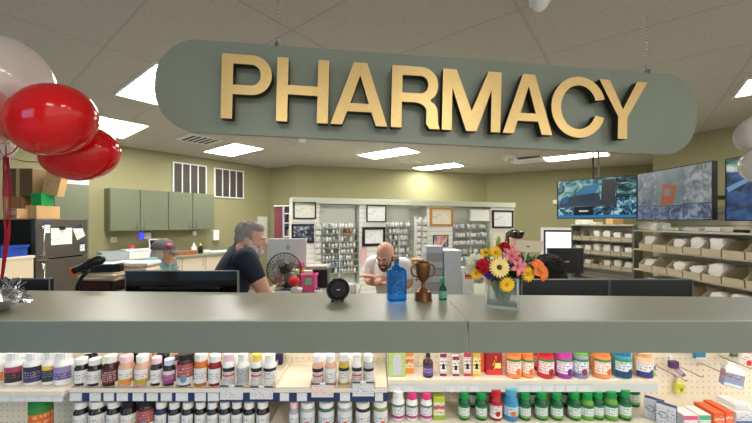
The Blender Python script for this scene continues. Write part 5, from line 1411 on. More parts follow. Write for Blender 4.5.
framed('framed_certificate', 'black framed certificate at the right end above the man in sunglasses', 492.3, 513, 210.3, 228, BLACK, .035, CERT2)
framed('notice_sheet', 'cream notice sheet below the right-hand certificate', 492.5, 505, 231, 246, M('pale_edge', (220, 216, 200), .5), .008, CERT3, 'notice')
framed('notice_sheet', 'pink sheet pinned left of the bald man', 360.8, 366.2, 247, 263.5, M('pink_sheet_edge', (232, 190, 192), .6), .004, M('pink_sheet', (234, 188, 192), .6), 'notice')
framed('notice_sheet', 'white pale notice high in the right bay', 470, 489.5, 209.5, 221, PALE, .006, M('blank_sheet', (238, 238, 230), .6), 'notice')

# ---------------------------------------------------------------- camera screens
def screen_mat(name, cols, scale, emit=.75, stretch=(1, 1, 1)):
    m, nt, b = nodes_of(name); tc = nt.nodes.new('ShaderNodeTexCoord')
    mp = nt.nodes.new('ShaderNodeMapping'); mp.inputs['Scale'].default_value = stretch; nt.links.new(tc.outputs['Object'], mp.inputs[0])
    n = nt.nodes.new('ShaderNodeTexNoise'); n.inputs['Scale'].default_value = scale; n.inputs['Detail'].default_value = 4; n.inputs['Distortion'].default_value = 1.2
    nt.links.new(mp.outputs[0], n.inputs['Vector'])
    cr = nt.nodes.new('ShaderNodeValToRGB'); e = cr.color_ramp.elements
    e[0].position = .34; e[-1].position = .66; e[0].color = lin(cols[0]); e[-1].color = lin(cols[-1])
    for i, c in enumerate(cols[1:-1]):
        x = e.new(.34+.32*(i+1)/(len(cols)-1)); x.color = lin(c)
    nt.links.new(n.outputs['Fac'], cr.inputs[0])
    b.inputs['Base Color'].default_value = (.01, .01, .012, 1); b.inputs['Roughness'].default_value = .25
    nt.links.new(cr.outputs[0], b.inputs['Emission Color']); b.inputs['Emission Strength'].default_value = emit
    return m
def flatc(name, c, emit=.75):
    return M(name, (8, 8, 10), .3, emit=emit, emit_c=c)
def tv(lab, A, B, z0, z1, views, th=.05):
    """A, B: plan points of the left and right ends of the glass"""
    A = Vector(A); B = Vector(B); e = (B-A).normalized(); L_ = (B-A).length; n = Vector((e.y, -e.x))
    ang = math.atan2(e.y, e.x); c = (A+B)/2; H_ = z1-z0
    t = thing('television', lab, 'screen', (c.x, c.y, z0), ang)
    MB().box((0, th/2+.006, H_/2), (L_+.02, th, H_+.02), bev=.006).build('housing', BLACK, t, local=True)
    f = MB(); b_ = .010
    for s in (-1, 1): f.box((s*(L_/2+b_/2), 0, H_/2), (b_, .014, H_+2*b_))
    for zz in (-b_/2, H_+b_/2): f.box((0, 0, zz), (L_, .014, b_))
    f.build('bezel', BLACK, t, local=True)
    for nm, (u0, u1, v0, v1), mt, dp in views:     # fractions from the left and from the top
        if isinstance(u0, list):
            pass
        MB().box((-L_/2+L_*(u0+u1)/2, .001-dp, H_*(1-(v0+v1)/2)), (L_*(u1-u0), .004, H_*(v1-v0))).build(nm, mt, t, local=True)
    return t, L_, H_, ang, c
TEAL = [(30, 62, 76), (60, 110, 120), (110, 168, 166), (170, 206, 190)]
TEAL2 = [(10, 22, 40), (24, 66, 96), (70, 140, 170), (190, 226, 226)]
GREY3 = [(86, 94, 108), (104, 112, 124), (118, 126, 136), (146, 150, 156)]
BLU3 = [(10, 24, 44), (20, 46, 80), (34, 74, 126), (56, 100, 150)]
st1 = screen_mat('feed_parking_trees', TEAL, 9); st2 = screen_mat('feed_teal_aisles', TEAL2, 16); st3 = screen_mat('feed_dark_street', [(6, 16, 24), (14, 44, 52), (60, 120, 120), (190, 226, 214)], 6, stretch=(1, 1, 2.4))
asph = flatc('feed_asphalt', (50, 66, 84)); canopy = flatc('feed_blue_canopy', (56, 120, 160)); canopy2 = flatc('feed_canopy_side', (36, 54, 74)); dkb = flatc('feed_dark_brown', (60, 58, 62)); bk = flatc('feed_black', (6, 8, 14)); cap_ = flatc('feed_caption_white', (226, 234, 240)); oran = flatc('feed_orange_shape', (156, 88, 62)); cyan = flatc('feed_cyan_bar', (44, 132, 190))
A1 = (2.886*.985, 5.345*.985); B1 = (3.602*.985, 4.63*.985)
A1 = (Xat(557.8, 5.30), 5.30); B1 = (Xat(636.4, 4.59), 4.59)
z0, z1 = (Zat(217.6, 5.30)+Zat(218.2, 4.59))/2, (Zat(181.2, 5.30)+Zat(176, 4.59))/2
t, L_, H_, ang, c = tv('left camera screen on a ceiling pole with a blue canopy view', A1, B1, z0, z1, [
    ('camera_view', (.005, .765, .0, .70), st1, 0), ('camera_view', (.775, .998, 0, .49), st3, 0), ('camera_view', (.775, .998, .50, .74), st2, 0),
    ('camera_view', (.005, .23, .715, .925), st2, 0), ('camera_view', (.235, .475, .715, .925), bk, 0), ('camera_view', (.48, .73, .715, .925), st2, 0), ('camera_view', (.735, .998, .75, .925), st2, 0), ('status_bar', (.0, 1, .93, .995), cyan, 0)])
def shape(parent, pts, mt, L_, H_, d, nm):
    MB().poly([(-L_/2+L_*u, -.0012-d, H_*(1-v)) for u, v in pts], -.0006).build(nm, mt, parent, local=True)
shape(t, [(.02, .69), (.05, .48), (.28, .40), (.56, .36), (.60, .69)], asph, L_, H_, .0004, 'road_shape')
shape(t, [(.25, .34), (.36, .17), (.58, .12), (.52, .36), (.27, .40)], canopy, L_, H_, .0012, 'canopy_shape')
shape(t, [(.27, .40), (.52, .36), (.51, .58), (.28, .56)], canopy2, L_, H_, .0012, 'canopy_shape')
shape(t, [(.60, .04), (.76, .03), (.76, .69), (.58, .69)], dkb, L_, H_, .0008, 'pavement_shape')
shape(t, [(.06, .46), (.15, .42), (.15, .6), (.05, .62)], flatc('feed_blue_car', (40, 96, 150)), L_, H_, .0016, 'car_shape')
shape(t, [(.30, .80), (.42, .80), (.42, .84), (.30, .84)], cap_, L_, H_, .0012, 'caption_shape')
# ceiling pole
p0 = Vector((c.x, c.y, 0))+Vector((math.sin(ang)*-.06, math.cos(ang)*.06, 0))
for s in (-.035, .035):
    MB().cyl((s, .085, H_*.5), (s, .085, CEIL-z0), .014, seg=12).build('ceiling_pole', BLACK if s < 0 else STEEL, t, local=True)
MB().box((0, .085, CEIL-z0-.01), (.2, .12, .02)).build('ceiling_plate', BLACK, t, local=True)
MB().box((0, .072, H_*.5), (.24, .02, .24)).build('bracket', BLACK, t, local=True)
XT = 3.86
def yx(px, X): return X*F/(px-376)
A2 = (XT, yx(637.2, XT)); B2 = (XT, yx(712.2, XT))
z1 = (Zat(175, A2[1])+Zat(161.3, B2[1]))/2; z0 = (Zat(219.6, A2[1])+Zat(219.6, B2[1]))/2
t, L_, H_, ang, c = tv('middle camera screen with grey store views and a tan shape', A2, B2, z0, z1, [
    ('camera_view', (.0, .30, .0, .70), screen_mat('feed_grey_left', GREY3, 8), 0), ('camera_view', (.305, .67, .0, .72), screen_mat('feed_grey_floor', [(104, 118, 120), (116, 130, 132), (126, 138, 140)], 3), 0), ('camera_view', (.675, 1, .0, .70), screen_mat('feed_grey_shelves', [(100, 106, 114), (122, 128, 132), (144, 148, 152), (170, 172, 172)], 11), 0),
    ('camera_view', (.0, .33, .71, 1), screen_mat('feed_blue_grey', [(50, 62, 84), (86, 104, 132), (126, 142, 166)], 14), 0), ('camera_view', (.335, .67, .73, 1), screen_mat('feed_blue_grey_mid', [(54, 64, 86), (90, 106, 134), (136, 150, 170)], 10), 0), ('camera_view', (.675, 1, .71, 1), screen_mat('feed_blue_grey_right', [(50, 60, 80), (92, 106, 130), (140, 152, 170)], 13), 0)])
shape(t, [(.40, .28), (.60, .33), (.54, .70), (.37, .71)], oran, L_, H_, .0008, 'counter_shape')
shape(t, [(.42, .38), (.52, .40), (.51, .53), (.41, .52)], flatc('feed_grey_desk', (128, 122, 120)), L_, H_, .0014, 'desk_shape')
for s in (-.25, .25):
    MB().box((s*.5, .34, H_*.42), (.05, .56, .05)).build('wall_arm', BLACK, t, local=True)
MB().box((0, .065, H_*.42), (.5, .02, .3)).build('bracket', BLACK, t, local=True)
A3 = (XT, yx(726.5, XT)); B3 = (XT, yx(726.5, XT)-1.12)
z1 = Zat(159.8, A3[1]); z0 = Zat(220.2, A3[1])
t, L_, H_, ang, c = tv('right camera screen with deep blue views behind the white balloons', A3, B3, z0, z1, [
    ('camera_view', (.0, 1, .0, .22), screen_mat('feed_green_strip', [(26, 70, 60), (60, 120, 96), (176, 196, 190), (210, 216, 214)], 4, stretch=(1, 1, 3)), 0), ('camera_view', (.0, 1, .225, 1), screen_mat('feed_deep_blue', BLU3, 4, stretch=(1, 1, 1.5)), 0)])
shape(t, [(.0, .46), (.18, .34), (.2, .4), (.02, .54)], flatc('feed_pale_car', (110, 150, 190)), L_, H_, .0008, 'car_shape')
for s in (-.25, .25): MB().box((s*.5, .5, H_*.42), (.05, .88, .05)).build('wall_arm', BLACK, t, local=True)
MB().box((0, .065, H_*.42), (.5, .02, .3)).build('bracket', BLACK, t, local=True)

# ---------------------------------------------------------------- bin racks
BINM = M('tan_bin_plastic', (180, 167, 140), .45); RACKD = M('grey_rack_shelf', (112, 115, 116), .5)
SLATC = slat_material('cream_slatwall', (196, 189, 168), (150, 143, 126), .075)
def bin_mesh(w, d, h):
    m = MB(); th = .006
    m.span(-w/2, w/2, -d/2, d/2, 0, th)
    m.span(-w/2, w/2, d/2-th, d/2, th, h)
    for s in (-1, 1):
        x = s*(w/2-th/2)
        pts = [(x-th/2, -d/2, th), (x-th/2, d/2-th, th), (x-th/2, d/2-th, h), (x-th/2, -d/2+d*.38, h), (x-th/2, -d/2, h*.46)]
        m.poly(pts, th, (1, 0, 0))
    m.span(-w/2+th, w/2-th, -d/2, -d/2+th, th, h*.44)
    m.span(-w/2+.01, w/2-.01, -d/2-.008, -d/2, h*.34, h*.44)
    return m
def rack_bins(L, pxs, z, w, d, h, off, nm, rown, contents):
    out = []
    for k, s in enumerate(pxs):
        c = L.xy(s, off)
        t = bin_mesh(w, d, h).build('parts_bin', BINM, local=True)
        t.location = (c.x, c.y, z+.001); t.rotation_euler = (0, 0, L.ang); MW[t.name] = Matrix.Translation(t.location)
        tag(t, 'tan open-front bin, %s from left in the %s row of the %s' % (ORD[k], rown, nm), 'bin', 'tan bins on the %s' % nm)
        if contents[k % len(contents)]:
            q = L.xy(s, off)
            bag('white pharmacy bag in the %s bin of the %s row on the %s' % (ORD[k], rown, nm), (q.x, q.y, z+.0078), (w*.78, d*.66, h*contents[k % len(contents)]*1.2), L.ang+random.uniform(-.08, .08), 'bags in tan bins of the %s' % nm)
# right rack, running away from the viewer along X
X0 = 4.10
ye0, ye1 = 4.95, 2.55
RK = Line((X0, ye0), Vector((0, -1)), Vector((-1, 0)))
t = thing('bin_rack', 'cream slatwall rack of tan bins along the right, under the screens', 'rack', (X0, (ye0+ye1)/2, 0))
LN = ye0-ye1
RK.box(MB(), 0, LN, -.03, 0, .05, 1.72).build('slatwall', SLATC, t)
RK.box(MB(), 0, LN, -.03, .45, 0, .05).build('base', RACKD, t)
zr = [1.16, .868, .576]
RK.box(MB(), 0, LN, .001, .32, 1.415, 1.435).build('top_shelf', M('cream_shelf', (178, 171, 154), .45), t)
for z in zr:
    RK.box(MB(), 0, LN, .001, .30, z-.018, z).build('shelf', M('cream_shelf', (178, 171, 154), .45), t)
w = .232
for j, z in enumerate(zr):
    ss = [.12+w*k+w/2 for k in range(9)]
    rack_bins(RK, ss, z, w*.93, .28, .185, .175, 'right wall rack', ['top', 'middle', 'bottom'][j], [[.9, 0, .8, .95, .95, 0, .8, .7], [.7, 0, .8, .7, .95, 0, 0, .8], [.8, .9, .9, 0, .8, .9]][j])
# papers on its top shelf
for k, (s, w_, d_, h_, mt, lab) in enumerate(((.20, .34, .2, .10, BAGW, 'crumpled white bags heaped at the far end of the top shelf'), (.55, .24, .16, .04, M('green_print_paper', (170, 190, 150), .6), 'greenish printed leaflets on the top shelf'), (.84, .2, .16, .045, label_mat('leaflet_print', (206, 206, 200), ink=(60, 62, 64), zt=.95, zb=.02), 'black and white leaflets on the top shelf below the screen'), (1.10, .18, .16, .05, M('grey_leaflet', (190, 190, 184), .6), 'grey leaflets on the top shelf below the middle screen'), (1.34, .1, .08, .03, BLACK, 'small black stapler-like tool on the top shelf'), (1.62, .11, .06, .025, BLACK, 'black pen tool on the top shelf further right'))):
    c = RK.xy(s, .16)
    m = MB().box((0, 0, h_/2), (w_, d_, h_), bev=h_*.3)
    bmesh.ops.subdivide_edges(m.bm, edges=m.bm.edges[:], cuts=2)
    for v in m.bm.verts:
        if v.co.z > .004: v.co += Vector((random.uniform(-1, 1), random.uniform(-1, 1), random.uniform(-.6, .8)))*h_*.14
    o = m.build('paper_heap' if k < 4 else 'hand_tool', mt, local=True); o.location = (c.x, c.y, 1.4355); o.rotation_euler = (0, 0, RK.ang); MW[o.name] = Matrix.Translation(o.location)
    tag(o, lab, 'papers' if k < 4 else 'tool')
# far rack, standing at an angle
FA = Vector((Xat(571, 7.6), 7.6)); fe = Vector((.447, -.894)).normalized(); fn = Vector((fe.y, -fe.x))
FK = Line(FA, fe, fn); FL = FK.s_of(FK.p(634))
t = thing('bin_rack', 'grey shelved rack of tan bins behind the black monitor', 'rack', (FA.x, FA.y, 0), FK.ang)
FK.box(MB(), 0, FL, -.33, -.31, .05, 1.5).build('back_panel', SLATC, t)
for s in (0, FL-.02): FK.box(MB(), s, s+.02, -.31, .0, 0, 1.47).build('upright', RACKD, t)
FK.box(MB(), 0, FL, -.31, .02, 1.475, 1.50).build('top_shelf', M('cream_shelf', (178, 171, 154), .45), t)
for z in zr+[.30]:
    FK.box(MB(), .021, FL-.021, -.309, .0, z-.02, z).build('shelf', RACKD, t)
nbn = 6; w = (FL-.06)/nbn
for j, z in enumerate(zr):
    rack_bins(FK, [.03+w*(k+.5) for k in range(nbn)], z, w*.93, .27, .19, -.14, 'angled far rack', ['top', 'middle', 'bottom'][j], [[0, 0, .95, .95, .8, .7], [.7, .8, .95, .95, .9, .8], [.8, .7, 0, .8, .9, .8]][j])
for k, (px, w_, d_, h_, mt, lab) in enumerate(((584, .28, .2, .10, WHITE, 'white carton with a red edge on the far rack top'), (614.5, .22, .2, .17, CARDL, 'small tan carton on top of the far rack'), (596, .16, .2, .05, M('cream_carton', (226, 216, 190), .6), 'low cream carton between the white and tan ones'))):
    c = FK.p(px, -.15)
    o = MB().box((0, 0, h_/2), (w_, d_, h_), bev=.006).build('carton', mt, local=True); o.location = (c.x, c.y, 1.5005); o.rotation_euler = (0, 0, 0); MW[o.name] = Matrix.Translation(o.location)
    tag(o, lab, 'box')

# ---------------------------------------------------------------- monitors behind the counter
def monitor(lab, pa, pb, yt, Y, h, zdesk, rear=True, mt=GLOSS, rz=0, emblem=False):
    xa, xb = Xat(pa, Y), Xat(pb, Y); w = xb-xa; z1 = Zat(yt, Y); c = ((xa+xb)/2, Y, zdesk)
    t = thing('computer_monitor', lab, 'monitor', c, rz)
    H_ = z1-zdesk
    MB().box((0, .012, H_-h/2), (w, .024, h), bev=.004).build('panel', mt, t, local=True)
    e = MB(); e.box((0, -.002, H_-.0015), (w, .006, .003)); e.box((w/2-.0015, -.002, H_-h/2), (.003, .006, h-.004)); e.box((-w/2+.0015, -.002, H_-h/2), (.003, .006, h-.004))
    e.build('edge_trim', M('dim_silver_trim', (120, 122, 124), .4), t, local=True)
    if rear: MB().box((0, -.008, H_-h*.55), (w*.7, .03, h*.66), bev=.012).build('rear_cover', mt, t, local=True)
    MB().box((0, .035, (H_-h*.5)/2+.008), (.05, .02, H_-h*.5), bev=.004).build('stand_neck', BLACK, t, local=True)
    MB().box((0, .03, .007), (w*.4 if w > .3 else .14, .16, .014), bev=.004).build('stand_foot', BLACK, t, local=True)
    return t, w, H_, h
monitor('glossy black monitor back behind the counter, in front of the woman', 125.5, 238, 270.6, 1.84, .38, .80)
monitor('black monitor at the far left beside the foil weight', 1, 50, 278.6, 1.84, .30, .80, mt=BLACK)
DGM = M('charcoal_panel', (42, 46, 47), .5)
monitor('dark grey monitor back behind the flower vase', 521.5, 608.2, 279.3, 1.80, .30, .80, rear=False, mt=DGM)
monitor('dark grey monitor back at the right end of the counter', 609.3, 692, 279.3, 1.80, .30, .80, rear=False, mt=DGM)
t, w, H_, h = monitor('black monitor in front of the bright drive-up window', 547.5, 583.5, 248, 3.2, .245, .80, mt=BLACK)
MB().box((0, -.0245, H_-h*.52), (.04, .002, .011)).build('emblem', M('silver_emblem', (190, 190, 192), .3), t, local=True)
# all-in-one computer seen from behind
Y = 3.16
xa, xb = Xat(267, Y), Xat(306.5, Y); zt_, zb_ = Zat(238.6, Y), Zat(264, Y); zd = .935
t = thing('computer_monitor', 'white all-in-one computer seen from behind, round hp emblem on it', 'monitor', ((xa+xb)/2, Y, zd), 0)
wv = xb-xa
AIO = M('white_computer_shell', (226, 228, 228), .35)
MB().box((0, .01, (zt_+zb_)/2-zd), (wv, .03, zt_-zb_), bev=.006).build('shell', AIO, t, local=True)
MB().box((0, .012, zb_-zd-.03), (wv*.98, .026, .06), bev=.006).build('lower_bar', M('pale_grey_shell', (206, 208, 210), .35), t, local=True)
MB().box((0, .03, (zb_-zd)/2), (.10, .02, zb_-zd)).build('stand_neck', CHROME, t, local=True)
MB().box((0, .03, .006), (.2, .16, .012), bev=.004).build('stand_foot', CHROME, t, local=True)
EMB = M('grey_emblem', (150, 154, 158), .35)
e = MB(); zc_ = Zat(247.3, Y)-zd; ex = Xat(288, Y)-(xa+xb)/2
e.torus((ex, -.0055, zc_), .021, .0012, Matrix.Rotation(PI/2, 4, 'X'), 24, 4)
sl = .18
def strk(x0, z0, x1, z1): e.tube([(ex+x0+z0*sl, -.006, zc_+z0), (ex+x1+z1*sl, -.006, zc_+z1)], .0017, 5)
strk(-.010, -.010, -.010, .018); strk(-.010, .006, -.002, .006); strk(-.002, .006, -.002, -.010)
strk(.004, -.018, .004, .006); strk(.004, .006, .012, .006); strk(.012, .006, .012, -.009); strk(.012, -.009, .004, -.009)
e.build('emblem', EMB, t, local=True)
# desk fan
Yf = 2.92; fc = at(284.2, 269.5, Yf); fr = 16.5*Yf/F
t = thing('desk_fan', 'black round desk fan on the sage desk beside the bearded man', 'fan', (fc.x, Yf, .935))
FANB = M('fan_black', (26, 26, 28), .35)
rot = Vector((.25, -1, .05)).normalized().to_track_quat('Z', 'Y').to_matrix().to_4x4()
def fp(v): return fc+rot.to_3x3() @ Vector(v)
g = MB()
for rr_, zz in ((fr, 0), (fr*.98, .018), (fr*.85, .042), (fr*.62, .052), (fr*.38, .055), (fr*.96, -.03), (fr*.7, -.045)):
    g.torus(tuple(fp((0, 0, zz))), rr_, .0045 if rr_ == fr else .0016, rot, 36, 6)
for k in range(28):
    a = 2*PI*k/28; ca, sa_ = math.cos(a), math.sin(a)
    g.tube([fp((fr*.2*ca, fr*.2*sa_, .056)), fp((fr*.62*ca, fr*.62*sa_, .052)), fp((fr*.9*ca, fr*.9*sa_, .038)), fp((fr*ca, fr*sa_, 0)), fp((fr*.9*ca, fr*.9*sa_, -.038)), fp((fr*.5*ca, fr*.5*sa_, -.05))], .0013, 4)
g.build('grille', FANB, t)
MB().cyl(fp((0, 0, .05)), fp((0, 0, .062)), fr*.24, seg=20).build('grille_cap', FANB, t)
bl = MB()
for k in range(4):
    rm = rot @ Matrix.Rotation(2*PI*k/4+.4, 4, 'Z') @ Matrix.Translation((fr*.50, 0, .0)) @ Matrix.Rotation(R(28), 4, 'X')
    bl.ball(tuple(fc+rm.to_translation()), (fr*.34, fr*.27, .004), Matrix(rm.to_3x3().to_4x4()), u=14, v=6)
bl.cyl(fp((0, 0, -.02)), fp((0, 0, .02)), fr*.2, seg=16)
bl.build('blades', M('fan_blade_grey', (150, 150, 146), .35), t)
MB().cyl(fp((0, 0, -.13)), fp((0, 0, -.03)), .045, .05, seg=20).build('motor_housing', FANB, t)
MB().tube([fp((0, 0, -.07)), (fc.x, Yf+.08, fc.z-.1), (fc.x, Yf+.06, .96)], .014, 10).build('stand', FANB, t)
MB().lathe([(0, 0), (.10, 0), (.10, .012), (.03, .03), (0, .03)], (fc.x, Yf+.05, .936), 28).build('base', FANB, t)
# stack of white phone-like tray under the fan
tag(MB().box((fc.x-.02, 2.862, .945), (.18, .08, .018), bev=.005).build('paper_tray', M('grey_tray', (196, 196, 190), .5), origin=(fc.x-.02, 2.862, .936)), 'pale tray of papers lying before the desk fan', 'tray')
# pink basket with things
def zd_(y, Y): return Zat(y, Y)
PINKP = M('pink_plastic', (236, 96, 164), .4)
Yp = 2.95; xa, xb = Xat(300.8, Yp), Xat(315.5, Yp); zb_ = .9355; zt_ = zd_(274.8, Yp)
t = thing('basket', 'pink basket with a green note on its front', 'basket', ((xa+xb)/2, Yp+.06, zb_))
m = MB(); m.span(xa+.008, xb-.008, Yp, Yp+.12, zb_, zb_+.006)
for (x0, x1, y0, y1) in ((xa+.004, xb-.004, Yp, Yp+.006), (xa+.004, xb-.004, Yp+.114, Yp+.12), (xa+.004, xa+.010, Yp+.006, Yp+.114), (xb-.010, xb-.004, Yp+.006, Yp+.114)): m.span(x0, x1, y0, y1, zb_+.006, zt_-.008)
m.build('basket_body', PINKP, t)
m = MB()
for (x0, x1, y0, y1) in ((xa, xb, Yp-.008, Yp), (xa, xb, Yp+.12, Yp+.128), (xa-.004, xa+.004, Yp, Yp+.12), (xb-.004, xb+.004, Yp, Yp+.12)): m.span(x0, x1, y0, y1, zt_-.016, zt_)
m.build('rim', PINKP, t)
MB().span(Xat(305.2, Yp), Xat(312, Yp), Yp-.010, Yp-.0085, zd_(284.5, Yp), zd_(277.8, Yp)).build('green_note', M('green_note', (150, 196, 158), .7), t)
tag(MB().box((Xat(308, Yp+.05), Yp+.06, zt_+.0), (.08, .05, .06), rot=.2, bev=.004).build('note_pad', M('cream_note_pad', (226, 214, 196), .7), origin=(Xat(308, Yp+.05), Yp+.06, zb_+.008)), 'cream note pad sticking out of the pink basket', 'note pad')
Yk = 3.06
tag(MB().box((Xat(300.5, Yk), Yk, (zd_(263, Yk)+.936)/2), (.065, .035, zd_(263, Yk)-.936), rot=.15, bev=.003).build('pink_box', label_mat('pink_box_print', (236, 80, 150), bottom=(240, 236, 236), mid=(246, 190, 60), zt=.98, zb=.35, ink=(250, 200, 120)), origin=(Xat(300.5, Yk), Yk, .936)), 'tall pink box with a yellow patch behind the basket', 'box')
# red pompom flower in a white pot
Yr = 2.84; xr = Xat(294.2, Yr)
t = thing('potted_ornament', 'red paper bloom in a white pot between fan and basket', 'ornament', (xr, Yr, .9355))
MB().lathe([(0, 0), (.032, 0), (.046, .03), (.05, .05), (.042, .056), (0, .05)], (xr+.02, Yr, .9355), 24).build('pot', M('white_ceramic', (220, 220, 224), .3), t)
m = MB(); c0 = at(294.2, 281.2, Yr-.02)
for k in range(40):
    d = Vector((random.uniform(-1, 1), random.uniform(-1, .3), random.uniform(-1, 1))).normalized()
    q = d.to_track_quat('Z', 'Y').to_matrix().to_4x4()
    m.ball(c0+d*.036, (.026, .021, .007), q, u=8, v=5)
m.ball(c0, .04, u=12, v=8)
m.build('red_bloom', M('red_paper', (222, 44, 40), .6), t, smooth=True)
m = MB(); c1 = at(295.5, 272.8, Yr+.01)
for k in range(26):
    d = Vector((random.uniform(-1, 1), random.uniform(-1, 1), random.uniform(-.4, 1))).normalized()
    q = d.to_track_quat('X', 'Z').to_matrix().to_4x4()
    m.ball(c1+d*.022, (.022, .009, .003), q, u=8, v=5)
m.tube([c1, c1+Vector((.012, 0, -.06)), (xr+.02, Yr, .98)], .006, 6)
m.build('pale_leaves', M('pale_mint_leaf', (206, 220, 196), .6), t, smooth=True)
# black printer with a silver lid right of the basket
Yq = 3.12; xa, xb = Xat(306.5, Yq), Xat(327.5, Yq)
t = thing('label_printer', 'black printer with a silver top edge right of the pink basket', 'printer', ((xa+xb)/2+.02, Yq+.09, .9355))
zt_ = zd_(266.5, Yq)
MB().span(xa, xb, Yq, Yq+.2, .9355, zt_-.03, .012).build('body', BLACK, t)
MB().span(xa-.01, xb-.004, Yq+.01, Yq+.2, zt_-.03, zt_, .005).build('lid', M('silver_lid', (176, 172, 164), .35), t)
t = thing('tape_dispenser', 'small white tape dispenser on the sage desk', 'tape dispenser', (Xat(318, 2.9), 2.9, .9355))
MB().box((0, 0, .012), (.06, .03, .024), bev=.006).build('body', WHITE, t, local=True)
MB().torus((.0, 0, .03), .014, .006, Matrix.Rotation(PI/2, 4, 'X'), 18, 6).build('tape_roll', M('maroon_core', (110, 50, 60), .5), t, local=True)
# papers on the side desk
zs = 1.03
FOLD = M('manila_folder', (206, 170, 116), .7); FOLD2 = M('pale_manila', (222, 196, 150), .7)
random.seed(9)
Yx = 2.62
t = thing('document_tray', 'black letter tray with a dark front under the paper pile', 'tray', (Xat(109.5, Yx), Yx, zs))
wx = Xat(126, Yx)-Xat(93.5, Yx)
MB().box((0, .0, .04), (wx, .26, .078), bev=.004).build('tray_body', BLACK, t, local=True)
MB().box((.0, -.131, .042), (wx*.8, .004, .045)).build('front_strip', M('maroon_strip', (70, 26, 34), .4), t, local=True)
z = zs+.0795; kk = 0
def sheet(lab, name, px, Y, w_, d_, h_, rz, mat, z):
    o = MB().box((0, 0, h_/2), (w_, d_, h_), bev=min(.002, h_*.3)).build(name, mat, local=True)
    o.location = (Xat(px, Y), Y, z); o.rotation_euler = (0, 0, rz); MW[o.name] = Matrix.Translation(o.location)
    tag(o, lab, 'papers' if name != 'file_folder' else 'folder'); return z+h_+.0004
seq = [('file_folder', .012, FOLD), ('paper_sheaf', .010, PAPER), ('file_folder', .014, FOLD2), ('paper_sheaf', .012, PAPER), ('file_folder', .010, FOLD)]
for i, (nm, h_, mt) in enumerate(seq):
    z = sheet('%s %s, %s from bottom in the pile on the black tray' % ('manila' if nm == 'file_folder' else 'white', 'folder' if nm == 'file_folder' else 'paper sheaf', ORD[i]), nm, 109+random.uniform(-2, 4), Yx, .27, .22, h_, random.uniform(-.25, .25), mt, z)
z = sheet('thick black binder lying on the paper pile near the fridge', 'ring_binder', 107, Yx, .25, .2, .055, .3, BLACK, z)
z = sheet('light blue sheet on top of the black binder', 'paper_sheaf', 101, Yx, .12, .14, .006, .5, M('light_blue_paper', (160, 206, 222), .6), z)
z = sheet('white form draped over the black binder', 'paper_sheaf', 118, Yx, .10, .2, .006, -.1, PAPER, z)
z = zs+.0005
for i in range(9):
    mt = [FOLD, PAPER, FOLD2, PAPER, FOLD, FOLD2, PAPER, FOLD, PAPER][i]; nm = 'file_folder' if mt is not PAPER else 'paper_sheaf'
    z = sheet('%s, %s from bottom in the tall middle pile' % ('manila folder' if nm == 'file_folder' else 'white paper sheaf', ORD[i]), nm, 137+random.uniform(-2.5, 2.5), 2.72, .26, .2, .0215, random.uniform(-.2, .2), mt, z)
# barcode scanner on a stand
Yz = 1.88
ORM = M('scanner_orange', (226, 84, 40), .4)
t = thing('barcode_scanner', 'black and orange barcode scanner on a gooseneck stand left', 'scanner', (Xat(78, Yz), Yz, .80))
a, b = at(72, 272, Yz), at(94, 262.5, Yz)
dv = (b-a).normalized()
MB().tube([a+dv*.012, a+dv*.03, (a+b)/2, b-dv*.01, b+dv*.01], [.020, .018, .019, .026, .022], 12).build('handle', BLACK, t)
MB().tube([a-dv*.002, a+dv*.004, a+dv*.016], [.016, .025, .023], 12).build('orange_tip', ORM, t)
pr = Vector((-dv.z, 0, dv.x))
MB().tube([b+pr*.008-dv*.03+Vector((0, -.012, .018)), b+pr*.022+dv*.0, b+pr*.016+dv*.02+Vector((0, 0, -.01)), b+dv*.035-pr*.01], .006, 8).build('orange_band', ORM, t)
MB().box(tuple((a+b)/2+pr*.019), (.08, .012, .003), mat=Matrix.Rotation(-math.atan2(dv.z, dv.x), 4, 'Y')).build('highlight_strip', M('white_strip', (226, 226, 226), .3), t)
MB().ball(tuple(b+dv*.02), (.045, .03, .028), Matrix.Rotation(-math.atan2(dv.z, dv.x), 4, 'Y')).build('head', BLACK, t, smooth=True)
MB().tube([at(89, 270, Yz), at(82, 277, Yz), at(77.5, 286, Yz), (Xat(76.5, Yz), Yz, .82)], .010, 10).build('gooseneck', BLACK, t)
MB().lathe([(0, 0), (.06, 0), (.06, .012), (.02, .025), (0, .025)], (Xat(76.5, Yz), Yz, .8), 24).build('base', BLACK, t)
# grey stack, pale box, small cartons on the pale counter
GST = M('grey_stack_plastic', (160, 163, 166), .5); GST2 = M('grey_stack_light', (186, 190, 194), .5)
Yg = 2.70; xa, xb = Xat(426.5, Yg), Xat(443, Yg); z = .9455; ztop = zd_(246.5, Yg); n = 7; hh = (ztop-z)/n
for k in range(n):
    tt = thing('stacking_tray', 'flat grey stacking tray, %s from bottom of the tall stack' % ORD[k], 'tray', ((xa+xb)/2, Yg+.11, z), group='grey trays in the tall stack')
    MB().span(xa, xb, Yg, Yg+.22, z, z+hh-.006, .003).build('tray_body', GST if k % 2 else GST2, tt)
    MB().span(xa-.003, xb+.003, Yg-.003, Yg+.223, z+hh-.0058, z+hh-.0006).build('rim', GST, tt)
    z += hh
xa, xb = Xat(443.6, Yg), Xat(460.5, Yg)
t = thing('storage_box', 'tall pale grey box beside the grey tray stack', 'box', ((xa+xb)/2, Yg+.1, .9455))
MB().span(xa, xb, Yg-.02, Yg+.2, .9455, zd_(253, Yg), .004).build('box_body', M('pale_grey_box', (204, 208, 214), .5), t)
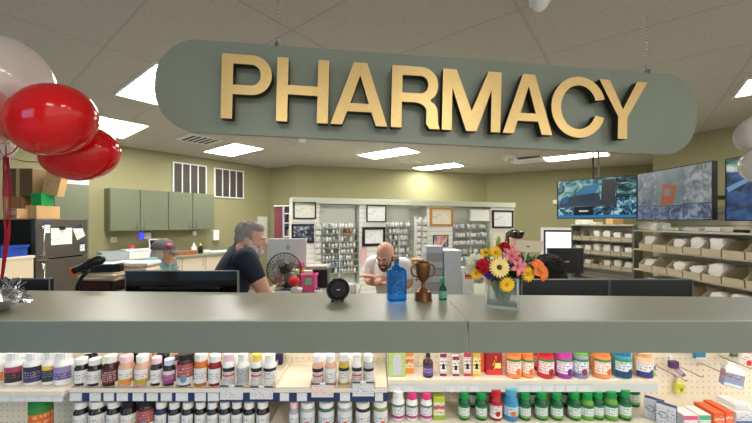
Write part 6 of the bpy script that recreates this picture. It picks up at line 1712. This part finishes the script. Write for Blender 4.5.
MB().span(xa-.004, xb+.004, Yg-.024, Yg+.204, zd_(253, Yg)+.0005, zd_(250.5, Yg), .003).build('lid', M('pale_grey_lid', (214, 218, 222), .5), t)
Yh = 2.86
xa, xb = Xat(411.5, Yh), Xat(424.5, Yh)
t = thing('carton', 'white carton with a red cross mark behind the trophy', 'box', ((xa+xb)/2, Yh+.06, .9455))
MB().span(xa, xb, Yh, Yh+.12, .9455, zd_(270, Yh), .003).build('carton_body', WHITE, t)
cx = Xat(416.5, Yh); cz = zd_(279.5, Yh)
m = MB(); m.box((cx, Yh-.0006, cz), (.03, .001, .008)); m.box((cx, Yh-.0006, cz), (.008, .0012, .03)); m.build('cross_mark', M('red_print', (206, 60, 70), .5), t)
tag(MB().span(xa, xb+.005, Yh, Yh+.12, zd_(270, Yh)+.001, zd_(259.5, Yh), .003).build('carton', CARDL, origin=((xa+xb)/2, Yh+.06, zd_(270, Yh)+.001)), 'tan carton on top of the white carton behind the trophy', 'box')
Yj = 2.75; xa, xb = Xat(462.5, Yj), Xat(474, Yj)
t = thing('carton', 'white carton with red and orange marks left of the flowers', 'box', ((xa+xb)/2, Yj+.05, .9455))
MB().span(xa, xb, Yj, Yj+.1, .9455, zd_(268, Yj), .003).build('carton_body', WHITE, t)
MB().span(xa+.02, xb-.015, Yj-.0008, Yj, zd_(279, Yj), zd_(272, Yj)).build('front_print', label_mat('red_orange_print', (222, 60, 50), bottom=(240, 150, 60), mid=(240, 236, 230), zt=.95, zb=.3), t)
tag(MB().lathe([(0, 0), (.028, 0), (.036, .088), (.033, .09), (.026, .01), (0, .01)], (Xat(352.5, 2.86), 2.86, .9355), 20).build('cup', WHITE, origin=(Xat(352.5, 2.86), 2.86, .9355)), 'plain white cup on the sage desk, seen right of the round speaker', 'cup')
# keyboard clutter below the black monitor on the window desk
tag(MB().box((2.1, 3.12, .82), (.2, .12, .04), bev=.01).build('desk_phone', BLACK, origin=(2.1, 3.12, .8005)), 'black desk phone right of the black monitor', 'phone')
tag(MB().box((1.74, 3.08, .815), (.16, .14, .03), rot=.3, bev=.004).build('paper_sheaf', PAPER, origin=(1.74, 3.08, .8)), 'white papers below the black monitor', 'papers')
# ---------------------------------------------------------------- people
SKIN = M('skin_light', (214, 160, 134), .5, noise=(14, .08), sss=.06); SKIN2 = M('skin_pink', (218, 164, 142), .5, noise=(14, .1), sss=.06); SKIND = M('skin_brown', (120, 78, 58), .5, noise=(14, .08))
def skin_into(bm, verts, edges, m=None, sub=2):
    me = bpy.data.meshes.new('skel'); me.from_pydata([v[:3] for v in verts], edges, [])
    o = bpy.data.objects.new('skel', me); COL.objects.link(o)
    md = o.modifiers.new('s', 'SKIN'); md.use_smooth_shade = True
    for i, v in enumerate(verts):
        sv = me.skin_vertices[0].data[i]
        sv.radius = (v[3], v[4] if len(v) > 4 else v[3]); sv.use_root = (i == 0)
    o.modifiers.new('u', 'SUBSURF').levels = sub
    dg = bpy.context.evaluated_depsgraph_get(); dg.update()
    r = bpy.data.meshes.new_from_object(o.evaluated_get(dg))
    if m: r.transform(m)
    bm.from_mesh(r); bpy.data.objects.remove(o)
def remesh(bm, voxel, smooth=4):
    me = bpy.data.meshes.new('tmp'); bm.to_mesh(me); bm.free()
    o = bpy.data.objects.new('tmp', me); COL.objects.link(o)
    r = o.modifiers.new('r', 'REMESH'); r.mode = 'VOXEL'; r.voxel_size = voxel; r.use_smooth_shade = True
    s = o.modifiers.new('s', 'SMOOTH'); s.iterations = smooth; s.factor = .5
    dg = bpy.context.evaluated_depsgraph_get(); dg.update()
    out = bpy.data.meshes.new_from_object(o.evaluated_get(dg)); bpy.data.objects.remove(o)
    return out
def child(name, me, mats, root):
    for m in (mats if isinstance(mats, (list, tuple)) else [mats]): me.materials.append(m)
    for p in me.polygons: p.use_smooth = True
    o = bpy.data.objects.new(name, me); COL.objects.link(o); o.parent = root; MW[o.name] = MW[root.name].copy(); return o
def person(lab, loc, yaw, T, hs, lean, headyaw, headpitch, arms, skin, shirt, trousers, hair, beard=None, sleeve=.62, hairkind='short', build=1.0, hunch=0):
    """local frame: y is the way the body faces, x its right-hand side; T head top, hs seat height"""
    root = thing('person', lab, 'person', (loc[0], loc[1], 0), yaw)
    Tb = T+hunch
    HM = Matrix.Translation(Vector((0, lean+.0, T-.20))) @ Matrix.Rotation(headyaw, 4, 'Z') @ Matrix.Rotation(-headpitch, 4, 'X') @ Matrix.Translation(Vector((0, .02, 0)))
    def hp(x, y, z): return HM @ Vector((x, y, z))
    HR = HM.to_3x3().to_4x4()
    b = build
    hipz = hs+.09
    torso = [(0, 0, hipz, .15*b, .12*b), (0, lean*.25, hipz+.18, .145*b, .115*b), (0, lean*.62, Tb-.50, .165*b, .125*b), (0, lean*.85, Tb-.36, .13*b, .09*b), (0, lean*.95, Tb-.275, .062, .062), tuple(hp(0, -.01, .03))+(.056, .056)]
    te = [(0, 1), (1, 2), (2, 3), (3, 4), (4, 5)]
    legs = []; le = []
    for s in (-1, 1):
        i = len(torso)+len(legs)
        legs += [(s*.10, .03, hipz-.01, .092), (s*.13, .40, hs+.06, .07), (s*.13, .40, .40, .055), (s*.13, .38, .24, .042), (s*.13, .50, .215, .036)]
        le += [(0, i), (i, i+1), (i+1, i+2), (i+2, i+3), (i+3, i+4)]
    al = []; ae = []; base = len(torso)+len(legs)
    hands = []
    for s, (el, wr, hd) in zip((-1, 1), arms):
        i = base+len(al)
        sh = Vector((s*.185*b, lean*.84, Tb-.355)); el = Vector(el); wr = Vector(wr)
        al += [tuple(sh)+(.066*b,), tuple((sh+el)/2)+(.054*b,), tuple(el)+(.044,), tuple((el+wr)/2)+(.041,), tuple(wr)+(.029,)]
        ae += [(3, i), (i, i+1), (i+1, i+2), (i+2, i+3), (i+3, i+4)]
        hands.append((s, wr, Vector(hd)))
    bm = bmesh.new()
    skin_into(bm, torso, te)
    for k in (0, 5):
        g_ = [(legs[k][0]*.6, 0, hipz+.03, .10)]+legs[k:k+5]
        skin_into(bm, g_, [(i, i+1) for i in range(5)])
    for k in (0, 5):
        g_ = [(al[k][0]*.4, al[k][1], al[k][2]-.01, .075*b)]+al[k:k+5]
        skin_into(bm, g_, [(i, i+1) for i in range(5)])
    # hands: palm, four fingers of unequal length and a thumb leaving the side
    for s, wr, hd in hands:
        d = hd.normalized(); up = Vector((0, 0, 1)); side = d.cross(up).normalized(); nrm = side.cross(d).normalized()
        pm = wr+d*.05
        mb = MB(); q = Matrix((side, d, nrm)).transposed().to_4x4()
        mb.ball(pm, (.040, .055, .019), q, u=14, v=8)
        me_ = bpy.data.meshes.new('p'); mb.bm.to_mesh(me_); mb.bm.free(); bm.from_mesh(me_)
        for k, ln_ in enumerate((.066, .076, .072, .056)):
            o_ = side*(-.029+.0193*k); p0 = wr+d*.07+o_
            skin_into(bm, [tuple(p0)+(.0095,), tuple(p0+d*ln_*.5-nrm*.004)+(.009,), tuple(p0+d*ln_*.8-nrm*.016)+(.008,), tuple(p0+d*ln_*.95-nrm*.030)+(.007,)], [(0, 1), (1, 2), (2, 3)], sub=1)
        p0 = wr+d*.03-side*s*.028
        skin_into(bm, [tuple(p0)+(.012,), tuple(p0+d*.028-side*s*.022)+(.0105,), tuple(p0+d*.058-side*s*.026-nrm*.006)+(.009,)], [(0, 1), (1, 2)], sub=1)
    mb = MB()
    for c, r in (((0, -.005, .105), (.074, .095, .088)), ((0, .032, .055), (.062, .068, .082)), ((0, .062, -.005), (.040, .036, .036)), ((0, .03, .0), (.052, .055, .045)),
                 ((0, .090, .088), (.044, .016, .011)), ((0, .096, .020), (.024, .012, .007)), ((0, .094, .009), (.021, .012, .008)), ((.034, .070, .040), (.022, .022, .022)), ((-.034, .070, .040), (.022, .022, .022)),
                 ((.076, -.004, .058), (.010, .022, .030)), ((-.076, -.004, .058), (.010, .022, .030))):
        mb.ball(hp(*c), r, HR, u=20, v=12)
    mb.cyl(hp(0, .088, .084), hp(0, .117, .050), .009, .015, 12); mb.ball(hp(0, .112, .050), (.017, .014, .012), HR, u=12, v=8)
    me_ = bpy.data.meshes.new('h'); mb.bm.to_mesh(me_); mb.bm.free(); bm.from_mesh(me_)
    child('body', remesh(bm, .0072, 3), skin, root)
    # eyes and brows
    for s in (-1, 1):
        e = MB(); e.ball(hp(s*.030, .086, .066), (.012, .010, .008), HR, u=12, v=8); e.mi = 1; e.ball(hp(s*.030, .0945, .066), (.005, .003, .005), HR, u=10, v=6)
        e.build('eye', [M('eye_white', (226, 220, 214), .3), M('iris_dark', (50, 40, 36), .3)], root, local=True, smooth=True)
    hairm, browm = hair
    e = MB()
    for s in (-1, 1): e.tube([hp(s*.014, .103, .087), hp(s*.032, .102, .093), hp(s*.050, .088, .088)], [.003, .0045, .003], 6)
    e.build('eyebrows', browm, root, local=True)
    # hair
    mb = MB()
    if hairkind == 'short':
        blobs = [((0, -.018, .114), (.077, .092, .086)), ((0, -.044, .07), (.071, .064, .075)), ((0, .03, .152), (.062, .058, .040)), ((.060, .0, .095), (.019, .034, .042)), ((-.060, .0, .095), (.019, .034, .042))]
    elif hairkind == 'bald':
        blobs = [((0, -.052, .055), (.073, .058, .052)), ((.062, -.016, .070), (.019, .044, .028)), ((-.062, -.016, .070), (.019, .044, .028))]
    elif hairkind == 'bob':
        blobs = [((0, -.02, .115), (.084, .10, .088)), ((0, -.06, .045), (.080, .060, .085)), ((.066, -.01, .05), (.024, .045, .075)), ((-.066, -.01, .05), (.024, .045, .075)), ((0, -.07, -.01), (.068, .045, .05))]
    else:
        blobs = [((0, -.02, .12), (.108, .125, .11)), ((0, -.06, .06), (.10, .09, .09)), ((.07, -.01, .07), (.04, .07, .07)), ((-.07, -.01, .07), (.04, .07, .07)), ((0, .05, .165), (.08, .06, .045))]
    for c, r in blobs: mb.ball(hp(*c), r, HR, u=20, v=12)
    if hairkind in ('short', 'afro'):
        for k in range(160 if hairkind == 'afro' else 90):
            zc = random.uniform(.05, 1); a = random.uniform(0, 2*PI); rr = math.sqrt(1-zc*zc)
            c, r = blobs[0]
            v = Vector((c[0]+r[0]*rr*math.cos(a), c[1]+r[1]*rr*math.sin(a), c[2]+r[2]*zc))
            if v.y > .06 and v.z < .15: continue
            mb.ball(hp(*v), .018 if hairkind == 'afro' else .008, HR, u=8, v=6)
    bmh = mb.bm
    child('hair', remesh(bmh, .006, 1 if hairkind == 'afro' else 2), hairm, root)
    if beard:
        mb = MB()
        for c, r in (((0, .066, -.008), (.043, .040, .040)), ((.045, .035, .010), (.020, .034, .042)), ((-.045, .035, .010), (.020, .034, .042)), ((0, .100, .030), (.030, .012, .008)), ((.028, .082, .012), (.016, .016, .026)), ((-.028, .082, .012), (.016, .016, .026)), ((.064, .012, .045), (.012, .018, .036)), ((-.064, .012, .045), (.012, .018, .036))):
            mb.ball(hp(*c), r, HR, u=16, v=10)
        child('beard', remesh(mb.bm, .005, 2), beard, root)
    # clothes
    bm = bmesh.new(); g = .011
    tv_ = [(v[0], v[1], v[2], v[3]+g, v[4]+g) for v in torso[:4]]
    tv_[0] = (0, 0, hipz-.02, .165*b, .135*b)
    tv_.append((0, lean*.93, Tb-.298, .072, .072)); tv_.append((0, lean*.96, Tb-.258, .064, .064))
    skin_into(bm, tv_, [(0, 1), (1, 2), (2, 3), (3, 4), (4, 5)])
    for s, (el, wr, hd) in zip((-1, 1), arms):
        sh = Vector((s*.185*b, lean*.84, Tb-.355)); el = Vector(el); k = sleeve
        if k <= 1: ends_ = [sh+(el-sh)*k*.5, sh+(el-sh)*k]; rad = [.074*b, .062*b, .056*b]
        else: ends_ = [(sh+el)/2, el, el+(Vector(wr)-el)*(k-1)]; rad = [.072*b, .064*b, .056*b, .050]
        vs = [(sh.x*.4, sh.y, sh.z-.01, .085*b), tuple(sh)+(rad[0],)]+[tuple(q)+(rad[j+1],) for j, q in enumerate(ends_)]
        skin_into(bm, vs, [(j, j+1) for j in range(len(vs)-1)])
    sh_o = child('shirt', remesh(bm, .0075, 3), shirt, root)
    m = MB(); m.torus(hp(0, -.012, -.062), .060, .012, HR.to_3x3().to_4x4() @ Matrix.Rotation(R(-14), 4, 'X') @ Matrix.Scale(1.12, 4, (0, 1, 0)), 28, 8)
    m.build('collar', shirt, root, local=True, smooth=True)
    bm = bmesh.new()
    skin_into(bm, [(0, 0, hipz+.03, .155*b, .125*b), (0, 0, hipz-.02, .162*b, .133*b), (0, .01, hipz-.07, .15*b, .12*b)], [(0, 1), (1, 2)])
    for s in (-1, 1):
        skin_into(bm, [(s*.06, 0, hipz, .10), (s*.10, .03, hipz-.01, .102), (s*.13, .40, hs+.06, .080), (s*.13, .40, .40, .066), (s*.13, .385, .27, .060)], [(0, 1), (1, 2), (2, 3), (3, 4)])
    child('trousers', remesh(bm, .009, 3), trousers, root)
    for s in (-1, 1):
        m = MB(); m.ball((s*.13, .455, .205), (.048, .12, .045), u=14, v=8)
        for v in m.bm.verts: v.co.z = max(v.co.z, .182)
        m.build('shoe', BLACK, root, local=True, smooth=True)
    # stool under the person
    st = thing('swivel_stool', 'dark swivel stool under the '+lab.split(' in a')[0].split(' with ')[0].split(',')[0], 'stool', (loc[0], loc[1], 0), yaw)
    MB().lathe([(0, hs-.06), (.16, hs-.06), (.18, hs-.04), (.18, hs-.014), (.16, hs-.008), (0, hs-.008)], seg=28).build('seat', MATTE, st, local=True)
    MB().cyl((0, 0, .07), (0, 0, hs-.06), .028, seg=14).build('column', CHROME, st, local=True)
    m = MB()
    for k in range(5):
        a = 2*PI*k/5; m.tube([(0, 0, .09), (.24*math.cos(a), .24*math.sin(a), .055)], .018, 8); m.ball((.25*math.cos(a), .25*math.sin(a), .028), .028, u=10, v=6)
    m.build('base', BLACK, st, local=True)
    m = MB(); m.torus((0, .15, .165), .28, .011, None, 30, 8)
    for s in (-1, 1): m.tube([(0, 0, .165), (s*.20, .35, .165)], .009, 6)
    m.build('foot_ring', CHROME, st, local=True)
    return root, hp, HR
def W2L(root, p): return MW[root.name].inverted() @ Vector(p)
random.seed(5)
NAVYS = M('navy_polo', (24, 32, 54), .75, bump=(60, .25)); WHS = M('white_polo', (234, 234, 236), .7, bump=(60, .25)); TEALS = M('teal_print_scrubs', (112, 150, 150), .75, noise=(45, .45)); DKN = M('dark_navy_scrubs', (34, 40, 56), .75)
JEAN = M('dark_trousers', (46, 48, 56), .8); KHAKI = M('khaki_trousers', (166, 148, 116), .8)
GREYH = (M('salt_grey_hair', (146, 138, 134), .8, noise=(90, .35)), M('grey_brow', (150, 140, 132), .8))
# bearded man in navy, facing right
Yn = 2.32; xn = Xat(246, Yn)
T = Zat(220.5, Yn)
def arm(fn, *p): return [tuple(fn(q)) for q in p]
r_, hp, HR = person('grey-haired bearded man in a navy polo shirt, facing right behind the counter', (xn-.20, Yn-.06), -PI/2+R(30), T, T-.84, .21, -R(24), R(8),
    [((-.235, .10, T-.62), (-.19, .36, T-.60), (.1, 1, -.05)), ((.25, .30, T-.50), (.17, .52, T-.60), (-.2, 1, -.1))], SKIN2, NAVYS, JEAN, GREYH, M('white_beard', (206, 200, 196), .85, noise=(90, .2)), .72, 'short', 1.10, hunch=.12)
# bald man in white with folded arms
Yb_ = 2.98; xb_ = Xat(394.5, Yb_); T = Zat(239.3, Yb_)
DBR = (M('brown_stubble_hair', (112, 88, 72), .85, noise=(90, .3)), M('dark_brow', (74, 56, 46), .8))
r_, hp, HR = person('bald bearded man in a white polo shirt with folded arms looking down', (xb_, Yb_+.08), PI-R(36), T, .66, .11, R(14), R(22),
    [((-.225, .10, 1.00), (.07, .23, 1.075), (1, .1, .05)), ((.225, .10, 1.00), (-.07, .28, 1.045), (-1, .05, .02))], SKIN, WHS, KHAKI, DBR, M('brown_grey_beard', (96, 78, 66), .85, noise=(90, .35)), .80, 'bald', 1.02, hunch=.15)
gm = MB()
for s in (-1, 1):
    gm.torus(hp(s*.032, .108, .064), .021, .0018, HR @ Matrix.Rotation(PI/2, 4, 'X'), 20, 5)
    gm.tube([hp(s*.053, .104, .066), hp(s*.076, .06, .066), hp(s*.080, -.005, .062)], .0016, 5)
gm.tube([hp(-.011, .110, .066), hp(.011, .110, .066)], .0016, 5)
gm.build('glasses', BLACK, r_, local=True)
# woman in the cap
Yw = 3.3; xw = Xat(154, Yw); T = Zat(240, Yw)
r_, hp, HR = person('woman in a grey cap with a pink patch, facing right behind the black monitor', (xw-.03, Yw), -PI/2+R(6), T, T-.86, .10, -R(6), R(3),
    [((-.24, .14, T-.60), (-.16, .38, T-.62), (.1, 1, -.1)), ((.24, .14, T-.60), (.17, .38, T-.62), (-.1, 1, -.1))], SKIN, TEALS, JEAN, (M('ash_blonde_hair', (196, 184, 164), .8, noise=(60, .2)), M('light_brow', (170, 140, 118), .8)), None, .8, 'bob', .98, hunch=.15)
m = MB()
CAPM = M('grey_cap', (88, 80, 84), .8, noise=(60, .15))
m.ball(hp(0, -.012, .110), (.094, .115, .105), HR, u=24, v=14)
inv = HM = None
keep = MW[r_.name]
HMi = (Matrix.Translation(hp(0, 0, 0)) @ HR).inverted()
bmesh.ops.delete(m.bm, geom=[v for v in m.bm.verts if (HMi @ v.co).z < .092], context='VERTS')
m.build('cap_crown', CAPM, r_, local=True, smooth=True)
m = MB()
prev = None
for k in range(9):
    a = -1+2*k/8
    cur = [m.bm.verts.new(hp(.082*a, .075+.028*(1-a*a), .110)), m.bm.verts.new(hp(.082*a, .10+.085*(1-a*a)**.6, .092-.012*abs(a)))]
    if prev: m.bm.faces.new((prev[0], cur[0], cur[1], prev[1]))
    prev = cur
o = m.build('cap_brim', CAPM, r_, local=True); md = o.modifiers.new('thickness', 'SOLIDIFY'); md.thickness = .005
MB().ball(hp(.050, .078, .155), (.026, .024, .020), HR, u=14, v=8).build('cap_patch', M('pink_patch', (224, 74, 104), .6), r_, local=True, smooth=True)
# man with sunglasses on his head, bowed, behind the bouquet
Ym = 3.42; xm = Xat(511, Ym); T = Zat(229, Ym)
DKH = (M('dark_brown_hair', (52, 40, 34), .8, noise=(90, .3)), M('dark_brown_brow', (52, 40, 34), .8))
r_, hp, HR = person('man with sunglasses on his dark hair, head bowed behind the flowers', (xm, Ym+.08), PI+R(4), T, T-.86, .10, R(0), R(14),
    [((-.27, .10, T-.60), (-.16, .32, T-.62), (.3, 1, -.1)), ((.27, .10, T-.60), (.16, .32, T-.62), (-.3, 1, -.1))], SKIN2, DKN, JEAN, DKH, None, .7, 'short', 1.05)
m = MB()
for s in (-1, 1):
    m.ball(hp(s*.034, .062, .190), (.029, .010, .019), HR @ Matrix.Rotation(R(50), 4, 'X'), u=14, v=8)
    m.tube([hp(s*.062, .054, .186), hp(s*.082, -.01, .130)], .003, 5)
m.tube([hp(-.012, .068, .192), hp(.012, .068, .192)], .003, 5)
m.build('sunglasses', GLOSS, r_, local=True)
# person with black curly hair, mostly hidden
Yk_ = 2.42; xk = Xat(561, Yk_); T = Zat(257.5, Yk_)-.015
r_, hp, HR = person('person with curly black hair, only the head showing behind the right monitor', (xk, Yk_), R(95), T, T-.84, .08, R(10), R(12),
    [((-.24, .10, T-.58), (-.16, .32, T-.60), (.3, 1, -.1)), ((.24, .10, T-.58), (.16, .32, T-.60), (-.3, 1, -.1))], SKIND, DKN, JEAN, (M('black_curly_hair', (26, 22, 22), .85, noise=(90, .4)), M('black_brow', (30, 24, 24), .8)), None, .7, 'afro', .95)
# ---------------------------------------------------------------- light, camera
w = bpy.data.worlds.new('World'); SC.world = w; w.use_nodes = True
bg = w.node_tree.nodes['Background']; bg.inputs[0].default_value = lin((236, 232, 224)); bg.inputs[1].default_value = 1.5
cam = bpy.data.cameras.new('Camera'); co = bpy.data.objects.new('Camera', cam); COL.objects.link(co)
co.location = (0, 0, EYE); co.rotation_euler = (PI/2, 0, 0)
cam.sensor_width = 36; cam.lens = 36*F/752; cam.shift_y = 10.5/752; cam.clip_start = .05
SC.camera = co
SC.view_settings.view_transform = 'Standard'; SC.view_settings.look = 'None'; SC.view_settings.gamma = 1
SC.view_settings.use_curve_mapping = False; SC.view_settings.exposure = 0.0
